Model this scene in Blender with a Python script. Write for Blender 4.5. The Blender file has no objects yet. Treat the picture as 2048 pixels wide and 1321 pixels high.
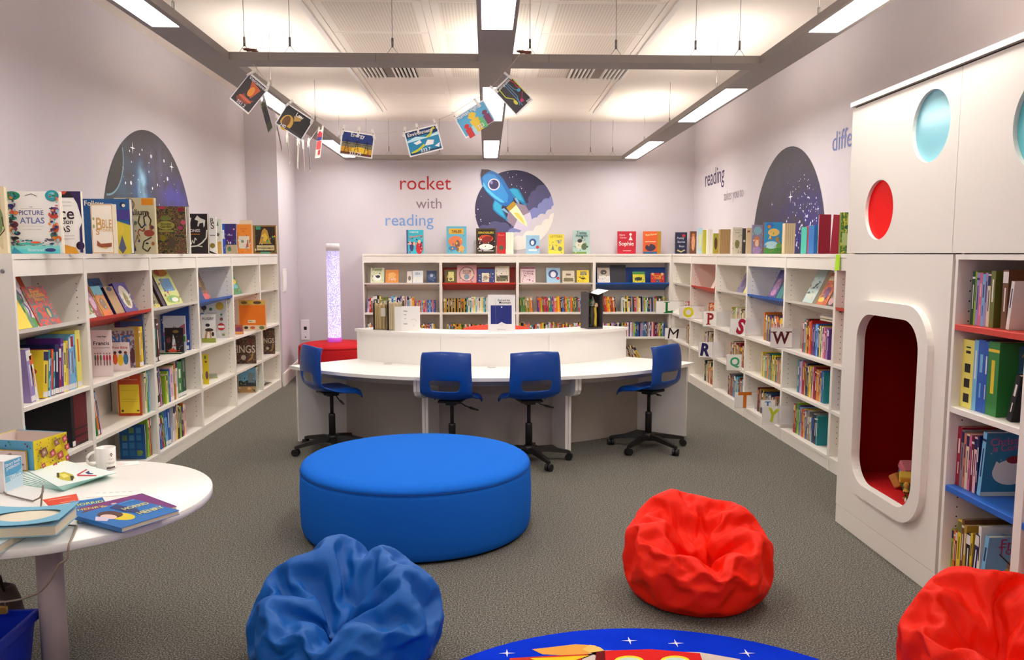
import bpy, math, random
import numpy as np
from mathutils import Matrix, Vector

SC = bpy.context.scene
COL = SC.collection
PI = math.pi
R = math.radians
random.seed(7)

# ------------------------------------------------------------------ camera
F_PX, PY_PX, CAM_H, HZ, VX = 1650.0, 690.0, 1.6, 508.0, 972.0
TILT = math.atan((PY_PX - HZ) / F_PX)
YAW = math.atan((1024 - VX) * math.cos(TILT) / F_PX)
cd = bpy.data.cameras.new('camera')
cam = bpy.data.objects.new('camera', cd)
COL.objects.link(cam)
cam.location = (0, 0, CAM_H)
cam.rotation_euler = (PI / 2 - TILT, 0, -YAW)
cd.sensor_fit = 'HORIZONTAL'
cd.sensor_width = 36
cd.lens = 36 * F_PX / 2048
cd.shift_y = (PY_PX - 660.5) / 2048
cd.clip_start = 0.05
SC.camera = cam
# pixel -> point helpers (2048 x 1321 frame), used only to read off real positions
_fw = Vector((math.sin(YAW) * math.cos(TILT), math.cos(YAW) * math.cos(TILT), -math.sin(TILT)))
_rt = Vector((math.cos(YAW), -math.sin(YAW), 0))
_up = _rt.cross(_fw)
_c = Vector((0, 0, CAM_H))
def ray(x, y): return _fw * F_PX + _rt * (x - 1024) - _up * (y - PY_PX)
def atZ(x, y, z):
    d = ray(x, y); return _c + d * ((z - CAM_H) / d.z)
def atX(x, y, X):
    d = ray(x, y); return _c + d * (X / d.x)
def atY(x, y, Y):
    d = ray(x, y); return _c + d * (Y / d.y)

# ------------------------------------------------------------------ world and view
w = bpy.data.worlds.new('world'); SC.world = w
w.use_nodes = True
w.node_tree.nodes['Background'].inputs[0].default_value = (0.9, 0.86, 0.84, 1)
w.node_tree.nodes['Background'].inputs[1].default_value = 0.1
SC.view_settings.view_transform = 'Standard'
SC.view_settings.look = 'None'
SC.view_settings.gamma = 1
SC.view_settings.use_curve_mapping = False
SC.view_settings.exposure = 1.08
SC.cycles.use_denoising = True
SC.cycles.max_bounces = 8
SC.cycles.diffuse_bounces = 6
SC.cycles.caustics_reflective = False
SC.cycles.caustics_refractive = False
SC.cycles.sample_clamp_indirect = 6
LAMP_DOWN = 14.0
LAMP_UP = 9.0

# ------------------------------------------------------------------ materials
def lin(c):
    return tuple((v / 255 / 12.92) if v / 255 <= 0.04045 else ((v / 255 + 0.055) / 1.055) ** 2.4 for v in c)
_mats = {}
def M(c, rough=0.55, metal=0.0, emit=0.0, spec=0.4, name=None, coat=0.0):
    k = (tuple(c), rough, metal, emit, spec, coat)
    if k in _mats: return _mats[k]
    m = bpy.data.materials.new(name or 'paint')
    m.use_nodes = True
    b = m.node_tree.nodes['Principled BSDF']
    l = lin(c)
    b.inputs['Base Color'].default_value = (*l, 1)
    b.inputs['Roughness'].default_value = rough
    b.inputs['Metallic'].default_value = metal
    b.inputs['Specular IOR Level'].default_value = spec
    b.inputs['Coat Weight'].default_value = coat
    if emit:
        b.inputs['Emission Color'].default_value = (*l, 1)
        b.inputs['Emission Strength'].default_value = emit
    m.diffuse_color = (*l, 1)
    _mats[k] = m
    return m

def noise_mat(name, cols, scale=60, detail=3, rough=0.8, bump=0.0, bscale=None, kind='noise', pos=None, interp='LINEAR', spec=0.3, sx=(1, 1, 1), coord='Object'):
    m = bpy.data.materials.new(name); m.use_nodes = True
    nt = m.node_tree; N = nt.nodes; L = nt.links
    b = N['Principled BSDF']; b.inputs['Roughness'].default_value = rough
    b.inputs['Specular IOR Level'].default_value = spec
    tc = N.new('ShaderNodeTexCoord'); mp = N.new('ShaderNodeMapping'); mp.inputs['Scale'].default_value = sx
    L.new(tc.outputs[coord], mp.inputs[0])
    if kind == 'noise':
        t = N.new('ShaderNodeTexNoise'); t.inputs['Scale'].default_value = scale; t.inputs['Detail'].default_value = detail
        out = t.outputs[0]
    else:
        t = N.new('ShaderNodeTexVoronoi'); t.inputs['Scale'].default_value = scale
        s = N.new('ShaderNodeSeparateColor'); L.new(t.outputs['Color'], s.inputs[0]); out = s.outputs[0]
    L.new(mp.outputs[0], t.inputs['Vector'])
    cr = N.new('ShaderNodeValToRGB'); cr.color_ramp.interpolation = interp
    n = len(cols)
    ps = pos or [i / max(1, n - 1) if interp == 'LINEAR' else i / n for i in range(n)]
    e = cr.color_ramp.elements
    while len(e) < n: e.new(0.5)
    for i, (p, c) in enumerate(zip(ps, cols)):
        e[i].position = p; e[i].color = (*lin(c), 1)
    L.new(out, cr.inputs[0]); L.new(cr.outputs[0], b.inputs['Base Color'])
    if bump:
        t2 = N.new('ShaderNodeTexNoise'); t2.inputs['Scale'].default_value = bscale or scale; t2.inputs['Detail'].default_value = 2
        L.new(mp.outputs[0], t2.inputs['Vector'])
        bp = N.new('ShaderNodeBump'); bp.inputs['Strength'].default_value = bump; bp.inputs['Distance'].default_value = 0.01
        L.new(t2.outputs[0], bp.inputs['Height']); L.new(bp.outputs[0], b.inputs['Normal'])
    return m

def illus(name, cols, scale=14):
    """printed picture: patches of the cover's inks"""
    return noise_mat(name, cols, scale=scale, kind='noise', detail=4, rough=0.4, interp='CONSTANT',
                     pos=[0] + [0.36 + 0.28 * i / (len(cols) - 1) for i in range(len(cols) - 1)], spec=0.5)

MAT = dict(
    white=M((236, 230, 220), 0.38, name='white_laminate'),
    desk=M((244, 241, 236), 0.3, name='desk_laminate'),
    wall=noise_mat('wall_paint', [(203, 196, 202), (209, 202, 207)], scale=3, rough=0.85),
    ceil=M((240, 231, 220), 0.8, name='ceiling_tile'),
    trim=M((236, 230, 224), 0.5, name='trim_paint'),
    beam=M((150, 143, 138), 0.55, name='beam_grey'),
    steel=M((150, 148, 145), 0.3, 0.9, name='steel'),
    black=M((22, 20, 20), 0.45, name='black_plastic'),
    pages=M((226, 214, 186), 0.8, name='page_block'),
    carpet=noise_mat('carpet', [(62, 60, 56), (99, 97, 90), (152, 148, 136)], scale=150, detail=3, rough=0.95, bump=0.3, pos=[0.34, 0.5, 0.66], spec=0.1),
    hole=M((60, 50, 42), 0.8, name='pin_hole'),
    red=M((205, 62, 50), 0.4, name='red_laminate'),
    blue=M((38, 98, 190), 0.4, name='blue_laminate'),
    chairblue=M((0, 64, 150), 0.36, name='chair_plastic', coat=0.1),
    ottblue=noise_mat('blue_felt', [(26, 100, 204), (34, 112, 214)], scale=300, rough=0.95, bump=0.15, spec=0.05),
    bagblue=noise_mat('blue_nylon', [(4, 84, 166), (8, 94, 178)], scale=90, rough=0.55, bump=0.05, bscale=400, spec=0.3),
    bagred=noise_mat('red_nylon', [(232, 26, 2), (240, 36, 4)], scale=90, rough=0.6, bump=0.05, bscale=400, spec=0.2),
    ottred=M((196, 12, 24), 0.85, name='red_felt'),
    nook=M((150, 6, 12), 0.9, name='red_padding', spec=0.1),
    paper=M((240, 238, 234), 0.6, name='paper'),
    clear=None,
)
def clear_mat(name, col, alpha, rough=0.15, emit=0):
    m = bpy.data.materials.new(name); m.use_nodes = True
    b = m.node_tree.nodes['Principled BSDF']
    b.inputs['Base Color'].default_value = (*lin(col), 1)
    b.inputs['Alpha'].default_value = alpha
    b.inputs['Roughness'].default_value = rough
    if emit:
        b.inputs['Emission Color'].default_value = (*lin(col), 1); b.inputs['Emission Strength'].default_value = emit
    return m
MAT['clear'] = clear_mat('laminate_film', (235, 235, 240), 0.35)

# ------------------------------------------------------------------ mesh builder
_txt = {}
def text_geo(s, bold=0.0):
    k = (s, bold)
    if k in _txt: return _txt[k]
    cu = bpy.data.curves.new('t', 'FONT'); cu.body = s; cu.align_x = 'CENTER'; cu.align_y = 'CENTER'
    cu.resolution_u = 3; cu.offset = bold
    o = bpy.data.objects.new('t', cu)
    me = o.to_mesh()
    vs = [tuple(v.co) for v in me.vertices]; fs = [tuple(p.vertices) for p in me.polygons]
    o.to_mesh_clear(); bpy.data.objects.remove(o); bpy.data.curves.remove(cu)
    xs = [v[0] for v in vs] or [0, 1]; ys = [v[1] for v in vs] or [0, 1]
    wd = max(1e-6, max(xs) - min(xs)); cx = (max(xs) + min(xs)) / 2; cy = (max(ys) + min(ys)) / 2
    vs = [((v[0] - cx) / wd, (v[1] - cy) / wd) for v in vs]        # width 1, centred
    hh = (max(ys) - min(ys)) / wd
    _txt[k] = (vs, fs, hh)
    return _txt[k]

class MB:
    def __init__(s): s.v = []; s.f = []; s.m = []; s.mats = []; s.sm = []
    def mi(s, mat):
        if mat not in s.mats: s.mats.append(mat)
        return s.mats.index(mat)
    def add(s, vs, fs, mat, smooth=False):
        o = len(s.v); s.v += [tuple(v) for v in vs]; i = s.mi(mat)
        for f in fs: s.f.append(tuple(o + k for k in f)); s.m.append(i); s.sm.append(smooth)
        return s
    def box(s, x0, x1, y0, y1, z0, z1, mat, mtx=None):
        vs = [Vector(p) for p in ((x0, y0, z0), (x1, y0, z0), (x1, y1, z0), (x0, y1, z0), (x0, y0, z1), (x1, y0, z1), (x1, y1, z1), (x0, y1, z1))]
        if mtx: vs = [mtx @ v for v in vs]
        return s.add(vs, [(3, 2, 1, 0), (4, 5, 6, 7), (0, 1, 5, 4), (1, 2, 6, 5), (2, 3, 7, 6), (3, 0, 4, 7)], mat)
    def rbox(s, x0, x1, y0, y1, z0, z1, mat, b=0.004):
        """box with its vertical and top edges broken"""
        p = [(x0 + b, y0), (x1 - b, y0), (x1, y0 + b), (x1, y1 - b), (x1 - b, y1), (x0 + b, y1), (x0, y1 - b), (x0, y0 + b)]
        cx, cy = (x0 + x1) / 2, (y0 + y1) / 2
        def ins(q): return [(x + (b if x < cx else -b), y + (b if y < cy else -b)) for x, y in q]
        rings = [(p, z0), (p, z1 - b), (ins(p), z1)]
        vs = [(x, y, z) for q, z in rings for x, y in q]; fs = [tuple(range(7, -1, -1)), tuple(range(16, 24))]
        for r in range(2):
            for i in range(8):
                j = (i + 1) % 8; fs.append((r * 8 + i, r * 8 + j, r * 8 + 8 + j, r * 8 + 8 + i))
        return s.add(vs, fs, mat)
    def prism(s, poly, a0, a1, mat, plane='xy', smooth=False):
        """poly extruded along the third axis between a0 and a1"""
        n = len(poly)
        if plane == 'xy': T = lambda p, a: (p[0], p[1], a)
        elif plane == 'xz': T = lambda p, a: (p[0], a, p[1])
        else: T = lambda p, a: (a, p[0], p[1])
        vs = [T(p, a0) for p in poly] + [T(p, a1) for p in poly]
        s.add(vs, [tuple(range(n - 1, -1, -1)), tuple(range(n, 2 * n))], mat)
        o = len(s.v) - 2 * n; i = s.mi(mat)
        for k in range(n):
            j = (k + 1) % n; s.f.append((o + k, o + j, o + n + j, o + n + k)); s.m.append(i); s.sm.append(smooth)
        return s
    def lathe(s, prof, mat, n=32, c=(0, 0), smooth=True, sx=1, sy=1):
        vs = []; fs = []
        for r, z in prof:
            for k in range(n):
                a = 2 * PI * k / n; vs.append((c[0] + sx * r * math.cos(a), c[1] + sy * r * math.sin(a), z))
        for q in range(len(prof) - 1):
            for k in range(n):
                j = (k + 1) % n; fs.append((q * n + k, q * n + j, (q + 1) * n + j, (q + 1) * n + k))
        s.add(vs, fs, mat, smooth)
        o = len(s.v) - len(vs); i = s.mi(mat)
        if prof[0][0] > 0: s.f.append(tuple(o + k for k in range(n - 1, -1, -1))); s.m.append(i); s.sm.append(False)
        if prof[-1][0] > 0: s.f.append(tuple(o + (len(prof) - 1) * n + k for k in range(n))); s.m.append(i); s.sm.append(False)
        return s
    def tube(s, path, r, mat, n=8, smooth=True):
        P = [Vector(p) for p in path]; vs = []; fs = []
        rr = r if isinstance(r, (list, tuple)) else [r] * len(P)
        up = Vector((0, 0, 1))
        for i, p in enumerate(P):
            t = (P[min(i + 1, len(P) - 1)] - P[max(i - 1, 0)]).normalized()
            a = t.cross(up)
            if a.length < 0.05: a = t.cross(Vector((0, 1, 0)))
            a.normalize(); b = a.cross(t)
            for k in range(n):
                q = 2 * PI * k / n; vs.append(p + (a * math.cos(q) + b * math.sin(q)) * rr[i])
        for i in range(len(P) - 1):
            for k in range(n):
                j = (k + 1) % n; fs.append((i * n + k, i * n + j, (i + 1) * n + j, (i + 1) * n + k))
        fs += [tuple(range(n - 1, -1, -1)), tuple((len(P) - 1) * n + k for k in range(n))]
        return s.add(vs, fs, mat, smooth)
    # ---- flat printed art in the local XZ plane, facing -Y
    def art(s, cmds, w, h, y=0.0, x0=0.0, z0=0.0):
        k = 0
        for c in cmds:
            k += 1; yy = y - 0.0003 - 0.0002 * k
            T = lambda u, v: (x0 + u * w, yy, z0 + v * h)
            t = c[0]
            if t == 'r':
                _, u0, v0, u1, v1, col = c
                s.add([T(u0, v0), T(u1, v0), T(u1, v1), T(u0, v1)], [(0, 1, 2, 3)], mm(col))
            elif t in ('c', 'e'):
                if t == 'c': _, u, v, r_, col = c; rx = r_; rz = r_ * w / h
                else: _, u, v, rx, rz, col = c
                n = 26
                s.add([T(u + rx * math.cos(2 * PI * i / n), v + rz * math.sin(2 * PI * i / n)) for i in range(n)], [tuple(range(n))], mm(col))
            elif t == 'p':
                pts = c[1]; s.add([T(*p) for p in pts], [tuple(range(len(pts)))], mm(c[2]))
            elif t == 'l':          # polyline stroke
                pts, th, col = c[1], c[2], c[3]
                for (a0, b0), (a1, b1) in zip(pts, pts[1:]):
                    dx, dz = (a1 - a0) * w, (b1 - b0) * h; L_ = math.hypot(dx, dz) or 1
                    nx, nz = -dz / L_ * th / 2, dx / L_ * th / 2
                    A, B = T(a0, b0), T(a1, b1)
                    s.add([(A[0] + nx, yy, A[2] + nz), (A[0] - nx, yy, A[2] - nz), (B[0] - nx, yy, B[2] - nz), (B[0] + nx, yy, B[2] + nz)], [(0, 1, 2, 3)], mm(col))
            elif t == 't':          # ('t', text, u, v, width as share of w, colour[, angle, vertical squeeze])
                txt, u, v, tw, col = c[1:6]; ang = c[6] if len(c) > 6 else 0; sq = c[7] if len(c) > 7 else 1
                vs, fs, hh = text_geo(txt, c[8] if len(c) > 8 else 0.012)
                ca, sa = math.cos(R(ang)), math.sin(R(ang)); W_ = tw * w
                out = []
                for a, b in vs:
                    a *= W_; b *= W_ * sq
                    out.append((x0 + u * w + a * ca - b * sa, yy, z0 + v * h + a * sa + b * ca))
                s.add(out, fs, mm(col))
            elif t == 's':          # star
                _, u, v, r_, col = c[:5]; n = c[5] if len(c) > 5 else 5; inn = c[6] if len(c) > 6 else 0.42
                C = T(u, v); pts = []
                for i in range(2 * n):
                    a = PI / 2 + PI * i / n; q = r_ * w * (1 if i % 2 == 0 else inn); pts.append((C[0] + q * math.cos(a), yy, C[2] + q * math.sin(a)))
                s.add([C] + pts, [(0, 1 + i, 1 + (i + 1) % (2 * n)) for i in range(2 * n)], mm(col))
        return s
    def mesh(s, name):
        used = sorted({i for f in s.f for i in f})
        if len(used) < len(s.v):
            mp_ = {k: i for i, k in enumerate(used)}; s.v = [s.v[k] for k in used]; s.f = [tuple(mp_[i] for i in f) for f in s.f]
        me = bpy.data.meshes.new(name); me.from_pydata([tuple(v) for v in s.v], [], s.f)
        for m in s.mats: me.materials.append(m)
        me.polygons.foreach_set('material_index', s.m)
        me.polygons.foreach_set('use_smooth', s.sm)
        me.update(); return me
    def build(s, name, parent=None, mtx=None, **tags):
        o = bpy.data.objects.new(name, s.mesh(name)); COL.objects.link(o)
        if parent is not None: o.parent = parent
        if mtx is not None:
            if parent is not None: o.matrix_local = mtx
            else: o.matrix_world = mtx
        for k, v in tags.items(): o[k] = v
        return o
def mm(c):
    return c if isinstance(c, bpy.types.Material) else M(c, 0.45)

def empty(name, mtx=None, **tags):
    o = bpy.data.objects.new(name, None); COL.objects.link(o); o.empty_display_size = 0.05
    if mtx is not None: o.matrix_world = mtx
    for k, v in tags.items(): o[k] = v
    return o
def struct(mb, name):
    return mb.build(name, kind='structure')
def dup(o, parent=None):
    c = o.copy(); COL.objects.link(c)
    if parent is not None: c.parent = parent
    for ch in o.children: dup(ch, c)
    return c
def frame(origin, u, inward):
    """local x along u, y inward, z up"""
    u = Vector(u).normalized(); n = Vector(inward).normalized(); z = u.cross(n)
    m = Matrix((u, n, z)).transposed().to_4x4(); m.translation = Vector(origin); return m
def yawm(loc, deg):
    return Matrix.Translation(Vector(loc)) @ Matrix.Rotation(R(deg), 4, 'Z')

# ================================================================== ROOM
XLW, XRW, YBW, ZC = -2.815, 2.89, 11.54, 3.40
YREAR = -2.6
XL, XR, YB = -2.465, 2.535, 11.19        # fronts of the three bookcase runs
b = MB(); b.box(XLW - 0.1, XRW + 0.1, YREAR - 0.1, YBW + 0.1, -0.1, 0, MAT['carpet']); struct(b, 'floor')
b = MB(); b.box(XLW - 0.1, XRW + 0.1, YREAR - 0.1, YBW + 0.1, ZC, ZC + 0.1, MAT['ceil']); struct(b, 'ceiling')
b = MB(); b.box(XLW - 0.1, XLW, YREAR, YBW + 0.1, 0, ZC, MAT['wall']); struct(b, 'wall_left')
b = MB(); b.box(XRW, XRW + 0.1, YREAR, YBW + 0.1, 0, ZC, MAT['wall']); struct(b, 'wall_right')
b = MB(); b.box(XLW, XRW, YBW, YBW + 0.1, 0, ZC, MAT['wall']); struct(b, 'wall_back')
b = MB(); b.box(XLW, XRW, YREAR - 0.1, YREAR, 0, ZC, MAT['wall']); struct(b, 'wall_rear')
# splayed pier between the planet-mural wall and the back wall
b = MB(); b.prism([(XLW, 9.92), (-2.46, 9.98), (-2.60, YBW), (XLW, YBW)], 0, ZC, MAT['wall']); struct(b, 'wall_pier')
b = MB()
b.prism([(-2.47, 9.965), (-2.44, 9.965), (-2.58, YBW), (-2.62, YBW)], 0, 0.15, MAT['trim'])
b.prism([(-2.47, 9.97), (-2.444, 9.97), (-2.584, YBW), (-2.62, YBW)], 0.15, 0.162, MAT['trim'])
struct(b, 'baseboard_pier')
b = MB(); b.box(-2.6, -1.68, YBW - 0.018, YBW, 0, 0.15, MAT['trim']); struct(b, 'baseboard_back')
b = MB(); b.box(XLW, XLW + 0.018, YREAR, 4.38, 0, 0.15, MAT['trim']); struct(b, 'baseboard_left')

# ceiling raft of perforated metal tiles
perf = bpy.data.materials.new('perforated_metal'); perf.use_nodes = True
nt = perf.node_tree; N = nt.nodes; L = nt.links; pb = N['Principled BSDF']; pb.inputs['Roughness'].default_value = 0.7
tc = N.new('ShaderNodeTexCoord'); vo = N.new('ShaderNodeTexVoronoi'); vo.inputs['Scale'].default_value = 42; vo.inputs['Randomness'].default_value = 0
cr = N.new('ShaderNodeValToRGB'); cr.color_ramp.elements[0].position = 0.26; cr.color_ramp.elements[1].position = 0.34
cr.color_ramp.elements[0].color = (*lin((200, 189, 178)), 1); cr.color_ramp.elements[1].color = (*lin((232, 220, 206)), 1)
L.new(tc.outputs['Object'], vo.inputs['Vector']); L.new(vo.outputs['Distance'], cr.inputs[0]); L.new(cr.outputs[0], pb.inputs['Base Color'])
raft = empty('ceiling_raft', kind='structure')
RX = (-1.24, -0.42, 0.42, 1.31)
k = 0
y = -2.4
while y < 10.4:
    y1 = min(y + 0.84, 10.45)
    for a, c_ in ((RX[0], RX[1]), (RX[1], RX[2]), (RX[2], RX[3])):
        t = MB(); t.box(a + 0.03, c_ - 0.03, y + 0.003, y1 - 0.003, ZC - 0.045, ZC - 0.03, MAT['ceil'])
        if y < 8.4:
            t.add([(a + 0.09, y + 0.03, ZC - 0.0455), (a + 0.09, y1 - 0.03, ZC - 0.0455), (c_ - 0.09, y1 - 0.03, ZC - 0.0455), (c_ - 0.09, y + 0.03, ZC - 0.0455)], [(0, 1, 2, 3)], perf)
        t.build('ceiling_tile', raft)
    y += 0.84
t = MB()
for x in RX: t.box(x - 0.028, x + 0.028, -2.4, 10.45, ZC - 0.05, ZC - 0.02, MAT['ceil'])
for x in (RX[0] - 0.05, RX[3] + 0.05): t.box(x - 0.022, x + 0.022, -2.4, 10.5, ZC - 0.06, ZC, MAT['trim'])
t.build('rail', raft)
# slot vents
for x0, x1, lab in ((-1.18, -0.66, 'black slotted ceiling vent on the planet-mural side, beyond the cross beam'), (0.80, 1.36, 'black slotted ceiling vent on the night-sky side, beyond the cross beam')):
    v = empty('ceiling_vent', yawm((x0, 7.78, ZC - 0.05), 0), label=lab, category='vent', group='slot vents in the ceiling')
    t = MB(); t.box(0, x1 - x0, 0, 0.66, -0.012, 0, M((150, 140, 132), 0.7)); t.build('backing', v)
    n = 14; t = MB()
    for i in range(n):
        if 6 <= i <= 7: continue
        xx = (x1 - x0) * (i + 0.3) / n
        t.box(xx, xx + 0.012, 0.02, 0.64, -0.04, -0.012, MAT['trim']); t.box(xx + 0.013, xx + 0.022, 0.02, 0.64, -0.0135, -0.0125, M((30, 28, 26), 0.8))
    t.build('slat', v)

# ================================================================== SUSPENDED LIGHTING GRID
ZB, ZT = 2.862, 2.912
grid = empty('lighting_frame', yawm((0, 0, ZB), 0), label='grey suspended lighting frame hung on thin wires below the ceiling', category='lighting frame')
def gpart(name, x0, x1, y0, y1, z0=ZB, z1=ZT, mat=None):
    t = MB(); t.box(x0, x1, y0, y1, z0 - ZB, z1 - ZB, mat or MAT['beam'])
    return t.build(name, grid)
E_DOWN = M((255, 251, 246), 0.6, emit=LAMP_DOWN, name='lamp_diffuser')
E_UP = M((255, 248, 238), 0.6, emit=LAMP_UP, name='uplight_diffuser')
LUM = [(-1.5, 0.2), (1.75, 3.1), (3.15, 4.84), (6.47, 8.08), (9.47, 11.12)]
for (x0, x1, l0, l1, wall) in ((-1.895, -1.675, -1.86, -1.71, 'planet-mural'), (-0.045, 0.175, -0.02, 0.155, 'middle'), (1.83, 2.05, 1.85, 2.02, 'night-sky')):
    gpart('beam', x0, l0, YREAR + 0.2, 11.45); gpart('beam', l1, x1, YREAR + 0.2, 11.45)
    yy = YREAR + 0.2
    for a, c_ in LUM + [(11.45, 12)]:
        gpart('beam', l0, l1, yy, a); yy = c_
    for i, (a, c_) in enumerate(LUM):
        where = ['behind', 'overhead', 'nearest', 'middle', 'farthest'][i]
        if i == 1: continue
        lab = 'glowing strip light set in the %s beam, %s of its run' % (wall if wall == 'middle' else wall + '-side', {'behind': 'first', 'nearest': 'nearest', 'middle': 'second', 'farthest': 'farthest'}[where])
        lum = empty('strip_light', yawm(((l0 + l1) / 2, (a + c_) / 2, ZB), 0), label=lab, category='ceiling light', group='strip lights in the suspended frame')
        hw, hl = (l1 - l0) / 2, (c_ - a) / 2
        t = MB(); t.box(-hw + 0.003, hw - 0.003, -hl + 0.003, hl - 0.003, 0.004, 0.012, E_DOWN); t.build('diffuser', lum)
        t = MB(); t.box(-hw, hw, -hl, hl, 0.014, 0.052, MAT['beam']); t.build('housing', lum)
        t = MB(); t.box(-hw + 0.02, hw - 0.02, -hl + 0.02, hl - 0.02, 0.053, 0.057, E_UP); t.build('uplight', lum)
    gpart('beam', l0, l1, 1.75, 3.1)
for (y0, y1) in ((5.62, 5.82), (11.25, 11.45), (-0.2, 0.0)):
    for xa, xb in ((-1.675, -0.045), (0.175, 1.83)):
        gpart('cross_beam', xa, xb, y0, y1)
seam = MB()
for xx in (-1.42, -0.72, 0.42, 1.5):
    seam.box(xx - 0.001, xx + 0.001, 5.6185, 5.6215, 0, ZT - ZB, M((70, 66, 62)))
seam.build('joint', grid)
wires = []
for yy in (5.72, 11.35):
    for xx in (-1.6, -1.3, -0.62, 0.02, 0.30, 0.88, 1.42, 1.72): wires.append((xx, yy))
for xx in (-1.78, 1.95):
    for yy in (4.3, 4.95, 7.1, 8.9, 10.3): wires.append((xx, yy))
for xx, yy in wires:
    t = MB(); t.tube([(xx, yy, ZT - ZB + 0.08), (xx, yy, ZC - ZB)], 0.0022, MAT['steel'], 5)
    t.tube([(xx, yy, ZT - ZB + 0.06), (xx, yy, ZT - ZB + 0.12)], 0.008, MAT['steel'], 6)
    t.tube([(xx, yy, ZT - ZB + 0.07), (xx - 0.05, yy, ZT - ZB)], 0.0016, MAT['steel'], 4)
    t.tube([(xx, yy, ZT - ZB + 0.07), (xx + 0.05, yy, ZT - ZB)], 0.0016, MAT['steel'], 4)
    t.build('suspension_wire', grid)
t = MB()
for xx, sx in ((-1.55, 1), (0.26, -1)):          # bunched spare wire lying on the front cross beam
    t = MB()
    pts = [(xx + 0.05 * math.sin(i * 1.9), 5.68 + 0.02 * math.cos(i * 2.3), 0.06 + 0.025 * abs(math.sin(i * 0.9))) for i in range(26)]
    t.tube(pts, 0.003, M((170, 120, 110)), 5)
    t.build('wire_bunch', grid)

# ================================================================== WALL GRAPHICS
def wallart(name, label, cat, origin, u, inward, fn, w=1, h=1, group=None):
    m = MB(); fn(m)
    kw = dict(label=label, category=cat)
    if group: kw['group'] = group
    return m.build(name, None, frame(origin, u, inward), **kw)
def words_on(txt, cx, cz, width, col, y=0, sq=1.0, **k):
    def fn(m):
        vs, fs, hh = text_geo(txt)
        m.add([(cx + a * width, -0.002, cz + bb * width * sq) for a, bb in vs], fs, M(col, 0.5))
    return fn
def wtext_back(txt, x0, x1, ymid, col, label):
    A, B_ = atY(x0, ymid, YBW), atY(x1, ymid, YBW)
    wallart('wall_lettering', label, 'wall lettering', (0, YBW - 0.001, 0), (1, 0, 0), (0, 1, 0), words_on(txt, (A.x + B_.x) / 2, A.z, B_.x - A.x, col))
wtext_back('rocket', 800, 902, 366, (178, 36, 40), 'large red word rocket printed on the back wall')
wtext_back('with', 832, 883, 407, (138, 118, 128), 'grey word with printed below rocket on the back wall')
wtext_back('reading', 771, 867, 444, (112, 152, 210), 'light blue word reading on the back wall beside the rocket circle')
def wtext_right(txt, x0, ym0, x1, ym1, col, label, sq):
    A, B_ = atX(x0, ym0, XRW), atX(x1, ym1, XRW)
    # local x runs along -Y on the night-sky wall
    wallart('wall_lettering', label, 'wall lettering', (XRW - 0.001, 0, 0), (0, -1, 0), (1, 0, 0), words_on(txt, -(A.y + B_.y) / 2, (A.z + B_.z) / 2, A.y - B_.y, col, sq=sq))
wtext_right('reading', 1411, 360, 1449, 355, (62, 56, 92), 'dark purple word reading on the wall beside the night-sky mural', 1.0)
wtext_right('takes you to', 1448, 394, 1487, 388, (150, 138, 146), 'thin grey words takes you to, below the purple word reading', 1.1)
wtext_right('different', 1666, 276, 1752, 266, (110, 122, 182), 'blue word beginning differ, half hidden by the white cabinet', 1.0)

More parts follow.
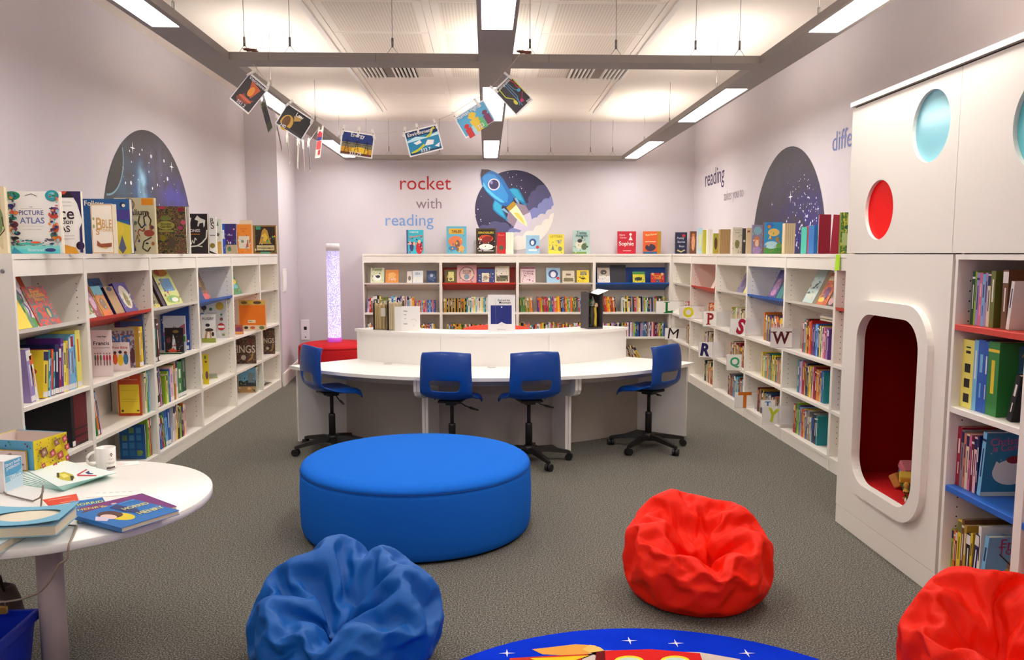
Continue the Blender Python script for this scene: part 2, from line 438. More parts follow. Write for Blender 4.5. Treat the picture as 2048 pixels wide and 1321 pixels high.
# rocket circle
DX0, DZ0 = atY(1029, 421, YBW).x, atY(1029, 421, YBW).z
RR = 0.5 * (atY(1108, 421, YBW).x - atY(950, 421, YBW).x)
def P_(cx, cy):      # crop coordinates (6.605x zoom from 930,320) -> wall metres
    q = atY(930 + cx / 6.605, 320 + cy / 6.605, YBW); return (q.x, q.z)
sky_mat = M((58, 54, 82), 0.6)
def rocket_circle(m):
    def T(p, k): return (p[0], -0.002 - 0.0006 * k, p[1])
    def poly(pts, k, col):
        pp = [T(P_(*q), k) for q in pts]; m.add(pp, [tuple(range(len(pp)))], mm(col))
    n = 72
    circ = [(DX0 + RR * math.cos(2 * PI * i / n), DZ0 + RR * math.sin(2 * PI * i / n)) for i in range(n)]
    m.add([T(p, 0) for p in circ], [tuple(range(n))], sky_mat)
    def clip(pts):      # keep inside the circle
        out = []
        for p in pts:
            q = P_(*p); d = math.hypot(q[0] - DX0, q[1] - DZ0)
            if d > RR: f = RR / d; q = (DX0 + (q[0] - DX0) * f, DZ0 + (q[1] - DZ0) * f)
            out.append(q)
        return out
    def cloud(top, k, col):      # top edge points from one rim to the other, bumps added, closed along the rim
        pts = []
        for a, c_ in zip(top, top[1:]):
            for i in range(6):
                t = i / 6; x = a[0] + (c_[0] - a[0]) * t; y = a[1] + (c_[1] - a[1]) * t
                d = math.hypot(c_[0] - a[0], c_[1] - a[1]); bump = math.sin(PI * t) * d * 0.22
                nx, ny = (c_[1] - a[1]) / d, -(c_[0] - a[0]) / d
                pts.append((x + nx * bump, y + ny * bump))
        pts.append(top[-1])
        q = clip(pts)
        a0 = math.atan2(q[-1][1] - DZ0, q[-1][0] - DX0); a1 = math.atan2(q[0][1] - DZ0, q[0][0] - DX0)
        while a1 > a0: a1 -= 2 * PI
        rim = [(DX0 + RR * math.cos(a0 + (a1 - a0) * i / 20), DZ0 + RR * math.sin(a0 + (a1 - a0) * i / 20)) for i in range(1, 20)]
        allp = q + rim
        m.add([T(p, k) for p in allp], [tuple(range(len(allp)))], mm(col))
    cloud([(175, 905), (300, 870), (470, 830), (600, 900), (700, 800), (840, 560), (860, 470), (930, 400), (1010, 330), (1100, 380)], 1, (84, 84, 122))
    cloud([(560, 980), (640, 900), (760, 870), (870, 660), (960, 640), (1010, 560), (1110, 510), (1168, 470)], 2, (128, 136, 190))
    cloud([(600, 1010), (720, 960), (830, 930), (870, 830), (950, 760), (1060, 720), (1140, 650), (1175, 600)], 3, (206, 200, 208))
    cloud([(620, 1060), (760, 1010), (900, 940), (1010, 860), (1110, 780), (1180, 700)], 4, (230, 224, 216))
    rnd = random.Random(3)
    for (x, y) in ((590, 232), (628, 225), (680, 196), (745, 270), (617, 328), (683, 345), (733, 355), (748, 376), (797, 430), (213, 483), (170, 652), (140, 728), (207, 790), (213, 812), (325, 836), (565, 172)):
        q = P_(x, y); r_ = 0.004 + rnd.random() * 0.004
        m.add([T((q[0] + r_ * math.cos(PI * i / 4), q[1] + r_ * math.sin(PI * i / 4)), 1) for i in range(8)], [tuple(range(8))], M((225, 222, 235), 0.6))
    # trails and flame
    poly([(540, 800), (640, 880), (780, 920), (830, 930), (880, 820), (850, 690), (800, 600), (620, 560)], 5, (150, 132, 150))
    poly([(640, 900), (740, 930), (830, 935), (885, 800), (860, 690), (780, 730), (700, 770)], 6, (208, 198, 218))
    poly([(556, 640), (600, 690), (660, 760), (740, 830), (820, 880), (815, 830), (770, 740), (720, 660), (680, 600), (640, 560)], 7, (252, 238, 190))
    poly([(640, 700), (700, 770), (790, 860), (760, 770), (700, 700)], 8, (250, 206, 96))
    # fins
    poly([(385, 535), (365, 600), (370, 660), (430, 720), (545, 800), (570, 810), (520, 700), (480, 640), (500, 560), (430, 520)], 9, (30, 128, 178))
    poly([(575, 385), (640, 370), (705, 385), (740, 440), (770, 500), (815, 600), (790, 600), (730, 560), (680, 520), (640, 500), (610, 450)], 9, (30, 128, 178))
    poly([(395, 545), (378, 605), (390, 655), (450, 710), (530, 770), (480, 640), (490, 570)], 10, (52, 168, 206))
    poly([(590, 395), (640, 384), (690, 395), (735, 470), (780, 560), (700, 520), (650, 470)], 10, (52, 168, 206))
    # nozzle
    poly([(545, 630), (580, 680), (620, 650), (680, 590), (640, 545), (600, 580)], 11, (176, 140, 36))
    # body
    body = [(222, 128), (300, 128), (370, 150), (440, 185), (500, 245), (550, 330), (590, 400), (630, 480), (640, 530), (600, 580), (545, 615), (470, 595), (400, 540), (320, 470), (260, 400), (225, 330), (205, 250), (206, 190)]
    poly(body, 12, (34, 108, 178))
    poly([(255, 200), (320, 180), (390, 200), (450, 260), (520, 380), (570, 470), (560, 560), (500, 560), (400, 480), (310, 390), (250, 300), (232, 240)], 13, (50, 140, 206))
    poly([(240, 290), (300, 380), (400, 470), (500, 540), (520, 570), (470, 560), (380, 500), (290, 420), (235, 340)], 14, (84, 186, 222))
    poly([(218, 126), (300, 128), (350, 142), (285, 170), (235, 215), (210, 245), (203, 200)], 15, (66, 60, 62))
    poly([(480, 650), (520, 640), (570, 690), (575, 715), (530, 690)], 14, (130, 170, 205))
    poly([(650, 510), (680, 500), (715, 560), (718, 585), (690, 570)], 14, (130, 170, 205))
    for rr, col, k in ((78, (216, 208, 220), 16), (64, (96, 74, 104), 17), (58, (46, 40, 88), 18)):
        poly([(382 + rr * math.cos(2 * PI * i / 30), 326 + rr * math.sin(2 * PI * i / 30)) for i in range(30)], k, col)
    poly([(350 + 18 * math.cos(2 * PI * i / 12), 300 + 24 * math.sin(2 * PI * i / 12)) for i in range(12)], 19, (134, 124, 190))
o = wallart('wall_mural', 'round mural of a blue rocket over clouds on the back wall', 'mural', (0, YBW - 0.001, 0), (1, 0, 0), (0, 1, 0), rocket_circle)

def nebula(name, c, stops, scale, blobs):
    """night-sky print: dark ground, fine star dust, coloured patches at fixed places of the print (object coordinates)"""
    m = bpy.data.materials.new(name); m.use_nodes = True
    nt = m.node_tree; N = nt.nodes; L = nt.links; bs = N['Principled BSDF']; bs.inputs['Roughness'].default_value = 0.6
    tc = N.new('ShaderNodeTexCoord')
    no = N.new('ShaderNodeTexNoise'); no.inputs['Scale'].default_value = scale; no.inputs['Detail'].default_value = 6
    L.new(tc.outputs['Object'], no.inputs['Vector'])
    cr = N.new('ShaderNodeValToRGB'); e = cr.color_ramp.elements
    while len(e) < len(stops): e.new(0.5)
    for i, (p, col) in enumerate(stops): e[i].position = p; e[i].color = (*lin(col), 1)
    L.new(no.outputs[0], cr.inputs[0]); cur = cr.outputs[0]
    for (x, z, rx, rz, col, amt) in blobs:
        mp = N.new('ShaderNodeMapping'); mp.inputs['Location'].default_value = (-x / rx, 0, -z / rz); mp.inputs['Scale'].default_value = (1 / rx, 0, 1 / rz)
        L.new(tc.outputs['Object'], mp.inputs[0])
        ln = N.new('ShaderNodeVectorMath'); ln.operation = 'LENGTH'; L.new(mp.outputs[0], ln.inputs[0])
        mr = N.new('ShaderNodeMapRange'); mr.inputs[1].default_value = 1; mr.inputs[2].default_value = 0; mr.inputs[3].default_value = 0; mr.inputs[4].default_value = amt
        mr.interpolation_type = 'SMOOTHSTEP'
        L.new(ln.outputs['Value'], mr.inputs[0])
        mul = N.new('ShaderNodeMath'); mul.operation = 'MULTIPLY'
        n2 = N.new('ShaderNodeTexNoise'); n2.inputs['Scale'].default_value = scale * 2; L.new(tc.outputs['Object'], n2.inputs['Vector'])
        m2 = N.new('ShaderNodeMapRange'); m2.inputs[1].default_value = 0.3; m2.inputs[2].default_value = 0.6; L.new(n2.outputs[0], m2.inputs[0])
        L.new(mr.outputs[0], mul.inputs[0]); L.new(m2.outputs[0], mul.inputs[1])
        mx = N.new('ShaderNodeMixRGB'); L.new(mul.outputs[0], mx.inputs[0]); L.new(cur, mx.inputs[1]); mx.inputs[2].default_value = (*lin(col), 1); cur = mx.outputs[0]
    vo = N.new('ShaderNodeTexVoronoi'); vo.inputs['Scale'].default_value = 42; L.new(tc.outputs['Object'], vo.inputs['Vector'])
    lt = N.new('ShaderNodeMath'); lt.operation = 'LESS_THAN'; lt.inputs[1].default_value = 0.1; L.new(vo.outputs['Distance'], lt.inputs[0])
    ms = N.new('ShaderNodeMath'); ms.operation = 'MULTIPLY'; ms.inputs[1].default_value = 0.35; L.new(lt.outputs[0], ms.inputs[0])
    mx = N.new('ShaderNodeMixRGB'); L.new(ms.outputs[0], mx.inputs[0]); L.new(cur, mx.inputs[1]); mx.inputs[2].default_value = (*lin((190, 190, 220)), 1)
    L.new(mx.outputs[0], bs.inputs['Base Color'])
    return m
def sky_disc(origin_y, origin_z, r, wallX, side, mat, stars, extra=None, label=''):
    m = MB(); n = 80
    m.add([(r * math.cos(2 * PI * i / n), -0.002, r * math.sin(2 * PI * i / n)) for i in range(n)], [tuple(range(n))], mat)
    if extra: extra(m)
    for (u, v, q, k) in stars:
        if k == 1: m.art([('s', u, v, q, (240, 240, 246), 4, 0.18)], 1, 1, -0.003)
        else: m.art([('c', u, v, q, (232, 230, 240))], 1, 1, -0.003)
    if side < 0: fr = frame((wallX + 0.001, origin_y, origin_z), (0, 1, 0), (-1, 0, 0))
    else: fr = frame((wallX - 0.001, origin_y, origin_z), (0, -1, 0), (1, 0, 0))
    return m.build('wall_mural', None, fr, label=label, category='mural')
# planet mural: top at px (288,259), edges at y~415
q0 = atX(210, 415, XLW); q1 = atX(378, 425, XLW); qt = atX(288, 259, XLW)
rL = 0.94; cyL = (q0.y + q1.y) / 2 ; czL = qt.z - rL
def ML(px, py):
    q = atX(px, py, XLW); return (q.y - cyL, q.z - czL)
matL = nebula('planet_mural_print', None, [(0.3, (58, 54, 56)), (0.6, (70, 64, 70))], 3, [(*ML(314, 335), 0.45, 0.3, (92, 90, 120), 0.8), (*ML(284, 385), 0.30, 0.36, (40, 96, 160), 0.95), (*ML(284, 374), 0.13, 0.24, (170, 226, 250), 1.0), (*ML(350, 410), 0.55, 0.35, (74, 66, 170), 1.0), (*ML(240, 360), 0.45, 0.5, (60, 92, 116), 0.8)])
def planetL(m):
    n = 60; cx, cz = ML(222, 322); pr = 0.31; cx -= 0.11; cz += 0.06
    pts = [(cx + pr * math.cos(a), cz + pr * math.sin(a)) for a in [2 * PI * i / n for i in range(n)]]
    ins = [p for p in pts if math.hypot(*p) < rL * 0.998]
    ins.sort(key=lambda p: math.atan2(p[1] - cz, p[0] - cx))
    a1 = math.atan2(ins[-1][1], ins[-1][0]); a0 = math.atan2(ins[0][1], ins[0][0])
    while a0 < a1: a0 += 2 * PI
    rim = [(rL * math.cos(a1 + (a0 - a1) * i / 12), rL * math.sin(a1 + (a0 - a1) * i / 12)) for i in range(0, 13)]
    rim = ins + rim
    m.add([(p[0], -0.0028, p[1]) for p in rim], [tuple(range(len(rim)))], M((62, 58, 56), 0.6))
    vs = []; 
    for p in ins:
        d = math.hypot(p[0] - cx, p[1] - cz); f0, f1 = 1.0, 1.045
        vs += [(cx + (p[0] - cx) * f0, -0.0032, cz + (p[1] - cz) * f0), (cx + (p[0] - cx) * f1, -0.0032, cz + (p[1] - cz) * f1)]
    m.add(vs, [(2 * i, 2 * i + 1, 2 * i + 3, 2 * i + 2) for i in range(len(ins) - 1)], M((120, 160, 176), 0.6))
rs = random.Random(5)
starsL = [(*ML(264, 296), 0.05, 1), (*ML(342, 334), 0.05, 1)] + [(*ML(a_, b_), q_, 0) for a_, b_, q_ in ((301, 313, .016), (327, 322, .014), (334, 358, .018), (283, 300, .009), (278, 309, .009), (261, 366, .016), (250, 366, .01), (297, 344, .008), (304, 377, .012), (314, 370, .011), (297, 326, .007), (262, 324, .007), (258, 302, .009))] + [(rs.uniform(-0.6, 0.6), rs.uniform(-0.4, 0.6), rs.uniform(0.003, 0.007), 0) for _ in range(40)]
sky_disc(cyL, czL, rL, XLW, -1, matL, starsL, planetL, 'dark round space mural with a planet edge, above the large atlas books')
q0 = atX(1508, 450, XRW); q1 = atX(1650, 450, XRW); qt = atX(1583, 292, XRW)
rR = 0.96; cyR = (q0.y + q1.y) / 2; czR = qt.z - rR
def MR(px, py):
    q = atX(px, py, XRW); return (cyR - q.y, q.z - czR)
matR = nebula('night_sky_print', None, [(0.3, (50, 44, 46)), (0.62, (62, 54, 62))], 3, [(*MR(1590, 500), 1.5, 1.15, (40, 30, 100), .85), (*MR(1620, 480), 0.8, 0.6, (46, 34, 130), 0.8)])
starsR = [(*MR(1582, 394), 0.06, 1), (*MR(1545, 409), 0.022, 1), (*MR(1637, 418), 0.03, 1)]
for _ in range(200):
    px_, py_ = rs.gauss(1614, 17), rs.uniform(350, 506)
    if rs.random() > (py_ - 330) / 170 + .15: continue
    u, v = MR(px_, py_)
    if math.hypot(u, v) < rR * 0.96: starsR.append((u, v, rs.uniform(0.003, 0.009) * (1.5 if py_ > 430 else 1.0), 0))
sky_disc(cyR, czR, rR, XRW, 1, matR, starsR, None, 'dark round night-sky mural dotted with stars, behind the leaning red book')
# switches and socket on the pier
def on_pier(y):   # point on the splayed face
    t = (y - 9.98) / (YBW - 9.98); return Vector((-2.46 - 0.14 * t, y, 0))
ud = Vector((-0.14, YBW - 9.98, 0)).normalized(); ind = Vector((0, 0, 1)).cross(ud)
for (y0, lab) in ((10.02, 'white double light switch plate on the pale pier, nearer one'), (10.16, 'white double light switch plate on the pale pier, farther one')):
    p = on_pier(y0 + 0.1)
    sw = empty('light_switch', frame((p.x, p.y, 1.14), ud, ind), label=lab, category='light switch', group='switch plates on the pier')
    t = MB(); t.rbox(0.0, 0.12, -0.012, 0, 0, 0.28, M((232, 226, 224), 0.4), 0.002); t.build('plate', sw)
    t = MB(); t.box(0.02, 0.10, -0.017, -0.012, 0.03, 0.25, M((240, 236, 234), 0.4)); t.build('rocker', sw)
sk = atY(611, 660, YBW)
so = empty('wall_socket', frame((sk.x, YBW, sk.z), (1, 0, 0), (0, 1, 0)), label='white wall socket plate on the back wall beside the bubble tube', category='socket')
t = MB(); t.rbox(-0.06, 0.06, -0.012, 0, -0.14, 0.14, M((238, 230, 232), 0.4), 0.002); t.build('plate', so)
t = MB(); t.box(-0.02, 0.02, -0.014, -0.012, 0.0, 0.045, MAT['black']); t.box(-0.008, 0.008, -0.014, -0.012, -0.11, -0.095, MAT['black']); t.build('port', so)

# ================================================================== BOOKCASES
DEPTH = 0.33
def bookcase(fr, width, rows, colour, label, flap=False, skip=(), depth=DEPTH, top=1.6, pin=True, name='bookcase'):
    """local x along the front, y inward, z up; rows = heights of shelf tops at the front edge, first one is the tilted display shelf"""
    o = empty(name, fr, label=label, category='bookcase')
    T = 0.019; W = MAT['white']
    for x in (0, width - T):
        t = MB(); t.box(x, x + T, 0, depth, 0, top, W)
        if pin:
            xi = T + 0.0006 if x == 0 else width - T - 0.0006
            for yy in (0.05, depth - 0.05):
                for k in range(30):
                    z = 0.20 + k * 0.042
                    if z > 1.45: break
                    p = [(xi, yy + 0.0038 * math.cos(PI * q / 3), z + 0.0038 * math.sin(PI * q / 3)) for q in range(6)]
                    t.add(p, [tuple(range(6))], MAT['hole'])
        t.build('side_panel', o)
    t = MB(); t.box(T, width - T, 0.0, depth, top - 0.028, top - 0.001, W); t.build('top_board', o)
    t = MB(); t.box(T, width - T, 0.004, 0.022, 1.481, top - 0.031, W); t.build('fascia', o)
    t = MB(); t.box(T, width - T, 0.004, 0.02, 0, 0.078, W); t.build('plinth', o)
    t = MB(); t.box(T, width - T, depth - 0.012, depth, 0.07, top - 0.03, W); t.build('back_panel', o)
    t = MB(); t.rbox(T, width - T, 0.0, depth - 0.012, 0.08, 0.105, W, 0.002); t.build('shelf', o)
    for i, z in enumerate(rows):
        if i in skip: continue
        cl = MAT['white'] if (i != 0 or not colour) else MAT[colour]
        t = MB()
        if i == 0:      # display shelf sloping down towards the back
            a = R(17); c_, s_ = math.cos(a), math.sin(a); n_ = depth - 0.02
            t.prism([(0.0, z), (0.004, z - 0.022), (n_ * c_, z - 0.022 - n_ * s_), (n_ * c_, z - n_ * s_)], T, width - T, cl, plane='yz')
            if flap: t.prism([(n_ * c_ - 0.04, z - n_ * s_ + 0.012), (n_ * c_ - 0.022, z - n_ * s_ + 0.006), (depth - 0.014, z + 0.20), (depth - 0.030, z + 0.20)], T, width - T, cl, plane='yz')
        else:
            t.rbox(T, width - T, 0.0, depth - 0.012, z - 0.026, z, cl, 0.002)
        t.build('shelf', o, **({'label': '%s sloping display shelf' % colour} if (i == 0 and colour) else {}))
    if pin:
        for i, z in enumerate(rows[:1]):
            t = MB()
            for x in (T, width - T - 0.022): t.box(x, x + 0.022, 0.03, 0.05, z - 0.038, z - 0.028, MAT['black'])
            t.build('shelf_pin', o)
    return o
S1, S2, S3, S4 = 1.20, 0.785, 0.435, 0.105
LY = [4.395, 5.175, 6.17, 7.15, 8.13, 9.105, 9.90]
LNAME = ['nearest bay by the round table', 'red-shelf bay', 'bay between the red and blue shelves', 'blue-shelf bay', 'bay with the orange book', 'last bay beside the pier']
for i in range(6):
    bookcase(frame((XL, LY[i], 0), (0, 1, 0), (-1, 0, 0)), LY[i + 1] - LY[i], [S1, S2, S3], {1: 'red', 3: 'blue'}.get(i),
             'white bookcase on the planet-mural wall, ' + LNAME[i])
q_ = atY(5, 543, LY[0])
t = MB(); t.lathe([(0, 0), (.012, 0), (.010, .004), (.004, .005), (0, .003)], MAT['steel'], 14)
t.build('cam_bolt', bpy.data.objects['bookcase'], Matrix(((0, 0, -1, 0), (1, 0, 0, -(q_.x - XL)), (0, 1, 0, q_.z), (0, 0, 0, 1))))
BX = [-1.66, -0.612, 0.425, 1.468, 2.515]
B2, B3 = 0.808, 0.468
BNAME = ['end bay by the bubble tube', 'red-shelf bay', 'white-shelf bay behind the dark box', 'blue-shelf bay by the corner']
for i in range(4):
    bookcase(frame((BX[i], YB, 0), (1, 0, 0), (0, 1, 0)), BX[i + 1] - BX[i], [1.212, B2, B3], {1: 'red', 3: 'blue'}.get(i),
             'white bookcase on the rocket wall, ' + BNAME[i], flap=(i in (1, 3)))
RY = [11.17, 10.17, 9.06, 7.965, 6.945, 5.93, 4.86]
RNAME = ['corner bay', 'red-shelf bay', 'white bay between red and blue shelves', 'blue-shelf bay', 'wide bay near the cabinet', 'bay half hidden by the cabinet']
RS = [1.215, 0.80, 0.455]
for i in range(6):
    bookcase(frame((XR, RY[i], 0), (0, -1, 0), (1, 0, 0)), RY[i] - RY[i + 1], RS, {1: 'red', 3: 'blue', 5: 'red'}.get(i),
             'white bookcase on the night-sky wall, ' + RNAME[i])
# filler panel closing the inner corner
t = MB(); t.box(2.517, 2.60, YB + 0.002, YB + 0.02, 0, 1.57, MAT['white']); t.box(2.517, 2.87, YB - 0.018, YBW - 0.02, 1.571, 1.599, MAT['white']); t.build('corner_filler', label='white corner filler with its top joining the two bookcase runs', category='panel')

# ================================================================== READING CABINET
XC = 2.095
cab = empty('reading_cabinet', yawm((XC, 0, 0), 0), label='tall white cabinet with oval reading nook and round coloured portholes', category='cabinet')
CD = XRW - XC - 0.005
CW = MAT['white']
YA, YBk, YCk, YD, YE = 4.76, 3.66, 3.095, 2.1, 1.2     # far end, nook/shelf joint, shelf dividers
def yz_panel(poly_out, holes, x0, x1, mat, name, parent):
    """flat panel in the YZ plane with holes, thickness x0..x1 (bmesh bridge by triangulation)"""
    import bmesh
    bm = bmesh.new()
    loops = [poly_out] + holes; eds = []
    for lp in loops:
        vs = [bm.verts.new((x0, p[0], p[1])) for p in lp]
        for i in range(len(vs)): eds.append(bm.edges.new((vs[i], vs[(i + 1) % len(vs)])))
    bmesh.ops.triangle_fill(bm, use_beauty=True, use_dissolve=True, edges=eds)
    r_ = bmesh.ops.extrude_face_region(bm, geom=bm.faces[:])
    for v in [g for g in r_['geom'] if isinstance(g, bmesh.types.BMVert)]: v.co.x = x1
    bmesh.ops.recalc_face_normals(bm, faces=bm.faces[:])
    me = bpy.data.meshes.new(name); bm.to_mesh(me); bm.free()
    me.materials.append(mat)
    o = bpy.data.objects.new(name, me); COL.objects.link(o); o.parent = parent
    return o
def circ(cy, cz, r, n=48): return [(cy + r * math.cos(2 * PI * i / n), cz + r * math.sin(2 * PI * i / n)) for i in range(n)]
def rrect(y0, y1, z0, z1, r, n=10, chamfer=False):
    out = []
    for (cy, cz, a0) in ((y1 - r, z1 - r, 0), (y0 + r, z1 - r, 90), (y0 + r, z0 + r, 180), (y1 - r, z0 + r, 270)):
        for i in range(n + 1):
            a = R(a0 + 90 * i / n); out.append((cy + r * math.cos(a), cz + r * math.sin(a)))
    return out
TH = 0.04
PORT = [(4.392, 1.833, 0.158, 'red'), (3.912, 2.199, 0.168, 'cyan'), (3.10, 2.10, 0.19, 'cyan2')]
# upper fascia boards
yz_panel([(3.672, 1.603), (YA, 1.603), (YA, 2.42), (3.672, 2.42)], [circ(*p[:3]) for p in PORT[:2]], 0, TH, CW, 'upper_panel', cab)
yz_panel([(YE, 1.603), (3.668, 1.603), (3.668, 2.42), (YE, 2.42)], [circ(*PORT[2][:3])], 0, TH, CW, 'upper_panel', cab)
t = MB(); t.box(-0.012, CD, YE, YA + 0.008, 2.43, 2.455, CW); t.build('top_board', cab)
t = MB(); t.box(0.012, 0.03, YE, YA - 0.01, 2.42, 2.43, M((60, 56, 52))); t.build('shadow_gap', cab)
t = MB(); t.box(TH, CD, YA - 0.02, YA, 0, 2.43, CW); t.build('side_panel', cab)
t = MB(); t.box(TH, CD, YBk - 0.02, YBk, 0, 2.43, CW); t.build('side_panel', cab)
t = MB(); t.box(0.0, CD, YE, YBk - 0.02, 1.575, 1.598, CW); t.build('shelf', cab)
PC = {'red': M((248, 2, 4), 0.5, spec=.1, name='red_acrylic'), 'cyan': clear_mat('cyan_acrylic', (140, 214, 228), 0.85), 'cyan2': clear_mat('teal_acrylic', (110, 208, 216), 0.9)}
for cy, cz, r_, k in PORT:
    t = MB(); n = 48
    r2 = r_ - .0006
    for xx, rev in ((.018, True), (.024, False)):
        t.add([(xx, cy + r2 * math.cos(2 * PI * i / n), cz + r2 * math.sin(2 * PI * i / n)) for i in range(n)], [tuple(range(n - 1, -1, -1)) if rev else tuple(range(n))], PC[k])
    t.build('porthole', cab, label={'red': 'round red porthole', 'cyan': 'round pale blue porthole', 'cyan2': 'round teal porthole at the frame edge'}[k])
# light backing board behind the portholes
t = MB(); t.box(0.30, 0.31, YE, YA - 0.03, 1.62, 2.40, M((236, 240, 240), 0.6)); t.build('inner_board', cab)
# nook front
NI = (3.857, 4.515, 0.329, 1.275)
yz_panel([(YBk, 0.112), (YA, 0.112), (YA, 1.598), (YBk, 1.598)], [rrect(*NI, 0.15)], 0, 0.016, CW, 'nook_panel', cab)
t = MB(); t.box(0.002, TH, YBk, YA, 0.0, 0.109, CW); t.build('plinth', cab)
yz_panel(rrect(NI[0] - 0.085, NI[1] + 0.085, NI[2] - 0.07, NI[3] + 0.075, 0.21), [rrect(*NI, 0.15)], -0.032, 0.0, CW, 'nook_frame', cab)
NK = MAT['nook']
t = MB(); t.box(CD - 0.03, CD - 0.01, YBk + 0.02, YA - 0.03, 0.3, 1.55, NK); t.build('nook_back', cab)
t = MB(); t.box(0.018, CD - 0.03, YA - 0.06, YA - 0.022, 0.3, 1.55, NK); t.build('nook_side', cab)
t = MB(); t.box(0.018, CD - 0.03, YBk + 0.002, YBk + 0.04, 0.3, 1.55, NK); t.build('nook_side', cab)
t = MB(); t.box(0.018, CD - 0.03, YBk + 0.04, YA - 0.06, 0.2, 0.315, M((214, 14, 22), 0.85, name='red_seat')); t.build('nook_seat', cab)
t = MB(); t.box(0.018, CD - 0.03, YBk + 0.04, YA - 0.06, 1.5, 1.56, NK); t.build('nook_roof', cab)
# shelving part
for (ya, yb) in ((YCk, YBk - 0.025), (YD, YCk - 0.0)):
    for y_ in ((ya, ya + 0.03), (yb - 0.02, yb)):
        t = MB(); t.box(0.0, 0.33, y_[0], y_[1], 0.0, 1.575, CW)
        yi = y_[1] + 0.0006 if y_[0] == ya else y_[0] - 0.0006
        for yy in (0.06, 0.27):
            for k in range(30):
                z = 0.22 + k * 0.045
                if z > 1.5: break
                t.add([(yy + 0.004 * math.cos(PI * q / 3), yi, z + 0.004 * math.sin(PI * q / 3)) for q in range(6)], [tuple(range(6))], MAT['hole'])
        t.build('upright', cab)
    for z, cl, nm in ((1.288, 'red', 'red shelf'), (0.915, None, None), (0.552, 'blue', 'blue frame-edge cabinet shelf'), (0.142, None, None)):
        t = MB(); t.rbox(0.0, 0.32, ya + 0.03, yb - 0.02, z - 0.026, z, MAT[cl] if cl else CW, 0.002)
        t.build('shelf', cab, **({'label': nm} if nm else {}))
    t = MB(); t.box(0.32, 0.33, ya, yb, 0.1, 1.575, CW); t.build('back_panel', cab)
    t = MB(); t.box(0.004, 0.02, ya + 0.03, yb - 0.02, 0.0, 0.114, CW); t.build('plinth', cab)

# ================================================================== CURVED TWO-TIER DESK
DC = (0.03, 8.45); RF, RM, RI = 2.25, 1.58, 1.22
A0, A1, A2, A3 = -49.0, -15.2, 18.5, 52.5
HD, HR = 0.66, 0.935
def arc(r, a, b_, n=24): return [(DC[0] + r * math.sin(R(a + (b_ - a) * i / n)), DC[1] - r * math.cos(R(a + (b_ - a) * i / n))) for i in range(n + 1)]
def ring(ro, ri, a, b_, z0, z1, mat, n=24):
    t = MB(); o_ = arc(ro, a, b_, n); i_ = arc(ri, a, b_, n); m_ = n + 1
    vs = [(x, y, z0) for x, y in o_] + [(x, y, z0) for x, y in i_] + [(x, y, z1) for x, y in o_] + [(x, y, z1) for x, y in i_]
    fs = []
    for k in range(n):
        fs += [(k, k + 1, m_ + k + 1, m_ + k), (2 * m_ + k, 3 * m_ + k, 3 * m_ + k + 1, 2 * m_ + k + 1), (k, 2 * m_ + k, 2 * m_ + k + 1, k + 1), (m_ + k, m_ + k + 1, 3 * m_ + k + 1, 3 * m_ + k)]
    fs += [(0, m_, 3 * m_, 2 * m_), (n, 2 * m_ + n, 3 * m_ + n, m_ + n)]
    return t.add(vs, fs, mat)
DW = MAT['desk']
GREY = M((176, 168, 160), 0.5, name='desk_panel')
LBL = ['curved white desk section on the bubble-tube side', 'curved white desk section in the middle, behind the two inner blue chairs', 'curved white desk section on the night-sky side']
